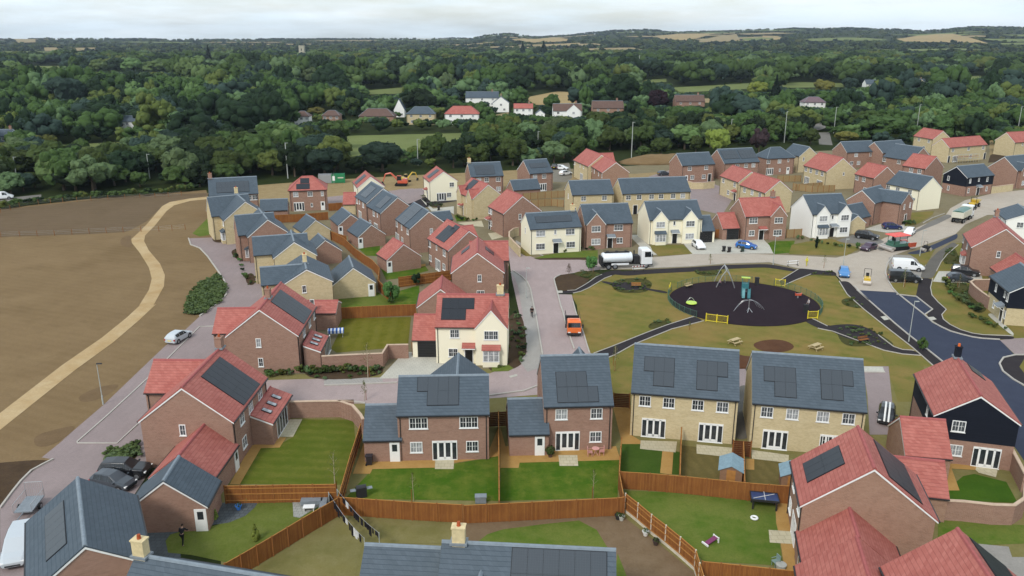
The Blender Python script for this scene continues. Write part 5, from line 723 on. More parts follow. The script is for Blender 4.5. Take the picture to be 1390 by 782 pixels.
VEHICLES = [
('hatch','silver hatchback parked on the paved street beside the bare field',(-45.95,104.7),76.9,3,{'c':'silver'}),
('suv','black car parked farther from the grey roofed garage in the bottom left',(-36.81,68.63),0,3.4,{'c':'black'}),
('hatch','dark grey car parked nose to the grey roofed garage, its headlight showing',(-37.03,66.62),-16.4,4.8,{'c':'darkgrey'}),
('mpv','silver grey people carrier with a trailer, in the bottom left corner',(-39.84,56.39),-71.4,4.4,{'c':'silver'}),
('tipper_small','small orange tipper truck on the paved road by the park',(8.7,108.7),-90.5,9.4,{'c':'orange'}),
('tanker','white and silver tanker lorry parked opposite the brick and cream houses',(20.47,141.69),7.6,9.3,{}),
('hatch','white car on the drive of the cream house with two pointed gables',(37,155.96),-83,5.1,{'c':'white'}),
('hatch','bright blue hatchback on the drive of the red roofed house with one gable',(46.34,155.54),-26.9,2.8,{'c':'blue'}),
('hatch','dark purple car leaving the drive beside the park junction',(69.98,154.23),-141.1,4.6,{'c':'purple'}),
('suv','black car on the drive right of the white house with two gables',(73.5,163.47),-36.9,3.9,{'c':'black'}),
('hatch','dark blue car outside the brick corner house',(82.73,172.36),-4.2,3.1,{'c':'navy'}),
('hatch','white car behind the paving machine',(84.11,167.25),-128.1,7.9,{'c':'white'}),
('paver','paving machine with a red canopy in the middle of the road',(75.92,154.72),18.7,5.9,{}),
('van','white panel van in the parking bay',(71.05,139.95),-15.1,5,{'c':'white'}),
('van','black van parked in front of the white one',(67.12,132.84),-11.3,4.9,{'c':'vblack'}),
('suv','black car on the drive close against the red roofed brick house',(79.61,136.75),-28.8,4.2,{'c':'black'}),
('hatch','dark grey car on the drive beside the curved brick wall',(76.67,132.96),-11.2,3.7,{'c':'darkgrey'}),
('hatch','light blue hatchback parked at the road edge facing the playground path',(58.18,136.4),-109.6,6,{'c':'blue2'}),
('roller','yellow road roller at the edge of the fresh asphalt',(60.17,131.57),-112.2,5.7,{}),
('tipper','large tipper lorry with a pale body, green load sheet and white cab',(102.53,181.01),47.3,19,{}),
('dumper','small yellow dumper behind the tipper lorry',(113.46,196.24),44.5,4.5,{}),
('miniroller','small dark compaction machine standing on the fresh asphalt footpath',(80.82,153.32),23.1,2.4,{}),
('excavator','orange red excavator with its arm folded down, on the bare earth',(-31.12,226.15),180,2.3,{'c':'red'}),
('container','green shipping container in front of the trees',(-49.85,231.39),10.1,3,{'c':'green'}),
('container','grey storage container left of the green one',(-53.13,230.86),9.8,3.1,{'c':'cgrey'}),
('hatch','white car parked beside the stepped red roofed pair',(15.68,255.05),-25.9,3.7,{'c':'white'}),
('suv','dark car parked left of the white one by the stepped red roofed pair',(13.45,256.76),82.7,9.9,{'c':'black'}),
('hatch','dark car on the far estate road below the earth bank',(45.87,243.78),16.7,4.1,{'c':'darkgrey'}),
('hatch','black small car with two white stripes on the pink driveway',(40.98,80.55),-115.7,4.2,{'c':'mini'}),
('van','white van on the lane beyond the hedge at the left edge',(-131.29,206.17),26.2,2.3,{'c':'white'}),
('hatch','white car on the stone yard, nearer of two',(16.23,244.45),33.7,4.6,{'c':'white'}),
('trailer','open mesh sided trailer behind the silver people carrier',(-42.65,62.74),-82.4,3,{}),
('excavator','yellow mini excavator beside the orange red one',(-30.63,232.34),38.8,2.2,{'c':'yellow'}),
]
PEOPLE = [
('work','person in dark clothes stepping across the small lawn beside the grey roofed garage',(-27.12,57.55),89.3,(0.02,0.02,0.025),(0.02,0.02,0.022),(0.03,0.02,0.015),1.75),
('walk','person in dark clothes walking along the pavement beside the paved road',(2.97,114.12),87.7,(0.03,0.015,0.015),(0.025,0.02,0.022),(0.02,0.012,0.01),1.72),
('stand','road worker in yellow high visibility clothing standing on the pale road',(53.74,142.42),-166.7,(0.75,0.72,0.03),(0.55,0.5,0.05),(0.6,0.6,0.05),1.78),
('stand','child in a pink and dark outfit beside the metal swing',(34.79,129.81),27,(0.55,0.35,0.4),(0.03,0.03,0.05),(0.05,0.03,0.02),1.25),
('stand','person in a pale grey top beside the black bin at the playground edge',(45.6,118.25),180,(0.5,0.48,0.48),(0.05,0.05,0.07),(0.1,0.07,0.05),1.68),
]
PROPS = [
('shed','blue grey roofed wooden shed behind the brown fence, left of the passage fence',(20.55,67.5),-16.3,{'s':1}),
('shed','blue grey roofed shed half hidden by the red roof',(25.84,66.58),-13.7,{'s':0.9}),
('swing','silver arched metal swing frame on the dark playground disc',(35.85,130.82),81.3,{}),
('tower','tall teal play tower with slides and a lime green top',(37.65,125.05),-105.3,{}),
('arch_climber','silver curved climbing frame on the dark playground disc',(35.96,116.66),14.6,{}),
('spinner','round lime yellow spinning disc in the playground',(28.01,120.13),0,{}),
('springer','small red rocking toy near the right edge of the playground disc',(45.75,123.45),0,{}),
('bin','black litter bin at the far side of the playground disc',(41.27,130.73),0,{}),
('bin','black litter bin beside the person in a pale top',(44.53,116.36),0,{}),
('ygate','yellow metal gate of two leaves at the near left path',(28.55,112.38),-21.8,{'n':2}),
('ygate','yellow metal gate at the path to the road junction',(44.3,130.27),-23.2,{'n':1}),
('ygate','yellow metal gate beside the black bin at the right path',(43.87,113.44),5.5,{'n':1}),
('ygate','narrow yellow metal gate seen end on at the far left path',(25.7,126.43),73,{'n':1}),
('bench','pale bench at the far left edge of the playground disc',(29.46,129.09),39.9,{}),
('bench','small pink grey bench on the dark gravel patch at the top of the park',(20.73,129.18),0,{}),
('bench','dark bench on the round gravel patch near the black gabled house',(48.12,103.8),19.5,{}),
('picnic','pale wooden picnic table on the dry grass, left of the red soil mound',(30.34,103.21),35,{}),
('picnic','pale wooden picnic table on the dry grass, right of the red soil mound',(40.64,101.2),35,{}),
('outdoor_table','blue topped dark games table on the big lawn beside the brown fence',(22.41,63.19),-10,{}),
('ring','white round ring toy lying on the big lawn',(21.03,61.27),0,{}),
('slide','small white and plum toy slide lying on the big lawn',(16.45,57.75),30,{}),
('chair','grey green plastic garden chair at the corner of the big lawn',(20.82,54.7),200,{'c':(0.2,0.27,0.25)}),
('stool','round pale wicker stool beside the grey green garden chair',(21.12,54.29),0,{}),
('pot','white flower pot by the slanting fence',(11.2,58.82),0,{'c':(0.7,0.7,0.68)}),
('pot','small dark flower pot by the slanting fence',(11.84,57.5),0,{'c':(0.06,0.04,0.035)}),
('pot','black pot in the corner where the fences meet',(9.19,61.21),0,{'c':(0.03,0.03,0.03)}),
('pot','pale pot in the corner where the fences meet',(9.48,61.07),0,{'c':(0.5,0.5,0.45)}),
('planter','grey garden storage box against the long brown fence',(-2.81,63.92),2,{}),
('barbecue','dark covered barbecue in the corner of the left bright lawn',(-13.67,64.77),20,{}),
('sofa','grey garden sofa and low table on the white stone patio',(-17.88,63.22),5,{}),
('bistro_table','pink round garden table beside the french doors',(8.35,72.55),0,{}),
('chair','pink garden chair left of the pink round table',(7.77,72.36),0,{'c':(0.6,0.3,0.27)}),
('chair','pink garden chair right of the pink round table',(8.96,72.55),180,{'c':(0.6,0.3,0.27)}),
('pot','blue flower pot on the slate patch by the grey roofed garage',(-24.19,62.72),0,{'c':(0.05,0.2,0.6)}),
('pottree','leafy potted plant beside the french doors of the right brick house',(3.81,72.12),0,{}),
('airer','garden airer draped with blue and white striped cloth',(-24.56,106.15),10,{}),
('wbin','dark wheelie bin beside the left brick garage wing',(-13.93,70.59),0,{'c':(0.03,0.025,0.03)}),
('wbin','green wheelie bin between the red roofs in the bottom right',(31.79,54.82),0,{'c':(0.02,0.08,0.03)}),
('wbin','wheelie bin with an orange lid between the red roofs in the bottom right',(32.65,54.88),0,{'c':(0.04,0.04,0.04),'lid':(0.75,0.2,0.02)}),
('wbin','black wheelie bin on the left side of the blue car drive',(41.28,153.04),0,{'c':(0.02,0.02,0.02)}),
('wbin','black wheelie bin just right of another on the blue car drive',(42.16,152.42),0,{'c':(0.025,0.02,0.02)}),
('wbin','dark green wheelie bin beside the blue car',(44.84,152.79),0,{'c':(0.02,0.04,0.03)}),
('wbin','black wheelie bin on the planted bed of the cream house with the square panel',(-20.75,196.6),0,{'c':(0.02,0.02,0.02)}),
('wbin','black wheelie bin on the pale pavement below the cream house with the square panel',(-17.66,192.26),0,{'c':(0.02,0.02,0.02)}),
('barrier','white and red road barrier beside the tanker lorry',(22.63,139.24),13.1,{}),
('barrier','white road barrier at the junction by the road worker',(51.31,142.74),15.1,{}),
('satdish','dark coal bunker against the brick garage by the bright green strip',(-27.53,158.06),-60,{}),
('clothesline','washing line hung with dark and white clothes, left of the pair',(-13.85,58.78),-57.6,{'L':8}),
('clothesline','washing line hung with dark clothes, right of the pair',(-13,59.39),-54.1,{'L':8}),
('scaffold','grey scaffold against the long buff terrace',(151.49,269.49),17.7,{}),
]
POLES = [
('lamp','grey street lamp beside the fresh asphalt road',(54.48,104.14),5.8),
('lamp','slender street lamp at the edge of the bare field',(-46.55,84.22),5),
('lamp','street lamp beside the light blue hatchback',(60.53,142.74),2.6),
('lamp','street lamp in front of the red roofed house with one gable',(47.97,143.5),5.3),
('lamp','street lamp on the verge right of the lay-by',(77.8,149.53),2),
('lamp','street lamp by the pavement near the walking person',(2.27,123.45),2.5),
('pole','thin pale pole at the far left edge of the wood',(-146.32,238.36),6.4),
('pole','thin pale pole rising from the wood above the bare field',(-107.05,238.36),7.2),
('pole','thin pale pole behind the hipped red roofed house',(-66.21,238.36),10.5),
('pole','thin pale pole standing before the pale meadow strip',(-30.62,264.1),8.5),
('pole','thin pale pole above the narrow brick house',(9.26,290.78),8),
('pole','thin pale pole just left of the earth bank',(41.34,281.33),12.2),
('pole','thin pale pole behind the pale green willow',(86.28,323.16),9.2),
('pole','thin pale pole among the trees left of the lane',(107.61,323.16),12.1),
('pole','thin pale pole right at the mouth of the lane',(139.64,355.94),11.2),
('pole','thin pale pole behind the top buff red roofed house',(175.47,355.94),12.2),
('pole','thin pale pole above the far right red roof',(219.33,355.94),11.6),
]
MASTS = [
((113,982.2),18,'pale mast rising from the wood, left of two'),
((143.3,946.6),20,'pale mast rising from the wood, right of two'),
]
FARHOUSES = [
('white cottage with brown hipped roof, leftmost beside the wood',(-96.9,379.1),7.6,'white','brownroof','hip',5,0),
('brown roofed house among the trees left of the long bungalow',(-84.3,383.3),8.6,'brown','brownroof','hip',5,0),
('long low bungalow with brown roof beyond the meadow',(-66.2,402.1),17.6,'brown','brownroof','hip',3,0),
('tall narrow house with a steep grey gabled roof between dark trees',(-58.6,429.4),5.9,'white','slate','gable',3.6,90),
('buff house with grey hipped roof and white dormers',(-43.4,391.7),13.9,'buff','slate','hip',5,0),
('white house with red hipped roof beyond the meadow',(-23.9,391.7),16.7,'white','tile','hip',5,0),
('white house with grey roofs and several gables on the rise',(-18,498.5),20.1,'white','slate','gable',5,0),
('white annexe with dark ground floor below the grey roofed white house',(-6.1,458.7),9.2,'white','slate','gable',5,90),
('white cottage with red roof at the trees right of the drive',(5.8,423.1),10,'white','tile','gable',5,0),
('small white gabled outhouse beside the red roofed cottage',(14.2,414.7),4.9,'white','slate','gable',3,90),
('white house with a wide white gable and brown roof',(27.5,408.4),14.5,'white','brownroof','lgable',5,0),
('dark brown roofed house with two white dormers',(49.5,425.2),16.1,'brown','brownroof','gable',5,0),
('brick house with brown roof right of the copper beech',(101,469.2),16.7,'brick','brownroof','gable',5,0),
('white house with purple brown roof beside the lane',(169.3,462.9),12.6,'white','purple','hip',5,0),
('grey roofed house half hidden behind a spruce',(280.9,645.1),13.8,'white','slate','gable',5,0),
('grey roofed house with a pale gable in the wood on the right',(316.3,653.4),17.8,'buff','slate','lgable',5,0),
('white house under dark trees, above the bare field',(-166.7,356.1),9.7,'white','slate','gable',5,0),
('pale house in the wood left of the church tower',(-471.7,1396.8),29.8,'brown','brownroof','gable',5,0),
('pale flat roofed house in the wood right of the church tower',(-185.2,1086.9),24.5,'cream','cream','gable',4,0),
('dark roofed house at the left edge of the wood',(-187.8,301.7),5.7,'bluegrey','slate','gable',5,0),
]
TOWER = (-309.9, 1246.0)
BELTS = [
[(-147.11,195.48),(-121.98,208.83),(-107.66,215.09),(-84.37,221.72),(-74.4,232.41),(-60.3,240.1),(-50.39,245.51),(-30.89,251.14),(-17.55,257.03),(1.19,261.62),(15.73,266.38),(41.08,292.84),(54.68,294.79),(85.15,309.12),(105.42,320.21),(117.78,322.52),(126.57,347.51),(101.37,370.37),(67.07,364.38),(34.9,370.37),(1.53,339.63),(-21.37,315.68),(-64.1,315.68),(-105.36,294.79),(-140.03,289.03),(-175.83,296.76),(-203.3,268)],
[(131.62,332.09),(135.41,309.12),(166.02,332.09),(183.6,337.08),(207.89,332.09),(231.51,327.24),(304.39,434.16),(248.39,460.43),(167.51,426.04)],
]
NOTABLE = [
('willow','bright yellow green rounded tree at the wood edge behind the grey roofs',(73.38,290.78),9.6,5),
('green','smaller fresh green tree left of the bright yellow green one',(66.71,295.74),6.1,2.7),
('copper','large dark purple copper beech among green trees',(80.2,456.78),12.4,7.7),
('copper2','dull purple leaved tree at the wood edge right of the bright yellow green one',(89.64,295.74),8.8,3.7),
('green','pale green bush tree at the foot of the pole by the earth bank',(45.48,283.64),3.9,2.6),
('green','rounded mid green tree above the earth bank',(52.17,285.04),7,4.1),
('green','small bright green conifer above the stepped red roofs',(29.4,295.74),4.7,2.1),
('yellow','golden yellow tree beside the lane house',(224.34,602.05),11.2,7.5),
('bluegreen','broad blue green spruce behind the lane house',(254.93,629.23),12,6.1),
('darkcon','tall dark columnar conifer left of the lane house',(161.3,508.65),18.5,5),
('green','bright green tree right of the purple roofed lane',(115.98,317.29),6.5,3.4),
('yellow','yellow green shrubby tree at the mouth of the lane',(131.83,323.16),4.8,5),
('green','broad bright green tree behind the far grey roofs',(150,332.37),10.2,9),
('green','bright green tree on the right, above the red terrace',(179.43,342.09),8.9,5.5),
('light','pale green rounded tree, leftmost of the bright row beyond the wood',(-433.32,877.62),18.1,11.6),
('light','pale green rounded tree in the middle of the bright row beyond the wood',(-407.35,899.14),18.9,12.7),
('light','broad pale green tree right of the middle of the bright row',(-373.02,877.62),17.1,14.7),
('light','tall green rounded tree at the right end of the bright row',(-279.12,721.67),23.4,10.2),
('darkcon','dark pointed conifer on the skyline left of the church tower',(-442.65,1229.37),29.6,6.5),
('bluegreen','big grey green tree near the left meadow',(-251.89,468.75),20.7,10.9),
('green','round green tree below the church tower, beside the cottages',(-84.25,434.53),10.4,5),
('dark','very dark broad tree at the left of the cottages',(-103.39,355.94),18.3,8),
('dark','very dark broad tree behind the grey hipped house',(-49.18,445.38),14.3,9.5),
('pale','pale green tree behind the white cottages',(-46.98,612.23),15.8,7.6),
('pale','grey green willow below the church tower',(-164.63,681.16),17.1,8.4),
('yellow','dull yellow green tree by the left cottages',(-103.11,434.53),4.9,5.4),
('green','olive green tree beside the straw field',(21.84,456.78),10.7,5.3),
('dark','tall dark round topped tree right of the straw field',(61.94,468.75),20.7,10),
('bright','lime green tree beside the distant meadow',(169.76,573.41),12,7.1),
('dark','dark round tree beside the distant meadow, left of the lime green one',(210.33,767.21),12.5,9.5),
('darkcon','dark spiky conifer in the left of the skyline group',(21.18,1673.57),32.2,8.8),
('darkcon','dark spiky conifer in the right of the skyline group',(62.75,1673.57),33,11.7),
]
SAPLINGS = [
('sapling','tall thin staked tree in the bed beside the brick garden wall',(-17.69,91.79),4.6),
('sapling','thin young tree by the pavement in front of the curving brick wall',(-16.96,85.25),2.5),
('sapling','thin leafy young tree at the corner of the mown lawn',(-16.14,65.12),4.4),
('sapling','thin staked young tree in the left bright lawn',(-8.87,64.1),2.9),
('sapling','thin bent young tree in the right bright lawn',(7.36,64.47),3),
('brown','narrow brown leaved young tree in the round soil bed',(9.86,134.72),2.6),
('leafy','small green young tree on the corner before the tanker lorry',(14.27,139.24),3),
('cypress','dark slim cypress in front of the white house with two gables',(60.11,155.29),2.5),
('leafy','bright green bush at the tip of the dry verge',(68.12,154.91),1.5),
('leafy','green young tree on the verge of the asphalt road',(54.61,100.79),1.9),
('sapling','pale thin sapling behind the right brick house roof',(13.13,95.77),2.7),
('sapling','thin sapling in front of the left buff pair',(12.9,94.07),3.4),
('sapling','sapling in the dry verge in front of the black van',(65.44,129.49),3.5),
('sapling','sapling in the planted verge by the black cars',(74.49,129.07),2.4),
('conifer','small yellow green conifer on the lawn with the man',(-21.31,58.19),1.6),
('leafy','leafy small tree by the lawns behind the red garage',(-19,121.13),3.7),
('leafy','dark leafy bush on the bright lawn behind the red garage',(-15.98,130.01),2.4),
('leafy','round green bush at the edge of the olive lawn',(-18.92,120.61),1.4),
('conifer','yellow green shrub beside the grey roofed garage wall',(-25.68,61.25),1),
('leafy','pale flowering shrub on the slate patch by the fence',(-23.74,63.9),0.7),
('sapling','thin young tree in front of the far left cream corner',(14.36,138.72),1.8),
('sapling','young tree on the dry park grass near the path to the playground',(25.36,108.96),1.2),
('sapling','young tree beside the pale road, above the swing',(36.35,143.5),2),
('sapling','young tree in the middle of the pale road edge above the playground',(56.5,141.34),2.4),
]
HEDGES = [
('hedge along the top of the bare field, in front of the wood',[(-125.5,191.07),(-121.82,197.18),(-116.97,201.94),(-112.22,205.66),(-105.94,208.73),(-97.25,211.36),(-91.71,214.86),(-87.72,217.64),(-85.38,219.62)],2,1.6),
]
SHRUBS = [
('low shrub in the bed below the brick garden wall, left of the concrete drive','shrubs below the brick garden wall',[(-25.21,93.16),(-22.21,93.62),(-19.17,94.02),(-16.28,93.82)],16,(0.7,1.3)),
('low shrub in the bed below the wall of the house with the striped airer','shrubs below the airer house wall',[(-30.25,92.32),(-27.62,92.91),(-25.38,93.32)],10,(0.6,1.1)),
('small shrub in the bed beside the black cars and the curved wall','shrubs beside the black cars',[(73.65,131.19),(71.71,125.4),(70.85,120.84),(70.63,118.1),(71.02,116.58)],14,(0.7,1.4)),
('small shrub in front of the white house with two gables','shrubs before the white gabled house',[(58.82,163.95),(61.42,161.87),(64.26,157.21),(67.48,155.67)],9,(0.5,1)),
('small shrub in the bed beside the bay window cream house','shrubs beside the bay window house',[(0.4,113.76),(0.95,105.92),(1.18,99.73),(0.61,96.17)],9,(0.5,0.9)),
('small shrub by the front door of the brick corner house','shrubs before the brick corner house',[(86.54,176.57),(88.7,177.38),(90.11,176.57)],5,(0.7,1.2)),
('small shrub in front of the tanker lorry gardens','shrubs on the verge behind the tanker lorry',[(9.54,152.18),(13.41,154.03),(16.93,154.66)],8,(0.5,0.9)),
('small shrub in front of the buff house with red cross gables','shrubs before the red cross gabled house',[(-13.12,183.41),(-10.76,180.85),(-9.26,180.01),(-7.54,182.55)],8,(0.6,1.1)),
('small dark shrub against the front of a house on the left street','shrubs on the left street',[(-54.49,152.19),(-52.48,149.37),(-45.95,134.27),(-45.51,136),(-43.82,133.14)],8,(0.5,0.9)),
('small shrub near the front door of the black gabled house','shrubs by the right edge',[(68.47,114.97),(69.16,112.94),(69.29,110.01),(70.48,109.07)],8,(0.5,1)),
]
HAZE = 6e-5
# ------------------------------------------------------------------ terrain and ground surfaces
CREST = [(-400, 53), (0, 52.5), (100, 52), (300, 53), (500, 52.5), (640, 52), (662, 48), (685, 46), (705, 47), (722, 50.5), (760, 49), (800, 46), (830, 43.5), (870, 42.5), (900, 44.5), (960, 44), (1000, 42), (1060, 40.5), (1100, 40.5), (1150, 41), (1180, 43), (1220, 43.5), (1260, 42), (1300, 39.5), (1340, 41), (1400, 41), (1800, 42)]
def crest(t):
    for (a, b), (c, d) in zip(CREST, CREST[1:]):
        if a <= t <= c: return b+(d-b)*(t-a)/(c-a)
    return 52
def height(x, y):                       # gentle valley floor, hills rising to a crest about 4.8 km out
    r = math.hypot(x, y)
    if r < 900 or y < 1: return 0.0
    t = max(-400, min(1800, 695+1100*x/y))
    top = max(40+(52.0-crest(t))/1100*4800-14, 2)
    k = min(1, max(0, (r-1500)/3300)); return top*k*k*(3-2*k)
def terrain():
    vs, fs = [(0, 0, 0)], []
    radii = [30, 80, 160, 260, 400, 600, 850]+[900+i*130 for i in range(0, 31)]+[5100, 5600, 6300, 7200, 8200]
    N = 288
    for r in radii:
        for k in range(N):
            a = 2*math.pi*k/N; x, y = r*math.sin(a), r*math.cos(a); z = height(x, y)
            if r > 4950: z *= max(0, 1-(r-4950)/900)
            vs.append((x, y, z))
    for k in range(N): fs.append((0, 1+(k+1) % N, 1+k))
    for i in range(len(radii)-1):
        for k in range(N):
            m = (k+1) % N; a = 1+i*N; b = a+N; fs.append((a+k, a+m, b+m, b+k))
    me = bpy.data.meshes.new('ground'); me.from_pydata(vs, [], fs); me.materials.append(MATS['ground']); me.update()
    bm = bmesh.new(); bm.from_mesh(me); bmesh.ops.recalc_face_normals(bm, faces=bm.faces)
    if sum(f.normal.z for f in bm.faces) < 0: bmesh.ops.reverse_faces(bm, faces=bm.faces)
    bm.to_mesh(me); bm.free()
    tag(obj('ground', me), None, None, kind='structure')
terrain()
def sheet(name, mat, z, pts):
    for _ in range(2 if name in ('soil_patch', 'planting_bed', 'garden_bed', 'soil_mound', 'footpath') else 0):      # rounded outlines
        q = []
        for a, c in zip(pts, list(pts[1:])+[pts[0]]):
            d = math.hypot(c[0]-a[0], c[1]-a[1]); k = min(.25, .9/d) if d > 0 and name == 'footpath' else .25
            q += [(a[0]*(1-k)+c[0]*k, a[1]*(1-k)+c[1]*k), (a[0]*k+c[0]*(1-k), a[1]*k+c[1]*(1-k))]
        pts = q
    tris = tessellate_polygon([[Vector((x, y, 0)) for x, y in pts]])
    me = bpy.data.meshes.new(name)
    me.from_pydata([(x, y, z) for x, y in pts], [], [tuple(t) for t in tris])
    bm = bmesh.new(); bm.from_mesh(me)
    bmesh.ops.recalc_face_normals(bm, faces=bm.faces)
    for f in bm.faces:
        if f.normal.z < 0: f.normal_flip()
    bm.to_mesh(me); bm.free(); me.materials.append(MATS[mat])
    return tag(obj(name, me), None, None, kind='structure')
for i_, (nm, mt, ly, pts) in enumerate(GROUND): sheet(nm, mt, .01*ly+.0004*i_/10+.002*(i_ % 4), pts)
DISC = (36.5, 121.5); DR = 11.5
m_ = MB(); m_.prism([(0, 0)], 0, 0) if False else None
m_.loft([[(DISC[0]+DR*math.cos(2*math.pi*k/72), DISC[1]+DR*.98*math.sin(2*math.pi*k/72), z) for k in range(72)] for z in (0, .07)])
tag(m_.build('playground_surface', 'rubber'), None, None, kind='structure')
def dashed_sheet(name, mat, pts, dz):
    bm = bmesh.new(); vs = [bm.verts.new((x, y, 0)) for x, y in pts]
    bmesh.ops.triangle_fill(bm, use_beauty=True, edges=[bm.edges.new((vs[i], vs[(i+1) % len(vs)])) for i in range(len(vs))])
    for _ in range(3): bmesh.ops.subdivide_edges(bm, edges=[e for e in bm.edges if e.calc_length() > 40], cuts=1, use_grid_fill=False)
    bmesh.ops.triangulate(bm, faces=bm.faces)
    for v in bm.verts: v.co.z = height(v.co.x, v.co.y)+dz
    for f in bm.faces:
        f.normal_update()
        if f.normal.z < 0: f.normal_flip()
    me = bpy.data.meshes.new(name); bm.to_mesh(me); bm.free(); me.materials.append(MATS[mat])
    tag(obj(name, me), None, None, kind='structure')
for mt, pts in FIELDS:
    far = math.hypot(*pts[0]); dashed_sheet('field', mt, pts, .06 if far < 1400 else 5.0)
def kerb(w, h, pts):
    m = MB(); n = len(pts); P2 = [Vector(p) for p in pts]; L, Rr = [], []
    for i in range(n):
        d = (P2[min(i+1, n-1)]-P2[max(i-1, 0)]).normalized(); s = Vector((-d.y, d.x))*w/2; L.append(P2[i]+s); Rr.append(P2[i]-s)
    for i in range(n-1):
        a, b, c, d = Rr[i], Rr[i+1], L[i+1], L[i]
        m.hull8([(q.x, q.y, 0) for q in (a, b, c, d)], [(q.x, q.y, h+.05) for q in (a, b, c, d)])
    tag(m.build('kerb', 'kerb'), None, None, kind='structure')
for k_ in KERBS: kerb(*k_)
# raised earth bank behind the estate road
def mound(name, mat, cx, cy, rx, ry, h, rot, kind='structure', n=40, rings=7):
    m = MB(); rr = []
    for j in range(rings+1):
        t = j/rings; ring = []
        for k in range(n):
            a = 2*math.pi*k/n; q = 1+.12*noise.noise((cx+3*math.cos(a), cy+3*math.sin(a), 1))
            x, y = rx*(1-t)*q*math.cos(a), ry*(1-t)*q*math.sin(a); c, s = math.cos(rot), math.sin(rot)
            X, Y = cx+x*c-y*s, cy+x*s+y*c
            ring.append((X, Y, h*math.sin(t*math.pi/2)**.8*(1+.25*noise.noise((X*.3, Y*.3, 2))) if j else 0))
        rr.append(ring)
    m.loft(rr); o = m.build(name, mat, smooth=True); return tag(o, None, None, kind=kind)
mound('earth_bank', 'field', 51, 272, 16, 7, 2.6, .25); mound('soil_mound', 'redsoil', 27.5, 97.2, 5.6, 2.6, .7, -.1)
mound('soil_heap', 'darksoil', 47.3, 58.9, 2.2, 2.6, .9, .2); mound('soil_heap', 'darksoil', 168, 262, 5, 3, 1.2, .2)

# ------------------------------------------------------------------ windows, doors (meshes shared between houses)
CACHE = {}
def win_mesh(key, w, h, cols, bar=True, side=None, frame='white_upvc'):
    if key in CACHE: return CACHE[key]
    m = MB(); b = .075; y0, y1 = -.06, .03; yc, dy = (y0+y1)/2, y1-y0
    m.box(0, yc, b/2, w, dy, b); m.box(0, yc, h-b/2, w, dy, b)
    for s in (-1, 1): m.box(s*(w/2-b/2), yc, h/2, b, dy, h-2*b)
    iw = w-2*b; edges = [-iw/2+iw*i/cols for i in range(cols+1)] if not side else [-iw/2, -iw/2+side, 0, iw/2-side, iw/2]
    for e in edges[1:-1]: m.box(e, yc-.002, h/2, .19 if side else .07, dy-.01, h-2*b)
    if side: m.box(0, yc-.003, .22, iw-2*side, dy-.012, .24); m.box(0, yc-.003, h-.14, iw, dy-.012, .14)
    if bar:
        for a, c in zip(edges, edges[1:]):
            for zz in ((.5,) if h < 1.6 else ()): m.box((a+c)/2, yc+.005, h*zz, (c-a)-.07, .03, .03)
            if h < 1.6 and c-a > .42: m.box((a+c)/2, yc+.007, h/2, .028, .026, h-2*b)
    m.box(0, -.045, -.04, w+.12, .13, .06)
    p = MB(); p.box(0, -.005, h/2, w-2*b-.004, .02, h-2*b-.004)
    CACHE[key] = (m.mesh('window', frame), p.mesh('pane', 'glass'), p.mesh('pane', 'glass_curtain'), p.mesh('pane', 'glass_mid')); return CACHE[key]
def door_mesh(key):
    if key in CACHE: return CACHE[key]
    m = MB(); p = MB()
    if key == 'wd':
        m.box(0, -.03, 1.05, .98, .08, 2.1); p.box(0, -.073, 1.5, .5, .012, .75); CACHE[key] = (m.mesh('door', 'white_upvc'), p.mesh('pane', 'glass'), 'pane')
    elif key == 'bd':
        for s in (-1, 1): m.box(s*.53, -.03, 1.07, .1, .09, 2.14)
        m.box(0, -.03, 2.19, 1.16, .09, .1); p.box(0, -.02, 1.07, .96, .06, 2.12); p.box(.36, -.06, 1.05, .03, .05, .12)
        CACHE[key] = (m.mesh('door', 'white_upvc'), p.mesh('door_leaf', 'black_door'), 'door_leaf')
    elif key == 'gd':
        for s in (-1, 1): m.box(s*1.25, -.02, 1.07, .09, .07, 2.14)
        m.box(0, -.02, 2.18, 2.59, .07, .1)
        for i in range(6): p.box(0, -.012, .18+i*.355, 2.4, .035, .345)
        CACHE[key] = (m.mesh('garage_door', 'dark_metal'), p.mesh('door_leaf', 'black_door'), 'door_leaf')
    return CACHE[key]
def bay_meshes():
    if 'bay' in CACHE: return CACHE['bay']
    w, d, h = 2.1, .65, 1.45; m = MB(); m.box(0, -d/2, .35, w, d, .7); 
    f = MB(); f.box(0, -d/2, .74, w+.06, d+.04, .08); f.box(0, -d/2, .78+h, w+.04, d+.02, .1)
    for x in (-w/2+.06, -w/6, w/6, w/2-.06): f.box(x, -d+.05, .78+h/2-.03, .09, .09, h-.1)
    for s in (-1, 1): f.box(s*(w/2-.06), -.05, .78+h/2-.03, .09, .09, h-.1)
    f.box(0, -d+.045, .78+h*.55, w-.14, .04, .035)
    p = MB(); p.box(0, -d+.07, .78+h/2-.03, w-.2, .02, h-.12)
    for s in (-1, 1): p.box(s*(w/2-.07), -d/2, .78+h/2-.03, .02, d-.2, h-.12)
    r = MB(); z0 = .84+h; r.hull8([(-w/2-.15, -d-.15, z0), (w/2+.15, -d-.15, z0), (w/2+.15, 0, z0), (-w/2-.15, 0, z0)], [(-w/2-.15, -d-.15, z0+.07), (w/2+.15, -d-.15, z0+.07), (w/2+.15, 0, z0+.55), (-w/2-.15, 0, z0+.55)])
    CACHE['bay'] = (m, f.mesh('window_frame', 'white_upvc'), p.mesh('pane', 'glass_curtain'), r); return CACHE['bay']
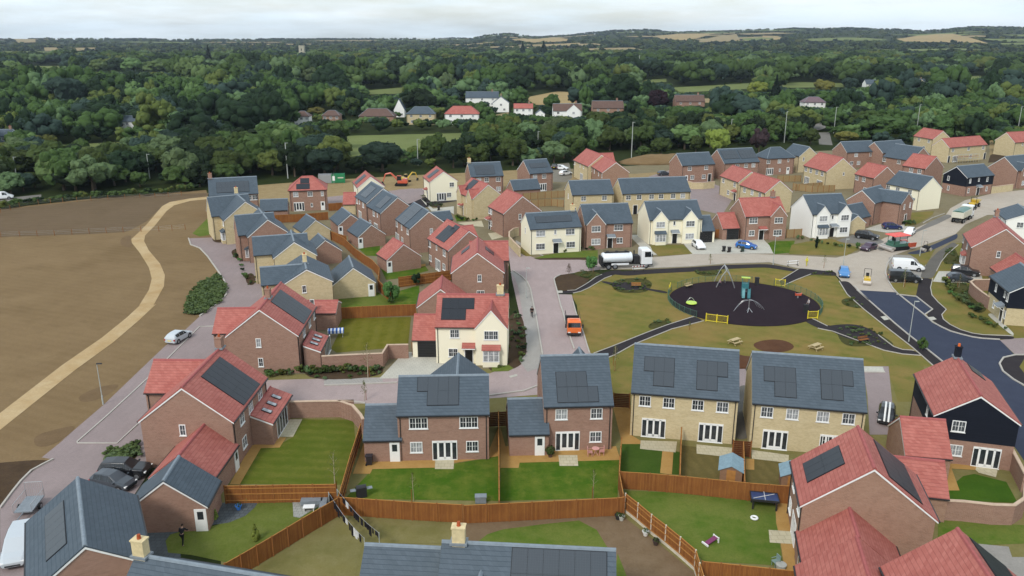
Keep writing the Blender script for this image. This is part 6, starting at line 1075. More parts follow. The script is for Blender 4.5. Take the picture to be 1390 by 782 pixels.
def opening(root, M, face, hw, hl, u, kind, wall, roof, off=0):
    pos, rz = {'S': ((u, -hw-off), 0), 'N': ((u, hw+off), math.pi), 'E': ((hl+off, u), math.pi/2), 'W': ((-hl-off, u), -math.pi/2)}[face]
    z0 = .03
    if kind[0] == 'u': z0 = 3.5
    if kind[0] == 'l': z0 = .92
    if kind in ('us',): z0 = 3.75
    def at(z): return M @ Matrix.Translation((pos[0], pos[1], z)) @ Matrix.Rotation(rz, 4, 'Z')
    def put(name, me, T): o = obj(name, me, root); o.matrix_local = T; return o
    curtain = random.random() < .22
    if kind in ('u1', 'l1'): f = win_mesh('w1', .62, 1.15, 1)
    elif kind in ('u2', 'l2'): f = win_mesh('w2', 1.2, 1.15, 2)
    elif kind in ('u3', 'l3'): f = win_mesh('w3', 1.8, 1.2, 3)
    elif kind in ('us', 'ls'): f = win_mesh('ws', .5, .9, 1, False)
    elif kind == 'fr': f = win_mesh('fr', 2.45, 2.12, 4, False, .5); curtain = False
    elif kind == 'bifold': f = win_mesh('bf', 3.7, 2.1, 4, False)
    elif kind in ('bay', 'bayl'):
        m, fm, pm, r = bay_meshes()
        for nm, me in (('bay_wall', m.mesh('bay_wall', wall)), ('bay_roof', r.mesh('bay_roof', roof))): put(nm, me, at(0))
        w = put('bay_window', fm, at(0)); obj('pane', pm, w); return
    elif kind == 'po':
        m = MB(); m.hull8([(-.85, -.95, 2.38), (.85, -.95, 2.38), (.85, 0, 2.38), (-.85, 0, 2.38)], [(-.85, -.95, 2.46), (.85, -.95, 2.46), (.85, 0, 2.86), (-.85, 0, 2.86)])
        p = put('porch_canopy', m.mesh('porch_canopy', roof if roof == 'tile' else 'lead'), at(0))
        b = MB()
        for s in (-1, 1): b.tube((s*.72, -.8, 2.37), (s*.72, -.02, 1.75), .05, n=6); b.box(s*.72, -.42, 2.33, .09, .84, .09)
        b.box(0, -.93, 2.32, 1.7, .06, .12); obj('bracket', b.mesh('bracket', 'white_paint'), p); return
    elif kind in ('wd', 'bd', 'gd'):
        a, b, nm = door_mesh(kind); d = put('garage_door' if kind == 'gd' else 'door', a, at(z0)); obj(nm, b, d); return
    else: return
    w = put('french_doors' if kind == 'fr' else 'folding_doors' if kind == 'bifold' else 'window', f[0], at(z0)); obj('pane', f[2 if curtain else random.choice((1, 3, 3)) if kind not in ('fr', 'bifold') else 1], w)
def chevron(W, ze, zr, t=.12, top=0): 
    return [(-W/2, ze+top), (0, zr+top), (W/2, ze+top), (W/2, ze+top-t*.85), (0, zr+top-t), (-W/2, ze+top-t*.85)]
def solar(root, M, face, u, v, c, r, L, W, ze, zr, wide=False, dark=False):
    half = W/2; pitch = math.atan2(zr-ze, half); s = -1 if face == 'S' else 1
    pw, ph = (1.65, .99) if wide else (1.0, 1.62); w, h = c*(pw+.02), r*(ph+.02)
    u = max(-L/2+.2+w/2, min(L/2-.2-w/2, u)); sl = half/math.cos(pitch); d = max(h/2+.25, min(sl-h/2-.2, v*sl))
    y = s*d*math.cos(pitch); z = zr-d*math.sin(pitch)
    T = M @ Matrix.Translation((u, y, z)) @ Matrix.Rotation(0 if face == 'S' else math.pi, 4, 'Z') @ Matrix.Rotation(pitch, 4, 'X') @ Matrix.Translation((0, 0, .0))
    f = MB(); f.box(0, 0, .01, w+.08, h+.08, .06); a = f.build('solar_array', 'solar_frame', root); a.matrix_local = T
    key = 'pv%d%d' % (wide, dark)
    if key not in CACHE: q = MB(); q.box(0, 0, .05, pw, ph, .03); CACHE[key] = q.mesh('solar_panel', 'solar_dark' if dark else 'solar_cell')
    for i in range(c):
        for j in range(r): o = obj('solar_panel', CACHE[key], a, (-w/2+(i+.5)*(pw+.02), -h/2+(j+.5)*(ph+.02), .005))
def block(root, b, M):
    L, W, ze, zr, wall, roof = (b[k] for k in ('L', 'W', 'ze', 'zr', 'wall', 'roof')); low = b.get('low'); hip = b.get('hip'); lean = b['kind'] == 'lean'
    sl = (zr-ze)/(W/2); ov = .14 if low else .22; hw = W/2-ov; hl = L/2-.09; zt = ze+ov*sl-.14
    def put(name, mb, mat, smooth=False): o = mb.build(name, mat, root, smooth); o.matrix_local = M; return o
    m = MB()
    if hip: m.box(0, 0, (ze-.1)/2, 2*(hl-ov), 2*hw, ze-.1); hl -= ov
    elif lean: m.prism([(-hw, 0), (-.02, 0), (-.02, zr-.16), (-hw, zt)], -hl, hl)
    else: m.prism([(-hw, 0), (hw, 0), (hw, zt), (0, zr-.15), (-hw, zt)], -hl, hl)
    put('wall', m, wall)
    if b.get('clad'):
        m = MB(); q = hw+.04; z2 = zt-.06; m.prism([(-q, 2.6), (q, 2.6), (q, z2), (0, zr-.18), (-q, z2)], -hl-.04, hl+.04); put('cladding', m, 'cladding')
    m = MB(); rid = 'ridge_tile' if roof == 'tile' else 'ridge_slate'
    if hip:
        h = W/2; A = [(-L/2, -h, ze), (L/2, -h, ze), (L/2, h, ze), (-L/2, h, ze)]; p, q = (-L/2+h*.9, 0, zr), (L/2-h*.9, 0, zr)
        for pts in ((A[0], A[1], q, p), (A[2], A[3], p, q), (A[1], A[2], q), (A[3], A[0], p)): m.poly(pts)
        Bt = [(x, y, z-.09) for x, y, z in A]
        for i in range(4): m.poly((Bt[i], Bt[(i+1) % 4], A[(i+1) % 4], A[i]))
        m.poly(Bt[::-1]); ro = put('roof', m, roof)
        m = MB(); m.tube(p, q, .1, n=6)
        for c, e in ((A[0], p), (A[3], p), (A[1], q), (A[2], q)): m.tube((c[0], c[1], c[2]+.02), e, .09, n=6)
    elif lean:
        m.prism([(-W/2, ze), (0, zr), (0, zr-.12), (-W/2, ze-.1)], -L/2, L/2); ro = put('roof', m, roof); m = MB(); m.box(0, -.06, zr+.02, L, .14, .08)
    else:
        m.prism(chevron(W, ze, zr), -L/2, L/2); ro = put('roof', m, roof)
        m = MB(); m.prism([(-.16, zr-.10), (-.1, zr+.03), (0, zr+.07), (.1, zr+.03), (.16, zr-.10), (0, zr-.05)], -L/2, L/2)
    put('ridge_tiles', m, rid)
    if not hip:
        for s in (-1, 1):
            m = MB()
            pr = chevron(W-.05, ze-.09, zr-.14, .17) if not lean else [(-W/2+.03, ze-.11), (-.02, zr-.14), (-.02, zr-.32), (-W/2+.03, ze-.28)]
            x = s*(L/2-.045); m.prism(pr, x if s > 0 else x-.04, x+.04 if s > 0 else x); put('bargeboard', m, 'white_paint')
    for s in ((-1,) if lean else (-1, 1)):
        m = MB(); m.box(0, s*(W/2+.055), ze-.09, L-.02, .11, .1); put('gutter', m, 'dark_metal')
    if not low:
        for sx_ in (-1, 1):
            m = MB(); x = sx_*(hl-.25); m.tube((x, -hw-.06, .05), (x, -hw-.06, ze-.35), .045, n=6); m.tube((x, -hw-.06, ze-.35), (x, -W/2-.03, ze-.13), .045, n=6); put('downpipe', m, 'dark_metal')
    for f, u, kind in b.get('op', ()):
        u = max(-1, min(1, u/((hl if f in 'SN' else hw)-.4)))*((hl if f in 'SN' else hw)-.4)
        opening(root, M, f, hw+(.04 if b.get('clad') and kind[0] == 'u' else 0), hl+(.04 if b.get('clad') and kind[0] == 'u' else 0), u, kind, wall, roof)
    for s in b.get('sol', ()): solar(root, M, s[0], s[1], s[2], s[3], s[4], L, W, ze, zr, dark=roof == 'tile')
    for x, c in b.get('ch', ()):
        m = MB(); x = max(-L/2+.4, min(L/2-.4, x)); cw = .55 if c == 'dark' else .85; m.box(x, 0, zr, cw, .6, 2.2); m.box(x, 0, zr+1.15, cw+.1, .7, .1)
        o = put('chimney', m, {'brick': 'brick', 'cream': 'chimney_cream', 'dark': 'cladding'}[c])
        for d in (0,): q = MB(); q.tube((x+d, 0, zr+1.2), (x+d, 0, zr+1.5), .14, .11, n=10); q.build('chimney_pot', 'chimney_pot' if c != 'dark' else 'orange_pot', o)
        q = MB(); q.box(x, 0, zr-.02, 1.15, .85, .16); q.build('flashing', 'lead', o)
    for g in b.get('xg', ()):
        f, u, sp, pr = g[:4]; s = -1 if f == 'S' else 1; rest = list(g[4:]); hgt = rest[0] if rest and rest[0] else sp/2*math.tan(R(50)); zg = min(zr-.05, ze+hgt)
        u = max(-hl+sp/2-.1, min(hl-sp/2+.1, u)); y0 = s*(hw+pr); yin = s*(hw-.3); yend = s*(W/2)*(zr-zg)/(zr-ze); sp2 = sp-.3
        T = M @ Matrix.Translation((u, 0, 0))
        m = MB(); k = (zg-ze)/(sp/2); zt2 = zg-(sp2/2)*k-.13
        lo, hi = min(y0, yin), max(y0, yin); m.prism([(-sp2/2, 0), (sp2/2, 0), (sp2/2, zt2), (0, zg-.14), (-sp2/2, zt2)], lo, hi, 'y')
        o = m.build('gable_wall', wall, root); o.matrix_local = T
        a, c = y0+s*.1, yend-s*.15; m = MB(); m.prism(chevron(sp, ze, zg), min(a, c), max(a, c), 'y'); o = m.build('gable_roof', roof, root); o.matrix_local = T
        m = MB(); m.prism([(-.14, zg-.08), (0, zg+.06), (.14, zg-.08), (0, zg-.04)], min(a, c), max(a, c), 'y'); o2 = m.build('ridge_tiles', rid, o)
        m = MB(); a2 = a-s*.045; m.prism(chevron(sp-.05, ze-.09, zg-.14, .17), min(a2, a2+s*.04), max(a2, a2+s*.04), 'y'); o = m.build('bargeboard', 'white_paint', root); o.matrix_local = T
        for kd in rest[1:]: opening(root, T, f, hw, hl, 0, kd, wall, roof, pr)
def house(h):
    b0 = h['bl'][0]; root = thing(h['name'], h['label'], h['cat'], (b0['x'], b0['y'], 0), R(b0['a']), h['group'])
    for i, b in enumerate(h['bl']):
        M = Matrix.Identity(4) if i == 0 else Matrix.Translation((b['x'], b['y'], 0)) @ Matrix.Rotation(R(b['a']), 4, 'Z')
        block(root, b, M)
        if b.get('sky'):
            L, W, ze, zr = b['L'], b['W'], b['ze'], b['zr']; pt = math.atan2(zr-ze, W/2)
            for k in range(3):
                q = MB(); q.box(0, 0, .04, .62, 1.05, .08); o = q.build('skylight', 'dark_metal', root)
                o.matrix_local = M @ Matrix.Translation(((k-1)*L*.24, -W/4, (ze+zr)/2)) @ Matrix.Rotation(pt, 4, 'X') @ Matrix.Translation((0, 0, .02))
                q = MB(); q.box(0, 0, .085, .5, .92, .012); q.build('pane', 'glass_curtain', o)
    return root
for h_ in HOUSES: house(h_)
FARG = 'houses among the trees beyond the estate'
for lab, (x, y), w, wall, roof, style, ze, rot in FARHOUSES:
    d = min(9, max(6, w*.6)); L, W = (w, d) if rot == 0 else (d*1.1, w)
    up = ze >= 5
    op = [('S', -.32*L, 'u2'), ('S', .32*L, 'u2'), ('S', -.3*L, 'l2'), ('S', .3*L, 'l2'), ('S', 0, 'bd'), ('S', 0, 'u2')] if up else [('S', -.3*L, 'l2'), ('S', .3*L, 'l2'), ('S', 0, 'bd')]
    if rot: op = [('W', 0, 'u2' if up else 'l2'), ('W', -.2*W, 'l2')] 
    z0 = height(x, y)
    b = dict(kind='gable', x=x, y=y+d/2, a=rot, L=L, W=W, ze=ze, zr=ze+W/2*(.12 if wall == 'cream' else 1.9 if 'tall narrow' in lab else .75), wall=wall, roof=roof, hip=1 if style == 'hip' else 0, op=op, ch=[(.3*L, 'brick')] if style != 'hip' and ze >= 5 else [])
    if style == 'lgable': b['xg'] = [('S', .2*L, w*.5, 1.0, w*.24, 'u2')]; b['op'] = op[:1]+op[2:3]
    nm = {'white': 'white_house', 'brown': 'brown_house', 'bluegrey': 'grey_house', 'buff': 'buff_house', 'brick': 'brick_house', 'cream': 'pale_house'}[wall]
    r = house(dict(name=nm, label=lab, cat='house', group=FARG, bl=[b])); r.location.z = z0
# church tower
tw = thing('church_tower', 'square stone church tower rising from the wood', 'church tower', (TOWER[0], TOWER[1], 0))
m_ = MB(); m_.box(0, 0, 13, 7.5, 7.5, 26); m_.box(0, 0, 18, 7.9, 7.9, .5); m_.box(0, 0, 26.2, 8, 8, .6); m_.build('wall', 'stone_tower', tw)
m_ = MB()
for i in range(5):
    for s in (-1, 1): m_.box(-3.2+i*1.6, s*3.6, 27.2, .9, .5, 1.5); m_.box(s*3.6, -3.2+i*1.6, 27.2, .5, .9, 1.48)
m_.build('battlement', 'stone_tower', tw)
for s in range(4):
    m_ = MB(); a = s*math.pi/2; m_.box(3.72*math.sin(a), -3.72*math.cos(a), 22, 1.5, .2, 3.2, a); m_.build('belfry_window', 'dark_metal', tw)

# ------------------------------------------------------------------ fences and walls
GF = 'garden fences of the new estate'
for kind, lab, h, pts in FENCES:
    P2 = [Vector(p) for p in pts]; c0 = P2[0]
    name = {'fence': 'garden_fence', 'pfence': 'garden_fence', 'gate': 'garden_gate', 'wall': 'brick_wall', 'bwall': 'buff_wall', 'wire': 'wire_fence', 'railing': 'railing'}[kind]
    root = thing(name, lab, 'gate' if kind == 'gate' else 'wall' if 'wall' in kind else 'fence', (c0.x, c0.y, 0), 0, GF if kind in ('fence', 'pfence') else None)
    tan = 'tan' in lab or 'weathered' in lab; dark = 'dark' in lab or 'slatted' in lab
    segs = []
    for a, b in zip(P2, P2[1:]):
        n = max(1, round((b-a).length/(1.83 if 'wall' not in kind else 6))) if kind != 'wire' else max(1, round((b-a).length/3.2))
        for i in range(n): segs.append((a.lerp(b, i/n), a.lerp(b, (i+1)/n)))
    allp = [s[0] for s in segs]+[segs[-1][1]]
    if 'wall' in kind:
        m, cp = MB(), MB(); 
        offs = []
        for i, p in enumerate(P2):
            d = (P2[min(i+1, len(P2)-1)]-P2[max(i-1, 0)]).normalized(); offs.append(Vector((-d.y, d.x)))
        for i in range(len(P2)-1):
            def q(z, w, e0=0): return [((P2[j]+offs[j]*s*w-c0).x, (P2[j]+offs[j]*s*w-c0).y, z) for j, s in ((i, -1), (i+1, -1), (i+1, 1), (i, 1))]
            m.hull8(q(0, .11), q(h, .11)); cp.hull8(q(h+.003, .17), q(h+.09, .14))
        m.build('brickwork', 'brick' if kind == 'wall' else 'buff', root); cp.build('coping', 'copings', root); continue
    if kind == 'railing':
        w = MB(); w.path([((p-c0).x, (p-c0).y, 1.0) for p in allp], .022, 5); w.build('top_rail', 'paint_dgreen', root); w = MB(); w.path([((p-c0).x, (p-c0).y, .12) for p in allp], .018, 4); w.build('rail', 'paint_dgreen', root)
        w = MB()
        for a, b in segs:
            for i in range(14): q = a.lerp(b, i/14)-c0; w.tube((q.x, q.y, .12), (q.x, q.y, 1.0), .008, n=4, caps=False)
        w.build('bars', 'paint_dgreen', root); pm = MB(); pm.tube((0, 0, 0), (0, 0, 1.12), .03, n=6); pme = pm.mesh('post', 'paint_dgreen')
        for p in allp[:100]: obj('post', pme, root, ((p-c0).x, (p-c0).y, 0))
        continue
    if kind == 'wire':
        w = MB()
        for z in (.45, .8, 1.1): w.path([((p-c0).x, (p-c0).y, z) for p in allp], .012, 4)
        w.build('wire', 'steel', root); pm = MB(); pm.tube((0, 0, 0), (0, 0, 1.25), .06, n=6); pme = pm.mesh('post', 'post_wood')
        for p in allp[:100]: obj('post', pme, root, ((p-c0).x, (p-c0).y, 0))
        continue
    hv = h+random.uniform(-.02, .02)
    for a, b in segs if kind == 'gate' else list(zip(P2, P2[1:])):
        d = b-a; ang = math.atan2(d.y, d.x); l = d.length; m = MB()
        if kind == 'gate':
            for i in range(8): m.box(l/2, 0, .2+i*h/8.5, l-.12, .04, h/8.5*.82)
        else: m.box(l/2, 0, h/2+.03, l, .04, h-.06)
        o = m.build('panel', 'fence_tan' if tan else 'fence_dark' if dark else 'fence_wood', root); o.location = ((a-c0).x, (a-c0).y, 0); o.rotation_euler.z = ang
        if kind != 'gate':
            m = MB(); s = -1 if ('rail' in lab or kind == 'pfence') else 1
            for z in (.35, 1.0, 1.55): m.box(l/2, s*.045, z, l, .045, .08)
            m.box(l/2, 0, h+.02, l, .07, .035); o2 = m.build('rail', 'rail_wood' if not tan else 'fence_tan', o)
            if kind == 'pfence': m = MB(); m.box(l/2, -.03, .14, l, .06, .28); m.build('gravel_board', 'post_pale', o)
    pm = MB(); pm.box(0, 0, (h+.08)/2, .11, .11, h+.08); pme = pm.mesh('post', 'post_pale' if kind == 'pfence' else 'post_wood')
    for p in allp[:100]: 
        o = obj('post', pme, root, ((p-c0).x, (p-c0).y, 0))
# ------------------------------------------------------------------ vehicles
def bev(o, w=.03, seg=2):
    m = o.modifiers.new('bevel', 'BEVEL'); m.width = w; m.segments = seg; m.limit_method = 'ANGLE'; m.angle_limit = R(35); return o
def wheel(parent, x, y, r, w, rim='rim'):
    k = 'wheel%.2f%.2f' % (r, w)
    if k not in CACHE:
        m = MB(); m.tube((0, -w/2, 0), (0, w/2, 0), r, n=18); q = MB(); q.tube((0, -w/2-.012, 0), (0, w/2+.012, 0), r*.62, n=14)
        CACHE[k] = (m.mesh('wheel', 'tyre'), q.mesh('rim', rim))
    o = obj('wheel', CACHE[k][0], parent, (x, y, r)); obj('rim', CACHE[k][1], o)
def patch(m, q, inset=.08, off=.012, flip=False):
    c = sum((Vector(p) for p in q), Vector())/4; n = (Vector(q[1])-Vector(q[0])).cross(Vector(q[3])-Vector(q[0])).normalized()
    if flip: n = -n
    pts = [Vector(p).lerp(c, inset)+n*off for p in q]; b = [p-n*.03 for p in pts]; m.hull8(b, pts)
SHAPES = {  # stations: x, z_bottom, z_belt, z_top, half width sill, half width belt, half width top
 'hatch': dict(L=4.1, w=.86, r=.31, ax=(-1.27, 1.25), st=[(-2.02, .36, .8, .88, .72, .78, .7), (-1.93, .24, .95, 1.06, .8, .84, .76), (-1.55, .2, .98, 1.4, .84, .86, .6), (-.8, .18, .97, 1.48, .86, .87, .62), (.15, .18, .94, 1.45, .86, .87, .62), (.98, .18, .91, .99, .86, .86, .74), (1.7, .2, .76, .84, .83, .83, .7), (2.05, .28, .56, .62, .7, .74, .62)], side=(2, 3, 4)),
 'suv': dict(L=4.6, w=.93, r=.36, ax=(-1.42, 1.4), st=[(-2.28, .45, .95, 1.05, .78, .84, .76), (-2.2, .32, 1.08, 1.2, .86, .9, .82), (-1.95, .28, 1.1, 1.62, .9, .92, .66), (-.9, .26, 1.1, 1.7, .92, .93, .68), (.25, .26, 1.07, 1.66, .92, .93, .68), (1.05, .26, 1.04, 1.12, .92, .92, .8), (1.95, .3, .95, 1.0, .9, .9, .76), (2.28, .4, .7, .78, .76, .8, .68)], side=(2, 3, 4)),
 'mpv': dict(L=4.9, w=.96, r=.34, ax=(-1.5, 1.55), st=[(-2.42, .42, 1.0, 1.1, .82, .88, .8), (-2.38, .3, 1.15, 1.3, .92, .95, .88), (-2.2, .26, 1.15, 1.8, .94, .96, .76), (-.9, .24, 1.13, 1.9, .95, .96, .78), (.55, .24, 1.1, 1.84, .95, .96, .76), (1.5, .24, 1.06, 1.14, .95, .95, .84), (2.1, .28, .9, .98, .9, .9, .78), (2.45, .36, .66, .74, .78, .82, .7)], side=(2, 3, 4)),
 'van': dict(L=5.3, w=.98, r=.34, ax=(-1.6, 1.6), st=[(-2.62, .4, 1.2, 1.85, .9, .94, .84), (-2.56, .28, 1.2, 1.95, .95, .98, .86), (-1.5, .26, 1.2, 2.0, .97, .98, .87), (-.2, .26, 1.18, 2.0, .97, .98, .87), (.75, .26, 1.15, 1.94, .97, .98, .84), (1.65, .26, 1.1, 1.2, .96, .96, .84), (2.3, .3, .9, .98, .9, .9, .78), (2.62, .38, .66, .74, .78, .82, .7)], side=(4,)),
}
def car(kind, lab, pos, ang, c, cat='car'):
    S = SHAPES[kind]; st = S['st']; L = S['L']
    name = {'hatch': 'hatchback', 'suv': 'estate_car', 'mpv': 'people_carrier', 'van': 'panel_van'}[kind]
    root = thing(name, lab, 'van' if kind == 'van' else 'car', (*pos, .012), R(ang), 'vehicles on the new estate')
    def ring(s): x, zb, zl, zt, a, b, t = s; return [(x, -a*.86, zb), (x, -a, zb+.14), (x, -b, (zb+zl)/2+.1), (x, -b*.985, zl), (x, -t, zt-.04), (x, -t*.86, zt), (x, t*.86, zt), (x, t, zt-.04), (x, b*.985, zl), (x, b, (zb+zl)/2+.1), (x, a, zb+.14), (x, a*.86, zb)]
    rg = [ring(s) for s in st]; m = MB(); m.loft(rg); body = m.build('body', 'paint_'+c, root, smooth=False); bev(body, .04, 2)
    for x in S['ax']:
        for s in (-1, 1): m = MB(); m.tube((x, s*(S['w']-.06), S['r']+.03), (x, s*(S['w']+.012), S['r']+.03), S['r']+.07, n=16); m.build('wheel_arch', 'chassis', root)
    i = S['side'][-1]
    g = MB(); patch(g, [rg[i][4], rg[i][7], rg[i+1][7], rg[i+1][4]], .1, .014, False); g.build('windscreen', 'car_glass', root)
    if kind != 'van' or c == 'white':
        j = S['side'][0]-1 if kind != 'van' else 0
        if kind != 'van': g = MB(); patch(g, [rg[j][7], rg[j][4], rg[j+1][4], rg[j+1][7]], .1, .014); g.build('rear_window', 'car_glass', root)
    for s in (0, 1):
        k = ((3, 4), (8, 7))[s]
        js = S['side'][:-1] if kind != 'van' else ()
        for j in js:
            q = [rg[j][k[0]], rg[j+1][k[0]], rg[j+1][k[1]], rg[j][k[1]]]; g = MB(); patch(g, q, .09, .014, s == 1); g.build('side_window', 'car_glass', root)
        j = S['side'][-1]; a, b, t0, t1 = rg[j][k[0]], rg[j+1][k[0]], rg[j][k[1]], rg[j+1][k[1]]
        if kind == 'van':
            a2 = tuple(Vector(rg[j-1][k[0]]).lerp(Vector(a), .35)); t2 = tuple(Vector(rg[j-1][k[1]]).lerp(Vector(t0), .35)); g = MB(); patch(g, [a2, a, t0, t2], .09, .014, s == 1); g.build('side_window', 'car_glass', root)
        g = MB(); m2 = tuple(Vector(a).lerp(Vector(b), .72)); u2 = tuple(Vector(t0).lerp(Vector(t1), .25)); patch(g, [a, m2, u2, t0], .1, .014, s == 1); g.build('side_window', 'car_glass', root)
    xf, xr = st[-2][0], st[1][0]; zf = (st[-2][1]+st[-2][2])/2+.12; zr_ = (st[1][1]+st[1][2])/2+.14
    for s in (-1, 1):
        m = MB(); m.box(xf+.22, s*st[-2][5]*.78, zf, .2, .3, .15); bev(m.build('headlight', 'lamp_lens', root), .03)
        m = MB(); m.box(xr-.03, s*st[1][5]*.86, zr_, .14, .2, .24); m.build('tail_light', 'lamp_red', root)
        m = MB(); m.box(st[-3][0]-.12, s*(st[-3][5]+.11), st[-3][2]+.06, .12, .2, .14); m.build('wing_mirror', 'paint_'+c, root)
        for x in S['ax']: wheel(root, x, s*(S['w']-.09), S['r'], .2)
    m = MB(); m.box(st[-1][0]-.015, 0, st[-1][1]+.12, .07, 1.1, .12); m.build('grille', 'chassis', root)
    m = MB(); m.box(st[0][0]-.0, 0, st[0][2]-.17, .05, .52, .11); m.build('number_plate', 'yellow_paint', root)
    if c == 'mini':
        for s in (-1, 1):
            m = MB()
            for a, b in zip(rg[1:], rg[2:]):
                z = lambda p: p[5][2]+.014
                m.hull8([(a[5][0], s*.2-.09, z(a)-.05), (b[5][0], s*.2-.09, z(b)-.05), (b[5][0], s*.2+.09, z(b)-.05), (a[5][0], s*.2+.09, z(a)-.05)], [(a[5][0], s*.2-.09, z(a)), (b[5][0], s*.2-.09, z(b)), (b[5][0], s*.2+.09, z(b)), (a[5][0], s*.2+.09, z(a))])
            m.build('stripe', 'white_paint', root)
    return root
def cab(root, x, w, h, L, paint, z=.55, high=None):
    m = MB(); hw = w/2
    m.loft([[(x+a, -hw*k, zz), (x+b, -hw*k, zz), (x+b, hw*k, zz), (x+a, hw*k, zz)] for zz, a, b, k in ((z, -L/2, L/2, 1), (z+h*.45, -L/2, L/2+.04, 1), (z+h*.92, -L/2, L/2-.16, .97), (z+h, -L/2+.08, L/2-.42, .86))])
    bev(m.build('cab', paint, root), .06)
    g = MB(); patch(g, [(x+L/2+.03, -hw, z+h*.48), (x+L/2+.03, hw, z+h*.48), (x+L/2-.14, hw*.97, z+h*.88), (x+L/2-.14, -hw*.97, z+h*.88)], .09, .02); g.build('windscreen', 'car_glass', root)
    for s in (-1, 1):
        g = MB(); q = [(x-L*.22, s*hw, z+h*.48), (x+L/2-.1, s*hw, z+h*.48), (x+L/2-.26, s*hw*.975, z+h*.86), (x-L*.22, s*hw*.975, z+h*.86)]; patch(g, q, .08, .02, s == 1); g.build('side_window', 'car_glass', root)
        m = MB(); m.box(x+L/2-.05, s*(hw+.2), z+h*.62, .14, .22, .5); m.build('wing_mirror', 'chassis', root)
        m = MB(); m.box(x+L/2+.03, s*hw*.72, z+.14, .08, .36, .18); m.build('headlight', 'lamp_lens', root)
    m = MB(); m.box(x+L/2+.04, 0, z-.08, .16, w*.98, .34); m.box(x, 0, z-.1, L, w*.96, .22); m.build('bumper', 'chassis', root)
def machine(kind, lab, pos, ang, ln, o):
    G_ = 'vehicles on the new estate'
    def T(name, cat): return thing(name, lab, cat, (*pos, .012), R(ang), G_)
    if kind in SHAPES: return car(kind, lab, pos, ang, o['c'])
    if kind == 'tanker':
        t = T('tanker_lorry', 'lorry'); m = MB(); m.box(-.3, 0, .8, 8.6, .9, .3); m.box(-4.3, 0, .62, .25, 2.3, .35); m.build('chassis', 'chassis', t)
        cab(t, 3.7, 2.45, 2.75, 2.0, 'paint_white', .75)
        m = MB(); n = 28
        m.loft([[(x, k*1.2*math.cos(2*math.pi*i/n), 1.95+k*.92*math.sin(2*math.pi*i/n)) for i in range(n)] for x, k in ((-4.35, .55), (-4.25, .93), (-4.1, 1), (.95, 1), (1.1, .93), (1.2, .55))]); m.build('tank', 'tank_metal', t, smooth=True)
        m = MB(); m.box(-1.6, 0, 2.92, 4.6, .75, .1); m.path([(-4, .5, 3.15), (.7, .5, 3.15)], .03); m.path([(-4, -.5, 3.15), (.7, -.5, 3.15)], .03)
        for x in (-3.3, -1.6, .1): m.tube((x, 0, 2.85), (x, 0, 3.12), .28, n=12)
        m.build('walkway', 'chassis', t)
        m = MB(); m.box(-4.5, 0, 1.5, .35, 2.1, 1.5); m.build('rear_cabinet', 'chassis', t)
        for s in (-1, 1): m = MB(); m.box(-1.2, s*1.13, .95, 3.2, .12, .32); m.build('side_guard', 'paint_white', t)
        m = MB(); m.box(1.95, 0, 1.6, 1.1, 1.6, 1.3); m.tube((1.9, .95, 1), (1.9, .95, 2.9), .12, n=8); m.build('pump_unit', 'chassis', t)
        for x in (3.6, -2.1, -3.3):
            for s in (-1, 1): wheel(t, x, s*1.02, .5, .34)
    elif kind == 'tipper_small':
        t = T('tipper_truck', 'truck'); m = MB(); m.box(-.6, 0, .62, 4.8, .8, .22); m.build('chassis', 'chassis', t); cab(t, 1.9, 1.95, 1.75, 1.65, 'paint_orange', .5)
        m = MB()
        for s in (-1, 1): m.box(-1.05, s*.98, 1.05, 3.3, .06, .5)
        m.box(-1.05, 0, .82, 3.3, 1.95, .08); m.box(-2.7, 0, 1.05, .06, 1.95, .5); m.box(.6, 0, 1.2, .06, 1.95, .85); m.build('tipper_body', 'chassis', t)
        m = MB(); m.box(1.75, 0, 2.28, .5, 1.3, .14); m.build('light_bar', 'paint_orange', t)
        m = MB()
        for x in (-2.6, .5):
            for s in (-1, 1): m.tube((x, s*.98, 1.2), (x, s*.98, 2.1), .03, n=6)
        for s in (-1, 1): m.tube((-2.6, s*.98, 2.1), (.5, s*.98, 2.1), .03, n=6)
        m.build('load_frame', 'chassis', t)
        for x in (1.75, -1.7):
            for s in (-1, 1): wheel(t, x, s*.86, .36, .24)
    elif kind == 'tipper':
        t = T('tipper_lorry', 'lorry'); m = MB(); m.box(-.2, 0, .85, 8.4, .9, .3); m.build('chassis', 'chassis', t); cab(t, 3.6, 2.45, 2.4, 1.9, 'paint_white', .75)
        m = MB(); B_ = [(-4.2, -1.2), (2.3, -1.2), (2.3, 1.2), (-4.2, 1.2)]
        m.hull8([(x*.97, y*.9, 1.15) for x, y in B_], [(x, y, 1.25) for x, y in B_])
        for s in (-1, 1):
            m.box(-.95, s*1.2, 1.95, 6.5, .07, 1.45)
            for i in range(7): m.box(-3.9+i*1.0, s*1.26, 1.95, .12, .08, 1.4)
        m.box(-4.2, 0, 1.9, .08, 2.4, 1.3); m.box(2.3, 0, 2.1, .08, 2.4, 1.7); m.build('tipper_body', 'paint_cream', t)
        m = MB(); n = 10; m.loft([[(-4.1+6.3*i/n, y, 2.5+.35*math.cos(y*1.2)+.08*math.sin(i*2.1)) for i in range(n+1)]+[(-4.1+6.3*(n-i)/n, y, 2.4) for i in range(n+1)] for y in (-1.12, -.6, 0, .6, 1.12)]); m.build('load_sheet', 'paint_dgreen', t)
        for x in (3.5, 1.7, -2.2, -3.4):
            for s in (-1, 1): wheel(t, x, s*1.02, .5, .34)
    elif kind == 'paver':
        t = T('paving_machine', 'machine'); m = MB(); m.box(0, 0, .95, 4.6, 1.7, .8); m.box(-1.2, 0, 1.6, 1.6, 1.6, .6); bev(m.build('body', 'paint_dgreen', t), .05)
        m = MB()
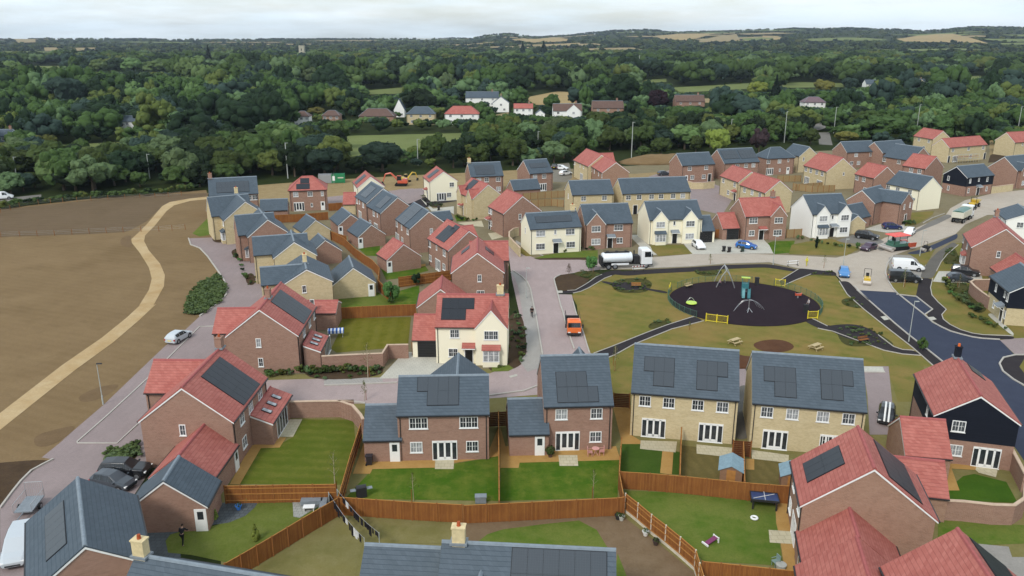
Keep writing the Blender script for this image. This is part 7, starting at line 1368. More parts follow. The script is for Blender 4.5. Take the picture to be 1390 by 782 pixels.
        for s in (-1, 1):
            m.hull8([(1.7, s*.2, .6), (3.1, s*.2, .6), (3.1, s*1.35, .6), (1.7, s*1.35, .6)], [(1.7, s*.9, 1.4), (3.1, s*.9, 1.4), (3.1, s*1.5, 1.5), (1.7, s*1.5, 1.5)])
        m.build('hopper', 'paint_red', t)
        m = MB(); m.tube((-2.8, -1.7, .45), (-2.8, 1.7, .45), .38, n=16); m.box(-2.5, 0, .75, .7, 3.4, .35); m.build('screed', 'drum', t)
        for s in (-1, 1):
            m = MB(); m.prism([(-1.9, .1), (1.6, .1), (1.9, .4), (1.7, .75), (-1.7, .75), (-2.0, .4)], s*1.0-.2, s*1.0+.2, 'y'); m.build('track', 'tyre', t)
        m = MB()
        for x in (-1.8, 1.2):
            for s in (-1, 1): m.tube((x, s*.9, 1.3), (x, s*.9, 2.95), .05, n=6)
        m.build('canopy_post', 'chassis', t)
        m = MB(); m.hull8([(-2.3, -1.4, 2.95), (1.6, -1.4, 2.95), (1.6, 1.4, 2.95), (-2.3, 1.4, 2.95)], [(-2.2, -1.3, 3.1), (1.5, -1.3, 3.1), (1.5, 1.3, 3.1), (-2.2, 1.3, 3.1)]); m.build('canopy', 'canopy_red', t)
        m = MB(); m.box(-1.0, .2, 2.0, .5, .5, .5); m.box(-1.25, .2, 2.4, .12, .5, .6); m.build('seat', 'chassis', t)
    elif kind == 'roller':
        t = T('road_roller', 'roller'); m = MB(); m.box(.55, 0, .95, 1.3, 1.1, .7, 0, .9); m.box(-.6, 0, .85, 1.0, 1.0, .5); bev(m.build('body', 'paint_yellow', t), .06)
        for x in (1.0, -1.0): m = MB(); m.tube((x, -.62, .42), (x, .62, .42), .42, n=20); m.build('drum', 'drum', t)
        m = MB(); m.box(-.35, 0, 1.25, .5, .5, .2); m.box(-.58, 0, 1.5, .1, .5, .5); m.tube((.1, 0, 1.2), (-.05, 0, 1.6), .03, n=6); m.build('seat', 'chassis', t)
        m = MB()
        m.path([(-.75, -.55, 1.0), (-.75, -.55, 2.4), (-.75, .55, 2.4), (-.75, .55, 1.0)], .04); m.build('roll_bar', 'chassis', t)
    elif kind == 'miniroller':
        t = T('compactor', 'machine'); m = MB(); m.box(0, 0, .75, 1.3, .8, .5); m.build('body', 'chassis', t)
        for x in (.75, -.75): m = MB(); m.tube((x, -.5, .35), (x, .5, .35), .35, n=16); m.build('drum', 'drum', t)
        m = MB(); m.path([(-.3, -.4, 1), (-.3, -.4, 2), (-.3, .4, 2), (-.3, .4, 1)], .035); m.build('roll_bar', 'chassis', t)
        m = MB(); m.box(-.2, 0, 1.1, .45, .45, .25); m.build('seat', 'chassis', t)
    elif kind == 'dumper':
        t = T('site_dumper', 'dumper'); m = MB(); m.box(-.9, 0, .95, 1.7, 1.3, .6); m.box(0, 0, .7, 3, .8, .25); bev(m.build('body', 'paint_yellow', t), .05)
        m = MB(); m.loft([[(a, -b, z), (c, -b, z), (c, b, z), (a, b, z)] for z, a, c, b in ((.9, .4, 1.6, .7), (1.75, .1, 2.1, 1.0))]); m.build('skip', 'paint_yellow', t)
        m = MB(); m.path([(-.5, -.6, 1.2), (-.5, -.6, 2.5), (-.5, .6, 2.5), (-.5, .6, 1.2)], .05); m.build('roll_bar', 'chassis', t)
        for x in (1.1, -1.2):
            for s in (-1, 1): wheel(t, x, s*.85, .5, .4)
    elif kind == 'excavator':
        k = 'paint_'+o['c']; big = o['c'] == 'red'; t = T('excavator', 'excavator'); g = .95 if big else .7; t.scale = (g, g, g)
        for s in (-1, 1): m = MB(); m.prism([(-1.6, .05), (1.6, .05), (1.85, .4), (1.6, .75), (-1.6, .75), (-1.85, .4)], s*1.0-.28, s*1.0+.28, 'y'); m.build('track', 'tyre', t)
        m = MB(); m.box(-.5, 0, 1.3, 2.9, 2.3, .9); m.box(-1.2, 0, 1.9, 1.3, 2.2, .5); bev(m.build('body', k, t), .08)
        m = MB(); m.box(.45, .65, 2.3, 1.3, .95, 1.5, 0, .9); m.build('cab', 'car_glass', t); m = MB(); m.box(.45, .65, 3.07, 1.25, .95, .1); m.build('cab_roof', k, t)
        m = MB()
        for a, b, r0, r1 in (((.8, -.3, 1.5), (3.0, -.3, 3.7), .3, .26), ((3.0, -.3, 3.7), (4.6, -.3, 3.4), .26, .2)): m.tube(a, b, r0, r1, 8)
        m.build('boom', k, t); m = MB(); m.tube((4.6, -.3, 3.4), (5.4, -.3, 1.2), .2, .14, 8); m.build('dipper_arm', k, t)
        m = MB(); m.prism([(5.0, .2), (5.7, .3), (5.8, 1.1), (5.3, 1.25), (5.35, .7)], -.75, .15, 'y'); m.build('bucket', 'chassis', t)
    elif kind == 'container':
        t = T('shipping_container', 'container'); L = 3.6 if o['c'] == 'green' else 4.2; m = MB(); m.box(0, 0, 1.3, L, 2.3, 2.4)
        for i in range(int(L/.3)):
            for s in (-1, 1): m.box(-L/2+.2+i*.3, s*1.17, 1.3, .12, .05, 2.2)
        m.build('body', 'paint_'+o['c'], t)
        m = MB()
        for s in (-1, 1):
            for e in (-1, 1): m.box(e*L/2, s*1.15, 1.3, .16, .16, 2.6)
        m.build('corner_post', 'paint_'+o['c'], t); m = MB(); m.box(L/2+.03, 0, 1.3, .05, 2.1, 2.2); m.tube((L/2+.08, .1, .2), (L/2+.08, .1, 2.4), .03, n=6); m.build('door', 'paint_'+o['c'], t)
        if o['c'] == 'green': m = MB(); m.box(-L/2+.55, -1.205, 1.4, .7, .02, 1.3); m.build('white_panel', 'white_paint', t); m = MB(); m.box(.7, -1.205, 1.55, 1.6, .02, .3); m.build('lettering_strip', 'paint_cream', t)
    elif kind == 'trailer':
        t = T('mesh_trailer', 'trailer'); m = MB(); m.box(0, 0, .55, 2.6, 1.5, .1); m.tube((1.3, 0, .5), (2.5, 0, .5), .05, n=6); m.build('bed', 'lead', t)
        for s in (-1, 1): wheel(t, 0, s*.85, .3, .2)
        for x, s in ((0, -1), (0, 1)):
            m = MB(); m.path([(-1.3, s*.75, .6), (-1.3, s*.75, 1.3), (1.3, s*.75, 1.3), (1.3, s*.75, .6)], .025)
            for i in range(1, 9): m.tube((-1.3+i*.29, s*.75, .6), (-1.3+i*.29, s*.75, 1.3), .012, n=4)
            m.build('mesh_side', 'steel', t)
        m = MB(); m.path([(-1.3, -.75, .6), (-1.3, -.75, 2.0), (-1.3, .75, 2.0), (-1.3, .75, .6)], .025)
        for i in range(1, 9): m.tube((-1.3, -.75+i*.166, .6), (-1.3, -.75+i*.166, 2.0), .012, n=4)
        m.build('ramp_gate', 'steel', t)
for v_ in VEHICLES: machine(*v_)

# ------------------------------------------------------------------ people
def skin_obj(name, verts, edges, rad, mat, parent=None, root=0, sub=1):
    me = bpy.data.meshes.new(name); me.from_pydata([tuple(v) for v in verts], edges, []); me.materials.append(MATS[mat])
    o = obj(name, me, parent); md = o.modifiers.new('skin', 'SKIN'); md.use_smooth_shade = True
    if not me.skin_vertices: bpy.context.view_layer.objects.active = o; me.skin_vertices.new() if hasattr(me.skin_vertices, 'new') else None
    for i, r in enumerate(rad):
        sv = me.skin_vertices[0].data[i]; sv.radius = (r, r); sv.use_root = i == root
    o.modifiers.new('sub', 'SUBSURF').levels = sub; o.modifiers['sub'].render_levels = sub; return o
def person(pose, lab, pos, ang, top, leg, hair, h):
    k = h/1.75; t = thing('person', lab, 'person', (*pos, .02), R(ang), None); t.scale = (k, k, k)
    for nm, c in (('skin', (.45, .28, .2)), ('top', top), ('leg', leg), ('hair', hair)):
        if 'p_'+nm+lab not in MATS: plain('p_'+nm+lab, c, .85, .2)
    w = {'walk': .3, 'work': .34, 'stand': .06}[pose]; lean_ = .28 if pose == 'work' else .04
    # x forward, y left
    V, E, Rd = [], [], []
    def add(p, r, a=None): V.append(Vector(p)); Rd.append(r); E.append((a, len(V)-1)) if a is not None else None; return len(V)-1
    pel = add((0, 0, .95), .12); wst = add((lean_*.25, 0, 1.12), .11, pel); ch = add((lean_*.6, 0, 1.33), .135, wst); nk = add((lean_*.9, 0, 1.5), .052, ch); hd = add((lean_*1.05+.01, 0, 1.6), .08, nk); tp = add((lean_*1.15+.01, 0, 1.7), .07, hd)
    J = {}
    for s in (-1, 1):
        f = s*w
        hp = add((0, s*.1, .9), .085, pel); kn = add((f*.55+.04, s*.11, .5), .058, hp); an = add((f*.9-.02, s*.11, .09), .04, kn); ft = add((f*.9+.16, s*.12, .045), .035, an)
        sh = add((lean_*.7, s*.2, 1.41), .06, ch); el = add((lean_*.7-f*.35+(.1 if pose == 'work' else 0), s*.26, 1.13), .042, sh); wr = add((lean_*.8-f*.6+(.3 if pose == 'work' else .1), s*.24, .92), .03, el); hn = add((lean_*.8-f*.62+(.38 if pose == 'work' else .13), s*.235, .84), .032, wr)
        for q in range(4): b = add(V[hn]+Vector((.015+.012*q, s*(-.03+.02*q), -.05)), .011, hn); add(V[b]+Vector((.005, 0, -.045+.006*abs(q-1))), .009, b)
        b = add(V[hn]+Vector((.035, -s*.035, -.02)), .011, hn); J[s] = (hp, kn, an, sh, el, wr)
    skin_obj('body', V, E, Rd, 'p_skin'+lab, t)
    skin_obj('jacket', [V[pel]+Vector((0, 0, .03)), V[wst], V[ch], V[ch]+Vector((0, 0, .1))]+[V[i] for s in (-1, 1) for i in J[s][3:5]]+[V[J[s][5]]+Vector((0, 0, .03)) for s in (-1, 1)], [(0, 1), (1, 2), (2, 3), (2, 4), (4, 5), (5, 8), (2, 6), (6, 7), (7, 9)], [.15, .14, .16, .09, .085, .06, .085, .06, .048, .048], 'p_top'+lab, t, 0)
    skin_obj('trousers', [V[pel]]+[V[i] for s in (-1, 1) for i in J[s][:3]], [(0, 1), (1, 2), (2, 3), (0, 4), (4, 5), (5, 6)], [.135, .1, .075, .055, .1, .075, .055], 'p_leg'+lab, t, 0)
    m = MB(); n = 10; hc = V[hd].lerp(V[tp], .55)
    m.loft([[(hc.x-.02+.105*math.sin(a)*math.cos(2*math.pi*i/n), .095*math.sin(a)*math.sin(2*math.pi*i/n), hc.z+.0+.125*math.cos(a)) for i in range(n)] for a in (1.75, 1.3, .9, .5, .12)]); m.build('hair', 'p_hair'+lab, t, smooth=True)
    for s in (-1, 1): m = MB(); m.box(V[hd].x+.082, s*.032, V[hd].z+.03, .012, .024, .012); m.build('eye', 'dark_metal', t)
    m = MB(); m.hull8([(V[hd].x+.07, -.015, V[hd].z-.01), (V[hd].x+.1, -.012, V[hd].z-.01), (V[hd].x+.1, .012, V[hd].z-.01), (V[hd].x+.07, .015, V[hd].z-.01)], [(V[hd].x+.07, -.008, V[hd].z+.03), (V[hd].x+.08, -.006, V[hd].z+.03), (V[hd].x+.08, .006, V[hd].z+.03), (V[hd].x+.07, .008, V[hd].z+.03)]); m.build('nose', 'p_skin'+lab, t)
for p_ in PEOPLE: person(*p_)

# ------------------------------------------------------------------ street furniture, playground and garden things
def arc(p, q, h, n=12, bulge=0):
    p, q = Vector(p), Vector(q); return [tuple(p.lerp(q, i/n)+Vector((0, bulge*math.sin(math.pi*i/n), h*math.sin(math.pi*i/n)))) for i in range(n+1)]
def prop(kind, lab, pos, rot, o):
    def T(name, cat, group=None): return thing(name, lab, cat, (*pos, .03), R(rot), group)
    def P(t, name, mat, *boxes, bevel=0):
        m = MB()
        for b in boxes: m.box(*b)
        q = m.build(name, mat, t); return bev(q, bevel) if bevel else q
    def Tu(t, name, mat, *paths, r=.04):
        m = MB()
        for p in paths: m.path(p, r)
        return m.build(name, mat, t)
    if kind == 'shed':
        t = T('garden_shed', 'shed', 'garden sheds'); s = o.get('s', 1); m = MB(); m.prism([(-1.0*s, 0), (1.0*s, 0), (1.0*s, 1.75*s), (0, 2.2*s), (-1.0*s, 1.75*s)], -1.2*s, 1.2*s, 'y'); m.build('wall', 'shed_wood', t)
        m = MB(); m.prism(chevron(2.35*s, 1.75*s, 2.32*s, .07), -1.35*s, 1.35*s, 'y'); m.build('roof', 'shed_felt', t); P(t, 'door', 'rail_wood', (0, -1.215*s, .95*s, .8*s, .04, 1.7*s))
    elif kind == 'swing':
        t = T('swing_frame', 'swing')
        for x in (-1.8, 1.8): Tu(t, 'arched_leg', 'steel', arc((x-.0, -1.5, 0), (x, 0, 3.0), .35, 8), arc((x, 0, 3.0), (x, 1.5, 0), .35, 8), r=.07)
        Tu(t, 'top_bar', 'steel', [(-1.9, 0, 3.0), (1.9, 0, 3.0)], r=.07)
        for x in (-.7, .7): q = P(t, 'seat', 'chassis', (x, 0, .55, .5, .22, .05)); Tu(q, 'chain', 'steel', [(x-.22, 0, .57), (x-.22, 0, 3.0)], [(x+.22, 0, .57), (x+.22, 0, 3.0)], r=.015)
    elif kind == 'tower':
        t = T('play_tower', 'play tower'); t.scale = (.72, .72, .85)
        for x in (-.7, .7):
            for y in (-.7, .7): m = MB(); m.tube((x, y, 0), (x, y, 3.6), .07, n=8); m.build('post', 'teal', t)
        P(t, 'platform', 'teal', (0, 0, 1.5, 1.5, 1.5, .1)); P(t, 'side_panel', 'teal_pale', (-.72, 0, 2.0, .05, 1.3, .8)); P(t, 'side_panel', 'teal', (.72, 0, 2.0, .05, 1.3, .8))
        m = MB(); m.hull8([(-.95, -.95, 3.35), (.95, -.95, 3.55), (.95, .95, 3.55), (-.95, .95, 3.35)], [(-.95, -.95, 3.43), (.95, -.95, 3.63), (.95, .95, 3.63), (-.95, .95, 3.43)]); m.build('roof', 'lime', t)
        for y, c in ((-.28, 'teal_pale'), (.9, 'teal')):
            m = MB(); pts = [(.8, y, 1.5), (1.4, y, 1.3), (2.6, y, .45), (3.3, y, .3)]
            for a, b in zip(pts, pts[1:]):
                for s in (-.3, .3): m.hull8([(a[0], y+s-.03, a[2]-.05), (b[0], y+s-.03, b[2]-.05), (b[0], y+s+.03, b[2]-.05), (a[0], y+s+.03, a[2]-.05)], [(a[0], y+s-.03, a[2]+.2), (b[0], y+s-.03, b[2]+.2), (b[0], y+s+.03, b[2]+.2), (a[0], y+s+.03, a[2]+.2)])
                m.hull8([(a[0], y-.28, a[2]-.05), (b[0], y-.28, b[2]-.05), (b[0], y+.28, b[2]-.05), (a[0], y+.28, a[2]-.05)], [(a[0], y-.28, a[2]), (b[0], y-.28, b[2]), (b[0], y+.28, b[2]), (a[0], y+.28, a[2])])
            m.build('slide', c, t)
        Tu(t, 'climbing_net', 'steel', *[[(-.75, y, 1.5), (-2.0, y, 0)] for y in (-.5, 0, .5)], *[[(-.75-1.25*k/5, -.5, 1.5-1.5*k/5), (-.75-1.25*k/5, .5, 1.5-1.5*k/5)] for k in range(1, 5)], r=.025)
    elif kind == 'arch_climber':
        t = T('climbing_frame', 'climbing frame'); t.scale = (.85, .85, .85)
        Tu(t, 'centre_post', 'steel', [(0, 0, 0), (0, 0, 2.3)], r=.07); Tu(t, 'foot', 'steel', [(-.5, -.5, 0), (0, 0, .8), (.5, -.5, 0)], [(0, .6, 0), (0, 0, .8)], r=.05)
        for k in range(4): Tu(t, 'curved_rung', 'steel', arc((0, .1*k, 2.2), (2.6-.12*k, -.9+.6*k, .5), .5, 10), r=.026)
        Tu(t, 'curved_rail', 'steel', arc((0, 0, 2.2), (-2.8, .3, .3), .6, 12), arc((0, .5, 2.1), (-2.2, 1.0, .3), .6, 12), r=.028)
    elif kind == 'spinner':
        t = T('spinning_disc', 'roundabout'); m = MB(); m.tube((0, 0, .3), (0, 0, .42), .85, .8, 28); m.build('disc', 'lime', t); m = MB(); m.tube((0, 0, 0), (0, 0, .3), .15, n=10); m.build('pedestal', 'steel', t)
        Tu(t, 'handrail', 'steel', arc((-.6, .5, .4), (.6, .5, .4), .6, 10), r=.03)
    elif kind == 'springer':
        t = T('rocking_toy', 'spring toy'); m = MB(); m.prism([(-.45, .45), (.45, .45), (.6, .9), (.3, .75), (-.3, .75), (-.5, .95)], -.12, .12, 'y'); m.build('body', 'paint_red', t); m = MB(); m.tube((0, 0, 0), (0, 0, .46), .1, n=10); m.build('spring', 'steel', t)
    elif kind == 'bin':
        t = T('litter_bin', 'bin', 'litter bins of the playground'); P(t, 'body', 'chassis', (0, 0, .55, .6, .6, 1.1), bevel=.04); P(t, 'hood', 'chassis', (0, 0, 1.25, .66, .66, .12), (0, .25, 1.15, .6, .08, .2))
    elif kind == 'ygate':
        t = T('yellow_gate', 'gate', 'yellow gates of the playground'); n = o.get('n', 1); w = 1.45
        for i in range(n):
            x0 = i*(w+.1); m = MB()
            m.path([(x0, 0, .15), (x0, 0, 1.15), (x0+w, 0, 1.15), (x0+w, 0, .15), (x0, 0, .15)], .045)
            for k in range(1, 9): m.tube((x0+w*k/9, 0, .15), (x0+w*k/9, 0, 1.15), .018, n=4)
            m.build('gate_leaf', 'yellow_paint', t)
        for i in range(n+1): m = MB(); m.tube((i*(w+.1)-.05, 0, 0), (i*(w+.1)-.05, 0, 1.3), .06, n=8); m.build('post', 'yellow_paint', t)
    elif kind == 'bench':
        t = T('park_bench', 'bench', 'benches in the park'); c = 'pale_wood' if 'pale' in lab else 'rail_wood' if 'pink' in lab else 'post_wood'; P(t, 'seat', c, *[(0, -.16+.16*i, .45, 1.6, .13, .05) for i in range(3)]); P(t, 'backrest', c, *[(0, .28, .62+.15*i, 1.6, .05, .1) for i in range(2)])
        for s in (-1, 1): P(t, 'leg', 'dark_metal', (s*.6, 0, .21, .08, .45, .42), (s*.6, .29, .6, .07, .06, .5))
    elif kind == 'picnic':
        t = T('picnic_table', 'picnic table', 'picnic tables in the park'); t.scale = (.9, .9, .95); P(t, 'tabletop', 'pale_wood', *[(0, -.3+.15*i, .74, 1.8, .135, .05) for i in range(5)])
        for s in (-1, 1): P(t, 'bench_seat', 'pale_wood', (0, s*.72, .44, 1.8, .14, .05), (0, s*.57, .44, 1.8, .13, .05)); m = MB(); m.tube((s*.65, -.7, 0), (s*.65, -.15, .72), .05, n=6); m.tube((s*.65, .7, 0), (s*.65, .15, .72), .05, n=6); m.box(s*.65, 0, .4, .06, 1.5, .08); m.build('leg_frame', 'pale_wood', t)
    elif kind == 'outdoor_table':
        t = T('games_table', 'games table'); P(t, 'tabletop', 'blue_top', (0, 0, .98, 2.3, 1.35, .06)); P(t, 'rim', 'dark_metal', (0, .69, .96, 2.4, .07, .2), (0, -.69, .96, 2.4, .07, .2), (1.18, 0, .96, .07, 1.3, .2), (-1.18, 0, .96, .07, 1.3, .2)); Tu(t, 'net', 'cloth_white', [(0, -.65, 1.05), (0, .65, 1.12)], [(-1, -.5, 1.06), (.9, .5, 1.06)], r=.03)
        for x in (-1, 1):
            for y in (-.55, .55): P(t, 'leg', 'dark_metal', (x, y, .45, .14, .14, .9))
    elif kind == 'ring':
        m = MB(); n, k = 24, 8; m.loft([[((.42+.17*math.cos(2*math.pi*j/k))*math.cos(2*math.pi*i/n), (.42+.17*math.cos(2*math.pi*j/k))*math.sin(2*math.pi*i/n), .17+.16*math.sin(2*math.pi*j/k)) for j in range(k)] for i in range(n+1)], cap=False); q = m.build('swim_ring', 'white_paint', None, smooth=True); q.location = (*pos, .03); q.scale = (.6, .6, .6); tag(q, lab, 'toy')
    elif kind == 'slide':
        t = T('toy_slide', 'toy slide'); t.scale = (.72, .72, .72); m = MB(); m.hull8([(-.9, -.3, .1), (.7, -.3, .5), (.7, .3, .5), (-.9, .3, .1)], [(-.9, -.3, .18), (.7, -.3, .58), (.7, .3, .58), (-.9, .3, .18)]); m.build('chute', 'plum', t); P(t, 'end_bar', 'white_paint', (-.9, 0, .15, .15, 1.0, .2)); P(t, 'ladder', 'white_paint', (.75, -.4, .35, .12, .12, .7), (.75, .4, .35, .12, .12, .7), (.75, 0, .6, .1, .9, .14), (.75, 0, .3, .08, .8, .08))
    elif kind == 'chair':
        mt = 'chair%.2f' % o['c'][0]
        if mt not in MATS: plain(mt, o['c'], .6)
        t = T('garden_chair', 'chair', 'garden chairs'); P(t, 'seat', mt, (0, 0, .44, .5, .5, .05)); P(t, 'backrest', mt, (-.24, 0, .72, .05, .48, .5))
        for x in (-.2, .2):
            for y in (-.2, .2): P(t, 'leg', mt, (x, y, .21, .045, .045, .42))
        for y in (-.25, .25): P(t, 'armrest', mt, (0, y, .65, .45, .05, .04))
    elif kind == 'stool': t = T('wicker_stool', 'stool'); m = MB(); m.tube((0, 0, .02), (0, 0, .42), .34, .4, 18); m.build('body', 'wicker', t); m = MB(); m.tube((0, 0, .42), (0, 0, .48), .42, n=18); m.build('seat', 'wicker', t)
    elif kind in ('pot', 'pottree'):
        mt = 'pot%.2f%.2f' % (o.get('c', (.1, 0, 0))[0], o.get('c', (0, 0, .09))[2])
        if mt not in MATS: plain(mt, o.get('c', (.1, .06, .05)), .7)
        t = T('flower_pot', 'pot', 'pots in the gardens'); m = MB(); m.loft([[(r*math.cos(2*math.pi*i/14), r*math.sin(2*math.pi*i/14), z) for i in range(14)] for r, z in ((.17, 0), (.27, .38), (.3, .38), (.3, .45), (.26, .45), (.24, .36))]); m.build('pot_body', mt, t)
        q = leaf_blob('plant', 'leaf_green', .34 if kind == 'pot' else .55, .3 if kind == 'pot' else 1.1, 60 if kind == 'pot' else 220); q.parent = t; q.location = (0, 0, .5 if kind == 'pot' else .75)
    elif kind == 'planter': t = T('storage_box', 'box'); P(t, 'body', 'lead', (0, 0, .3, 1.0, .6, .6), bevel=.03); P(t, 'lid', 'lead', (0, 0, .64, 1.06, .66, .07)); 
    elif kind == 'barbecue': t = T('barbecue', 'barbecue'); P(t, 'cabinet', 'chassis', (0, 0, .45, .9, .5, .8)); m = MB(); m.tube((-.45, 0, .95), (.45, 0, .95), .27, n=12); m.build('lid', 'dark_metal', t); P(t, 'side_shelf', 'lead', (.75, 0, .82, .5, .45, .04), (-.75, 0, .82, .5, .45, .04))
    elif kind == 'sofa':
        t = T('garden_sofa', 'sofa'); P(t, 'seat', 'lead', (0, .4, .3, 1.9, .75, .4), (1.2, -.3, .3, .75, 2.0, .4)); P(t, 'backrest', 'dark_metal', (0, .8, .55, 1.95, .12, .8), (1.58, -.1, .55, .12, 1.9, .8)); P(t, 'low_table', 'white_paint', (-.1, -.6, .38, 1.0, .6, .05), (-.5, -.6, .18, .06, .5, .36), (.3, -.6, .18, .06, .5, .36))
    elif kind == 'bistro_table':
        if 'pinkt' not in MATS: plain('pinkt', (.62, .32, .29), .6)
        t = T('bistro_table', 'table'); m = MB(); m.tube((0, 0, .7), (0, 0, .74), .38, n=20); m.build('tabletop', 'pinkt', t); Tu(t, 'leg', 'pinkt', [(-.25, -.2, 0), (.1, .05, .7)], [(.25, -.2, 0), (-.1, .05, .7)], [(0, .3, 0), (0, 0, .7)], r=.025)
    elif kind == 'airer': t = T('clothes_airer', 'airer'); P(t, 'cloth', 'striped_cloth', (0, 0, 1.02, 2.2, 1.1, .04), (0, -.56, .82, 2.2, .03, .4)); Tu(t, 'leg', 'steel', [(-.9, -.5, 0), (-.9, .5, 1.0)], [(.9, -.5, 0), (.9, .5, 1.0)], [(-.9, .5, 0), (-.9, -.5, 1.0)], [(.9, .5, 0), (.9, -.5, 1.0)], r=.025)
    elif kind == 'wbin':
        mt = 'wb%.3f%.3f' % o['c'][:2]
        if mt not in MATS: plain(mt, o['c'], .5)
        t = T('wheelie_bin', 'bin', 'wheelie bins'); m = MB(); m.loft([[(-.22*k, -.24*k, z), (.24*k, -.24*k, z), (.24*k, .24*k, z), (-.22*k, .24*k, z)] for z, k in ((.1, 1), (.95, 1.25))]); m.build('body', mt, t)
        lm = mt
        if 'lid' in o: lm = 'wblid'; plain('wblid', o['lid'], .5)
        P(t, 'lid', lm, (0, 0, 1.0, .66, .64, .09)); m = MB(); m.tube((-.27, -.28, .1), (-.27, .28, .1), .1, n=10); m.build('wheel', 'tyre', t); Tu(t, 'handle', mt, [(-.36, -.25, 1.0), (-.36, .25, 1.0)], r=.03)
    elif kind == 'barrier':
        t = T('road_barrier', 'barrier'); P(t, 'board', 'white_paint', (0, 0, .9, 2.4, .05, .16), (0, 0, .45, 2.4, .05, .14))
        if 'red' in lab: P(t, 'red_band', 'lamp_red', *[(-.9+.6*i, -.03, .9, .25, .02, .155) for i in range(4)])
        for s in (-1, 1): P(t, 'foot', 'chassis', (s*1.0, 0, .5, .06, .06, 1.0), (s*1.0, 0, .04, .12, .6, .08))
    elif kind == 'satdish': t = T('coal_bunker', 'bunker'); P(t, 'body', 'chassis', (0, 0, .4, .9, .5, .8), bevel=.06); P(t, 'lid', 'dark_metal', (0, 0, .83, .95, .55, .06))
    elif kind == 'clothesline':
        t = T('washing_line', 'washing line', 'washing lines'); L = o['L']
        for x in (-L/2, L/2): m = MB(); m.tube((x, 0, 0), (x, 0, 2.1), .035, n=6); m.build('post', 'pole_grey', t)
        line = [(-L/2+L*i/12, 0, 2.05-.35*math.sin(math.pi*i/12)) for i in range(13)]; Tu(t, 'line', 'steel', line, r=.012)
        rr = random.Random(L*7+len(lab)); x = -L/2+.4
        while x < L/2-.6:
            w = rr.uniform(.3, .7); hh = rr.uniform(.4, 1.0); z = 2.02-.35*math.sin(math.pi*(x+L/2)/L); wh = rr.random() < .25; m = MB(); n = 5
            m.loft([[(x+w*i/n, .03*math.sin(i*1.9+x*3)+s*.012, zz) for i in range(n+1)]+[(x+w*(n-i)/n, .03*math.sin((n-i)*1.9+x*3)+s*.012+.02, zz) for i in range(n+1)] for s, zz in ((0, z-hh), (1, z-hh*.5), (0, z))])
            m.build('garment', 'cloth_white' if wh else 'cloth_dark', t); x += w+rr.uniform(.05, .25)
    elif kind == 'scaffold':
        t = T('scaffold', 'scaffold'); m = MB(); L = 9
        for i in range(5):
            for y in (0, 1.2): m.tube((-L/2+L*i/4, y, 0), (-L/2+L*i/4, y, 2.8), .04, n=6)
        for z in (1.2, 2.0, 2.75): m.tube((-L/2, 0, z), (L/2, 0, z), .035, n=6); m.tube((-L/2, 1.2, z), (L/2, 1.2, z), .035, n=6)
        m.build('tube_frame', 'steel', t); P(t, 'platform', 'post_wood', (0, .6, 2.0, L, 1.1, .06))
def leaf_blob(name, mat, r, h, n, seed=1):
    rr = random.Random(seed); m = MB()
    for i in range(n):
        d = Vector((rr.gauss(0, 1), rr.gauss(0, 1), rr.gauss(0, 1))).normalized()*rr.uniform(.45, 1); p = Vector((d.x*r, d.y*r, d.z*h/2)); s = rr.uniform(.35, .7)*min(r, h)*.5
        a = d.orthogonal().normalized(); a.rotate(Matrix.Rotation(rr.uniform(0, 6.28), 3, d)); b = d.cross(a)
        m.poly([p-a*s, p-b*s*.6, p+a*s, p+b*s*.6])
    return obj(name, m.mesh(name, mat))
for p_ in PROPS: prop(*p_)
for kind, lab, (x, y), h in POLES:
    if kind == 'lamp':
        h = max(h, 5.0); t = thing('street_lamp', lab, 'street lamp', (x, y, 0), 0, 'street lamps'); m = MB(); m.tube((0, 0, 0), (0, 0, 1.1), .09, n=8); m.tube((0, 0, 1.1), (0, 0, h), .055, .04, 8); m.build('column', 'pole_grey', t)
        m = MB(); m.box(.28, 0, h+.02, .6, .2, .09); q = m.build('lantern', 'chassis' if 'field' in lab else 'pole_grey', t); m = MB(); m.box(.32, 0, h-.035, .4, .15, .02); m.build('lens', 'lamp_lens', q)
    else:
        t = thing('pole', lab, 'pole', (x, y, 0), 0, 'poles along the wood edge'); m = MB(); m.tube((0, 0, 0), (0, 0, h), .16, .11, 8); m.build('shaft', 'pole_grey', t); m = MB(); m.box(.35, 0, h-.1, .9, .12, .1); m.build('cross_arm', 'pole_grey', t)
for (x, y), h, lab in MASTS: t = thing('mast', lab, 'mast', (x, y, 0), 0, None); m = MB(); m.tube((0, 0, 0), (0, 0, h), .5, .3, 8); m.build('shaft', 'pole_grey', t); m = MB(); m.box(0, 0, h+.1, 1.4, .3, .25); m.build('cross_arm', 'pole_grey', t)
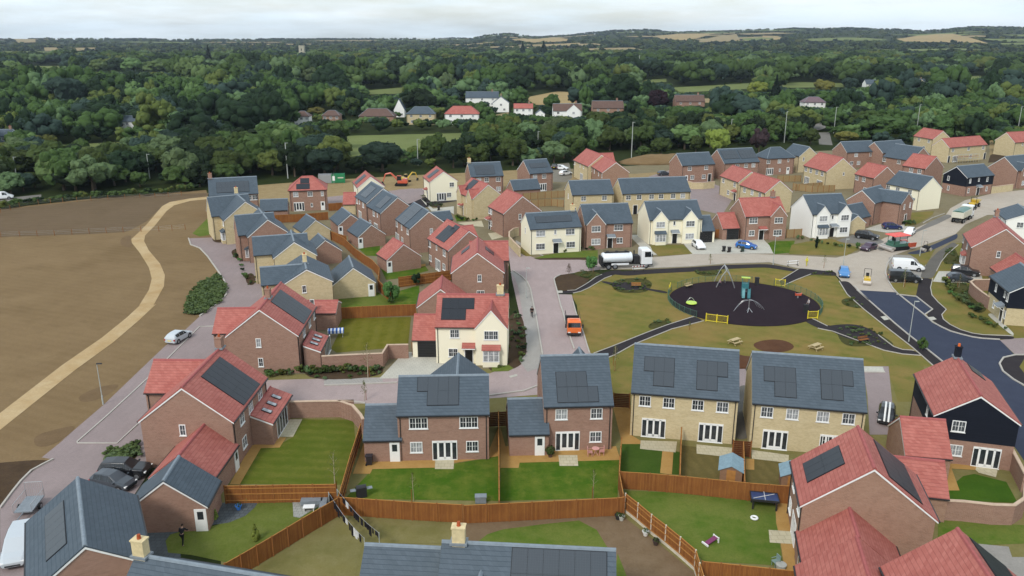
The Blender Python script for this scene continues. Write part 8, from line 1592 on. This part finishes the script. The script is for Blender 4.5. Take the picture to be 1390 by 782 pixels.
# ------------------------------------------------------------------ trees and planting
import numpy as np
def ico(sub):
    bm = bmesh.new(); bmesh.ops.create_icosphere(bm, subdivisions=sub, radius=1)
    v = np.array([tuple(q.co) for q in bm.verts]); f = [tuple(x.index for x in q.verts) for q in bm.faces]; bm.free(); return v, f
ICO = {s: ico(s) for s in (1, 2)}
def crown_geo(style, seed, lobes, sub, cards, csize=.11):
    rr = random.Random(seed); V, F = [], []; iv, jf = ICO[sub]; nv = 0
    def prof(t):                         # radius profile by height fraction
        if style == 'con': return max(.06, (1-t)*1.02)
        if style == 'col': return .55*math.sin(math.pi*min(1, .12+t*.86))**.6+.25
        return 1
    cz, az = (.56, .42)
    pts = []
    for i in range(lobes):
        if style == 'round':
            d = Vector((rr.gauss(0, 1), rr.gauss(0, 1), rr.gauss(.15, .9))).normalized(); k = rr.uniform(.42, .8)
            c = (d.x*k, d.y*k, cz+d.z*az*k); rl = rr.uniform(.2, .36)*(1.15-.25*abs(d.z))*(26/max(14, lobes))**.2
        else:
            t = (i+.5)/lobes; a = i*2.4+rr.uniform(-.4, .4); q = prof(t)*rr.uniform(.4, .62); c = (q*math.cos(a), q*math.sin(a), .1+.86*t); rl = max(.08, prof(t)*rr.uniform(.4, .55))
        c = Vector(c); zs = .5 if style == 'round' else .35
        o = rr.uniform(0, 50); vv = []
        for p in iv:
            P = Vector(p); n = 1+.42*noise.noise(P*1.7+Vector((o, o, o)))+.34*noise.noise(P*4.1+Vector((o, 0, o)))
            vv.append((c.x+P.x*rl*n, c.y+P.y*rl*n, max(.03, c.z+P.z*rl*zs*n)))
        V += vv; F += [tuple(nv+j for j in f) for f in jf]; nv += len(vv); pts += [(c, rl, zs)]
    for i in range(cards):
        c, rl, zs = rr.choice(pts); d = Vector((rr.gauss(0, 1), rr.gauss(0, 1), rr.gauss(.2, 1))).normalized(); k = rl*rr.uniform(.85, 1.22)
        p = Vector((c.x+d.x*k, c.y+d.y*k, c.z+d.z*k*zs)); s = csize*rr.uniform(.6, 1.3); a = d.orthogonal().normalized(); a.rotate(Matrix.Rotation(rr.uniform(0, 6.28), 3, d)); a = (a+d*rr.uniform(-.4, .4)).normalized(); b = d.cross(a).normalized(); q = Vector((1, 1, .5))
        for sgn in ((-1, -.5), (.2, -.8), (1, .4), (-.3, .8)):
            w = a*s*sgn[0]+b*s*sgn[1]; V.append((p.x+w.x, p.y+w.y, max(.02, p.z+w.z*.5)))
        F.append((nv, nv+1, nv+2, nv+3)); nv += 4
    return V, F
def crown_mesh(*a, mat='leaf_green'):
    V, F = crown_geo(*a); me = bpy.data.meshes.new('crown'); me.from_pydata(V, [], F); me.materials.append(MATS[mat]); me.update(); return me
def trunk_mesh(seed, bare=.45, mat='bark'):
    rr = random.Random(seed); m = MB(); m.tube((0, 0, 0), (.02, .01, bare), .07, .045, 8)
    for i in range(5):
        a = i*1.26+rr.uniform(-.3, .3); m.tube((.015, .01, bare*rr.uniform(.65, .95)), (.42*math.cos(a), .42*math.sin(a), bare+rr.uniform(.12, .28)), .03, .012, 5)
    return m.mesh('trunk', mat)
KINDS = {}
def kind_proto(kind, mat, style='round', n=3, lobes=40, cards=1700):
    KINDS[kind] = [(crown_mesh(style, 100+hash_(kind)+i, lobes, 2, cards, .06, mat=mat), trunk_mesh(i)) for i in range(n)]
def hash_(s): return sum(ord(c)*(i+1) for i, c in enumerate(s)) % 997
for k_, mt, st in (('green', 'leaf_green', 'round'), ('dark', 'leaf_dark', 'round'), ('pale', 'leaf_pale', 'round'), ('bluegreen', 'leaf_blue', 'round'), ('willow', 'leaf_bright', 'round'), ('bright', 'leaf_bright', 'round'), ('gold', 'leaf_gold', 'round'), ('yellow', 'leaf_yellow', 'round'), ('light', 'leaf_light', 'round'), ('copper', 'leaf_copper', 'round'), ('copper2', 'leaf_copper2', 'round'), ('darkcon', 'leaf_con', 'con')):
    kind_proto(k_, mt, st, 5 if k_ in ('green', 'dark', 'pale') else 1)
NAME_K = dict(light='broadleaf_tree', yellow='broadleaf_tree', green='broadleaf_tree', dark='broadleaf_tree', pale='willow_tree', bluegreen='broadleaf_tree', willow='willow_tree', bright='broadleaf_tree', gold='broadleaf_tree', copper='copper_beech', copper2='copper_beech', darkcon='conifer_tree')
def plant_tree(kind, lab, pos, h, r, group=None, i=None):
    pr = KINDS[kind]; cm, tm = pr[(i if i is not None else random.randrange(99)) % len(pr)]
    t = thing(NAME_K[kind], lab, 'tree', (pos[0], pos[1], height(*pos)), random.uniform(0, 6.28), group)
    t.scale = (r, r*random.uniform(.88, 1.12), h); obj('crown', cm, t); obj('trunk', tm, t); return t
for k_, lab, pos, h, r in NOTABLE: plant_tree(k_, lab, pos, h, r, None)
def inside(pt, poly):
    x, y = pt; c = False; j = len(poly)-1
    for i in range(len(poly)):
        (xi, yi), (xj, yj) = poly[i], poly[j]
        if (yi > y) != (yj > y) and x < (xj-xi)*(y-yi)/(yj-yi)+xi: c = not c
        j = i
    return c
OPEN = []
for m_, p in FIELDS:
    cx = sum(q[0] for q in p)/len(p); cy = sum(q[1] for q in p)/len(p); OPEN.append([(cx+(q[0]-cx)*1.06, cy+(q[1]-cy)*1.06-(18 if 400 < cy < 1300 and q[1] < cy else 0)) for q in p]); LANES = [pts for nm, mt, ly, pts in GROUND if nm in ('lane', 'track', 'bare_earth', 'estate_road')]
KEEP = [(pos[0], pos[1], r, h) for k, l, pos, h, r in NOTABLE]
def allowed(x, y, h, r):
    """height a tree may have here (0 = none): keeps meadows, lanes, houses and special trees in view"""
    D = math.hypot(x, y)
    for p in LANES:
        if inside((x, y), p): return 0
    for f in ((1, 1.06, 1.14) if D < 420 else (1, 1.05, 1.12, 1.2, 1.3, 1.42) if D < 1300 else (1,)):
        q = (x*f, y*f)
        for p in OPEN:
            if inside(q, p):
                if f == 1: return 0
                h = min(h, 40*(1-1/f)*.9)
    for lab, (hx, hy), w, *_ in FARHOUSES:
        Dh = math.hypot(hx, hy)
        if abs(hx-x*Dh/D) < (w*.5 if ' wood' not in lab and 'under' not in lab and 'spruce' not in lab else -r*.3)+r*.8*Dh/D and D < Dh+9:
            if D > Dh-7: return 0
            h = min(h, 40-(40-3.0)*D/Dh)
    for kx, ky, kr, kh in KEEP:
        Dk = math.hypot(kx, ky)
        if math.hypot(kx-x, ky-y) < kr*.8+r*.5: return 0
        if D < Dk and abs(kx-x*Dk/D) < kr*.7+r*.6: h = min(h, 40-(40-kh*.35)*D/Dk)
    for (mx, my), mh, _ in MASTS:
        if abs(mx-x*my/y) < 6 and y < my: h = min(h, 40-(40-mh*.35)*y/my)
    for kd, pl, (qx, qy), ph in POLES:
        if kd == 'pole' and y < qy and abs(x*qy/y-qx) < r+.8: h = min(h, 40-(40-ph*.3)*y/qy)
    return h if h > 2.2 else 0
rnd = random.Random(11)
cand = []
def scatter(poly, sp, hr, rr_):
    xs = [p[0] for p in poly]; ys = [p[1] for p in poly]; y = min(ys)
    while y < max(ys):
        x = min(xs)
        while x < max(xs):
            p = (x+rnd.uniform(-.42, .42)*sp, y+rnd.uniform(-.42, .42)*sp)
            if inside(p, poly):
                r = rnd.uniform(*rr_); h = allowed(p[0], p[1], rnd.uniform(*hr), r)
                if h: cand.append((p[0], p[1], h, min(r, h*.62), 'belt'))
            x += sp
        y += sp*.87
scatter(BELTS[0], 7.8, (6.0, 11.5), (3.8, 6.6)); scatter(BELTS[1], 8.4, (6.5, 12), (4.2, 7))
def fan(r0, r1, sp, hr, rr_, a0=-.70, a1=.70):
    r = r0
    while r < r1:
        n = int((a1-a0)*r/sp)
        for i in range(n):
            a = a0+(a1-a0)*(i+rnd.uniform(.1, .9))/n; q = r+rnd.uniform(-.45, .45)*sp; x, y = q*math.sin(a), q*math.cos(a)
            if any(inside((x, y), b) for b in BELTS): continue
            k = noise.noise((x*.006, y*.006, 3.3))
            if r < 900 and k < -.33 and rnd.random() < .6: continue
            h = rnd.uniform(*hr)*(1+.25*k); rad = rnd.uniform(*rr_); h = allowed(x, y, h, rad)
            if h: cand.append((x, y, h, min(rad, h*.7), 'far'))
        r += sp*.85
fan(345, 560, 12, (6, 18), (4.5, 10.5)); fan(560, 950, 16, (8, 24), (6.5, 14)); fan(950, 1700, 23, (11, 21), (10, 17)); fan(1700, 3000, 42, (11, 18), (17, 28)); fan(3000, 5000, 78, (10, 16), (22, 44))
cand.sort(key=lambda c: math.hypot(c[0], c[1])/(c[3]**.5))
KP = ['green', 'green', 'green', 'green', 'dark', 'dark', 'dark', 'bluegreen', 'green', 'gold', 'pale']
def where(x, y):
    p = 695+1100*x/(y*.955+11.8)
    for lim, w in ((120, 'far left, above the bare field'), (285, 'left, above the curve of the sandy path'), (400, 'behind the wide grey roofed house'), (520, 'behind the green container'), (640, 'behind the cream house with the square panel'), (760, 'behind the narrow brick house'), (880, 'behind the stepped red roofed pair'), (1010, 'behind the earth bank'), (1130, 'left of the lane mouth'), (1250, 'right of the lane mouth'), (1340, 'behind the long buff terrace')):
        if p < lim: return w
    return 'at the far right edge'
DESC = dict(green='mid green broadleaf tree', dark='dark green broadleaf tree', pale='pale grey green willow', bluegreen='blue green broadleaf tree', gold='olive yellow broadleaf tree', light='light green broadleaf tree')
nind = 0; rest = []
for c in cand:
    x, y, h, r, z = c
    k = 'light' if rnd.random() < .035 else rnd.choice(KP) if z == 'belt' else rnd.choice(KP+['dark', 'bluegreen'])
    px_ = 695+1100*x/(y*.955+11.8)
    if nind < 258 and z == 'belt' and -40 < px_ < 1430:
        w = where(x, y); size = 'low' if h < 6 else 'tall' if h > 8.5 else 'middling'
        plant_tree(k, '%s %s in the wood, %s' % (size, DESC[k], w), (x, y), h*rnd.uniform(.95, 1.1), r*1.08, 'wood belt trees, %s, %s' % (w, DESC[k]), nind); nind += 1
    else: rest.append((x, y, h, r, k))
LM = ['leaf_green', 'leaf_dark', 'leaf_pale', 'leaf_blue', 'leaf_gold', 'leaf_light']
def woods(name, trees, protos, kind='stuff'):
    P = []
    for V, F in protos:
        n4 = [f if len(f) == 4 else f+(-1,) for f in F]; P.append((np.array(V), np.array(n4)))
    VV, LL, LS, MI = [], [], [], []; nv = 0
    for i, (x, y, h, r, k) in enumerate(trees):
        V, F = P[i % len(P)]; a = (i*2.399) % 6.283; c, s = math.cos(a), math.sin(a); z = height(x, y)-(.4 if h > 8 else 0)-(.22*h if x*x+y*y > 2.5e6 else 0)
        W = np.empty_like(V); W[:, 0] = x+r*(V[:, 0]*c-V[:, 1]*s); W[:, 1] = y+r*(V[:, 0]*s+V[:, 1]*c); W[:, 2] = z+h*V[:, 2]; VV.append(W)
        fl = F.ravel(); LL.append(fl[fl >= 0]+nv); LS.append((F >= 0).sum(1)); nv += len(V)
        MI.append(np.full(len(F), {'green': 0, 'dark': 1, 'pale': 2, 'bluegreen': 3, 'gold': 4, 'bright': 4, 'leafy': 0, 'light': 5}.get(k, 0)))
    V = np.concatenate(VV).astype(np.float32); L = np.concatenate(LL).astype(np.int32); S = np.concatenate(LS); MI = np.concatenate(MI).astype(np.int32)
    me = bpy.data.meshes.new(name); me.vertices.add(len(V)); me.vertices.foreach_set('co', V.ravel()); me.loops.add(len(L)); me.loops.foreach_set('vertex_index', L)
    me.polygons.add(len(S)); st = np.concatenate(([0], np.cumsum(S)[:-1])).astype(np.int32); me.polygons.foreach_set('loop_start', st); me.polygons.foreach_set('loop_total', S.astype(np.int32)); me.polygons.foreach_set('material_index', MI)
    for m in LM: me.materials.append(MATS[m])
    me.update(calc_edges=True); o = obj(name, me); return o
near = [t for t in rest if math.hypot(t[0], t[1]) < 620]; mid = [t for t in rest if 620 <= math.hypot(t[0], t[1]) < 1700]; far = [t for t in rest if math.hypot(t[0], t[1]) >= 1700]
tag(woods('woodland', near, [crown_geo('round', 900+i, 22, 1, 420, .08) for i in range(9)]), 'dense mixed woodland around the houses beyond the estate', 'woodland', None, 'stuff')
tag(woods('far_woodland', mid, [crown_geo('round', 930+i, 16, 1, 150, .11) for i in range(8)]), 'dark woodland filling the valley beyond the meadows', 'woodland', None, 'stuff')
tag(woods('hill_woodland', far, [crown_geo('round', 960+i, 12, 1, 20, .18) for i in range(4)]), 'distant woods and hedgerows running up to the hills', 'woodland', None, 'stuff')
# skyline trees on the crest, hedges
crest_t = []
for i in range(620):
    p = -60+1520*i/620+rnd.uniform(-2, 2); d = 4660+rnd.uniform(-120, 120); an = math.atan((p-695)/1100); x = d*math.sin(an); y = d*math.cos(an)
    n_ = noise.noise((p*.02, 1.7, 0)); 
    if n_ > -.12: crest_t.append((x, y, 10+14*max(0, n_+.2)*rnd.uniform(.6, 1.3), rnd.uniform(16, 30), 'dark'))
tag(woods('crest_woodland', crest_t, [crown_geo('round', 980+i, 8, 1, 10, .2) for i in range(3)]), 'thin line of woods along the crest of the hills', 'woodland', None, 'stuff')
def hedge(lab, pts, h, w, k='green'):
    tr = []; P2 = [Vector(p) for p in pts]
    for a, b in zip(P2, P2[1:]):
        n = max(1, int((b-a).length/1.3))
        for i in range(n): q = a.lerp(b, (i+rnd.random())/n); tr.append((q.x+rnd.uniform(-w, w)*.3, q.y+rnd.uniform(-w, w)*.3, h*rnd.uniform(.75, 1.2), w*rnd.uniform(.7, 1.1), rnd.choice([k, k, 'dark', 'gold'])))
    o = woods('hedge', tr, [crown_geo('round', 990+i, 9, 1, 50, .2) for i in range(3)]); tag(o, lab, 'hedge', None, 'thing'); return o
for lab, pts, h, w in HEDGES: hedge(lab, pts, h, w)
# saplings and small planted trees
for kind, lab, (x, y), h in SAPLINGS:
    nm = {'sapling': 'sapling', 'brown': 'sapling', 'leafy': 'small_tree', 'cypress': 'cypress', 'conifer': 'small_conifer'}[kind]
    t = thing(nm, lab, 'tree' if h > 1.6 else 'shrub', (x, y, .02), rnd.uniform(0, 6), 'young planted trees of the estate' if kind == 'sapling' else None)
    m = MB(); top = h*(.96 if kind in ('sapling', 'brown') else .6); m.tube((0, 0, 0), (.05*h*.3, 0, top), max(.02, .014*h), .01, 6)
    if kind in ('sapling', 'brown'):
        for i in range(9):
            a = i*2.4; z = h*(.45+.055*i); m.tube((.02*h*.3, 0, z), (.13*h*math.cos(a)*(1-.06*i), .13*h*math.sin(a)*(1-.06*i), z+.12*h), .012, .005, 4)
    m.build('trunk', 'bark_pale' if kind == 'sapling' else 'bark', t)
    if kind in ('sapling', 'brown'):
        V, F = [], []; rr = random.Random(hash_(lab))
        for i in range(110 if kind == 'sapling' else 260):
            z = h*rr.uniform(.4, 1.0); q = h*(.15 if kind == 'sapling' else .2)*(1.15-z/h)*2.0*rr.random()**.6; a = rr.uniform(0, 6.28); s = rr.uniform(.04, .09); p = Vector((q*math.cos(a), q*math.sin(a), z)); u = Vector((rr.gauss(0, 1), rr.gauss(0, 1), rr.gauss(0, 1))).normalized(); w = u.orthogonal().normalized()
            j = len(V); V += [tuple(p+u*s), tuple(p+w*s*.6), tuple(p-u*s), tuple(p-w*s*.6)]; F.append((j, j+1, j+2, j+3))
        me = bpy.data.meshes.new('crown'); me.from_pydata(V, [], F); me.materials.append(MATS['leaf_gold' if kind == 'sapling' else 'leaf_brown']); obj('crown', me, t)
        if kind == 'sapling': m = MB(); m.tube((.22, .05, 0), (.22, .05, min(1.4, h*.45)), .035, n=6); m.build('stake', 'post_wood', t)
    else:
        mt = {'leafy': 'leaf_lawn', 'cypress': 'leaf_con', 'conifer': 'leaf_bright'}[kind]
        if 'dark' in lab and kind == 'leafy': mt = 'leaf_dark'
        c = obj('crown', crown_mesh('round' if kind == 'leafy' else 'col' if kind == 'cypress' else 'con', hash_(lab), 16, 1, 220, .16, mat=mt), t); r = h*(.36 if kind == 'leafy' else .16 if kind == 'cypress' else .3); c.scale = (r, r, h)
# shrubs in the planted beds (one thing each) and low ground cover
SH = [(crown_mesh('round', 700+i, 9, 1, 120, .22, mat=m), ) for i, m in enumerate(('leaf_dark', 'leaf_green', 'leaf_gold', 'leaf_pale', 'leaf_lawn'))]
for lab, grp, pts, n, hr in SHRUBS:
    P2 = [Vector(p) for p in pts]; seg = [(b-a).length for a, b in zip(P2, P2[1:])]; tot = sum(seg)
    for i in range(n):
        d = tot*(i+rnd.uniform(.2, .8))/n
        for (a, b), l in zip(zip(P2, P2[1:]), seg):
            if d <= l: q = a.lerp(b, d/l); break
            d -= l
        h = rnd.uniform(*hr); q = q+Vector((rnd.uniform(-.45, .45), rnd.uniform(-.45, .45)))
        o = obj('shrub', rnd.choice(SH)[0], None, (q.x, q.y, .02), rnd.uniform(0, 6)); o.scale = (h*.62, h*.62, h); tag(o, lab, 'shrub', grp)
def cover(name, lab, polys, per, hr, ks):
    tr = []
    for p in polys:
        xs = [q[0] for q in p]; ys = [q[1] for q in p]; A = abs(sum(p[i][0]*p[i-1][1]-p[i-1][0]*p[i][1] for i in range(len(p))))/2
        for _ in range(int(A*per)):
            for t in range(9):
                q = (rnd.uniform(min(xs), max(xs)), rnd.uniform(min(ys), max(ys)))
                if inside(q, p): break
            else: continue
            h = rnd.uniform(*hr); tr.append((q[0], q[1], h, h*rnd.uniform(.6, 1.1), rnd.choice(ks)))
    if tr: tag(woods(name, tr, [crown_geo('round', 720+i, 5, 1, 40, .3) for i in range(4)]), lab, 'ground cover', None, 'stuff')
beds = [pts for nm, mt, ly, pts in GROUND if mt == 'bed']
cover('ground_cover', 'low mixed planting in the verges and beds of the park', beds[2:], .8, (.2, .5), ['gold', 'pale', 'pale', 'light', 'green'])
cover('planting', 'dense green planting in the bed beside the left street', beds[:2], 8, (.4, .8), ['green', 'light', 'light', 'pale'])
rough = [pts for nm, mt, ly, pts in GROUND if nm in ('garden_bed',)]
cover('bed_planting', 'scattered low plants in the dark garden beds', rough, .7, (.2, .5), ['green', 'dark', 'gold', 'pale'])
gp = [pts for nm, mt, ly, pts in GROUND if mt in ('parkgrass', 'drygrass')]
0 and cover('grass_tufts', 'rough grass tufts on the dry verges and the park lawn', gp, .25, (.06, .18), ['gold', 'gold', 'green'])

# ------------------------------------------------------------------ sky, sun, air, camera
w = bpy.data.worlds.new('World'); scene.world = w; w.use_nodes = True
nt = w.node_tree; N = nt.nodes; Lk = nt.links; bg = N['Background']
EL, AZ = R(42), R(-150)              # veiled sun behind the camera, to the left
sky = N.new('ShaderNodeTexSky'); sky.sky_type = 'NISHITA'; sky.sun_disc = False; sky.sun_elevation = EL; sky.sun_rotation = AZ; sky.altitude = 60; sky.air_density = 1.2; sky.dust_density = 1.5
tc = N.new('ShaderNodeTexCoord'); sep = N.new('ShaderNodeSeparateXYZ'); Lk.new(tc.outputs['Generated'], sep.inputs[0])
def wm(op, a, b=None, clamp=False):
    n = N.new('ShaderNodeMath'); n.operation = op; n.use_clamp = clamp
    for i, v in enumerate((a, b)):
        if v is None: continue
        if isinstance(v, (int, float)): n.inputs[i].default_value = v
        else: Lk.new(v, n.inputs[i])
    return n.outputs[0]
cx_ = N.new('ShaderNodeMapping'); cx_.inputs['Scale'].default_value = (1, 1, 7); Lk.new(tc.outputs['Generated'], cx_.inputs['Vector'])
n1 = N.new('ShaderNodeTexNoise'); n1.inputs['Scale'].default_value = 3.4; n1.inputs['Detail'].default_value = 7; n1.inputs['Roughness'].default_value = .58; Lk.new(cx_.outputs[0], n1.inputs['Vector'])
n2 = N.new('ShaderNodeTexNoise'); n2.inputs['Scale'].default_value = 8; n2.inputs['Detail'].default_value = 5; Lk.new(cx_.outputs[0], n2.inputs['Vector'])
mr = N.new('ShaderNodeMapRange'); mr.inputs['From Min'].default_value = .4; mr.inputs['From Max'].default_value = .62; Lk.new(n1.outputs['Fac'], mr.inputs['Value'])
cover_ = wm('ADD', wm('MULTIPLY', mr.outputs[0], .5), .46, True)
cr = N.new('ShaderNodeMix'); cr.data_type = 'RGBA'; Lk.new(n2.outputs['Fac'], cr.inputs[0]); cr.inputs[6].default_value = (6.3, 7.7, 8.7, 1); cr.inputs[7].default_value = (8.7, 9.1, 9.3, 1)
mx = N.new('ShaderNodeMix'); mx.data_type = 'RGBA'; Lk.new(cover_, mx.inputs[0]); Lk.new(sky.outputs[0], mx.inputs[6]); Lk.new(cr.outputs[2], mx.inputs[7])
Lk.new(mx.outputs[2], bg.inputs['Color']); bg.inputs['Strength'].default_value = .1
sl = bpy.data.lights.new('sun', 'SUN'); sl.energy = 1.5; sl.angle = R(12); sl.color = (1, .96, .9)
so = bpy.data.objects.new('sun', sl); COL.objects.link(so)
dv = Vector((math.cos(EL)*math.sin(AZ), math.cos(EL)*math.cos(AZ), math.sin(EL))); so.rotation_euler = dv.to_track_quat('Z', 'Y').to_euler()
so.location = (0, 0, 200)
if HAZE > 0:
    m = MB(); m.box(0, 4200, 74.5, 15000, 9400, 151); o = m.mesh('haze', 'white_paint'); hm = bpy.data.materials.new('haze'); hm.use_nodes = True
    n = hm.node_tree.nodes; n.remove(n['Principled BSDF']); pv_ = n.new('ShaderNodeVolumePrincipled'); pv_.inputs['Color'].default_value = (.72, .85, 1.0, 1); pv_.inputs['Density'].default_value = HAZE; pv_.inputs['Anisotropy'].default_value = .2
    hm.node_tree.links.new(pv_.outputs[0], n['Material Output'].inputs['Volume']); o.materials.clear(); o.materials.append(hm)
    ho = obj('haze', o); tag(ho, 'thin pale haze over the valley', 'haze', None, 'stuff')
cam = bpy.data.cameras.new('camera'); cam.sensor_width = 36; cam.lens = 36*1100/1390; cam.clip_start = 1; cam.clip_end = 30000
co = bpy.data.objects.new('camera', cam); COL.objects.link(co); co.location = (0, 0, 40); co.rotation_euler = (math.pi/2-math.atan2(341, 1100), 0, 0); scene.camera = co
scene.view_settings.view_transform = 'Standard'; scene.view_settings.look = 'None'; scene.view_settings.exposure = .47; scene.view_settings.gamma = 1; scene.view_settings.use_curve_mapping = False
scene.cycles.max_bounces = 6; scene.cycles.diffuse_bounces = 3; scene.cycles.glossy_bounces = 2; scene.cycles.transmission_bounces = 3; scene.cycles.volume_bounces = 0; scene.cycles.transparent_max_bounces = 4
scene.cycles.use_denoising = True
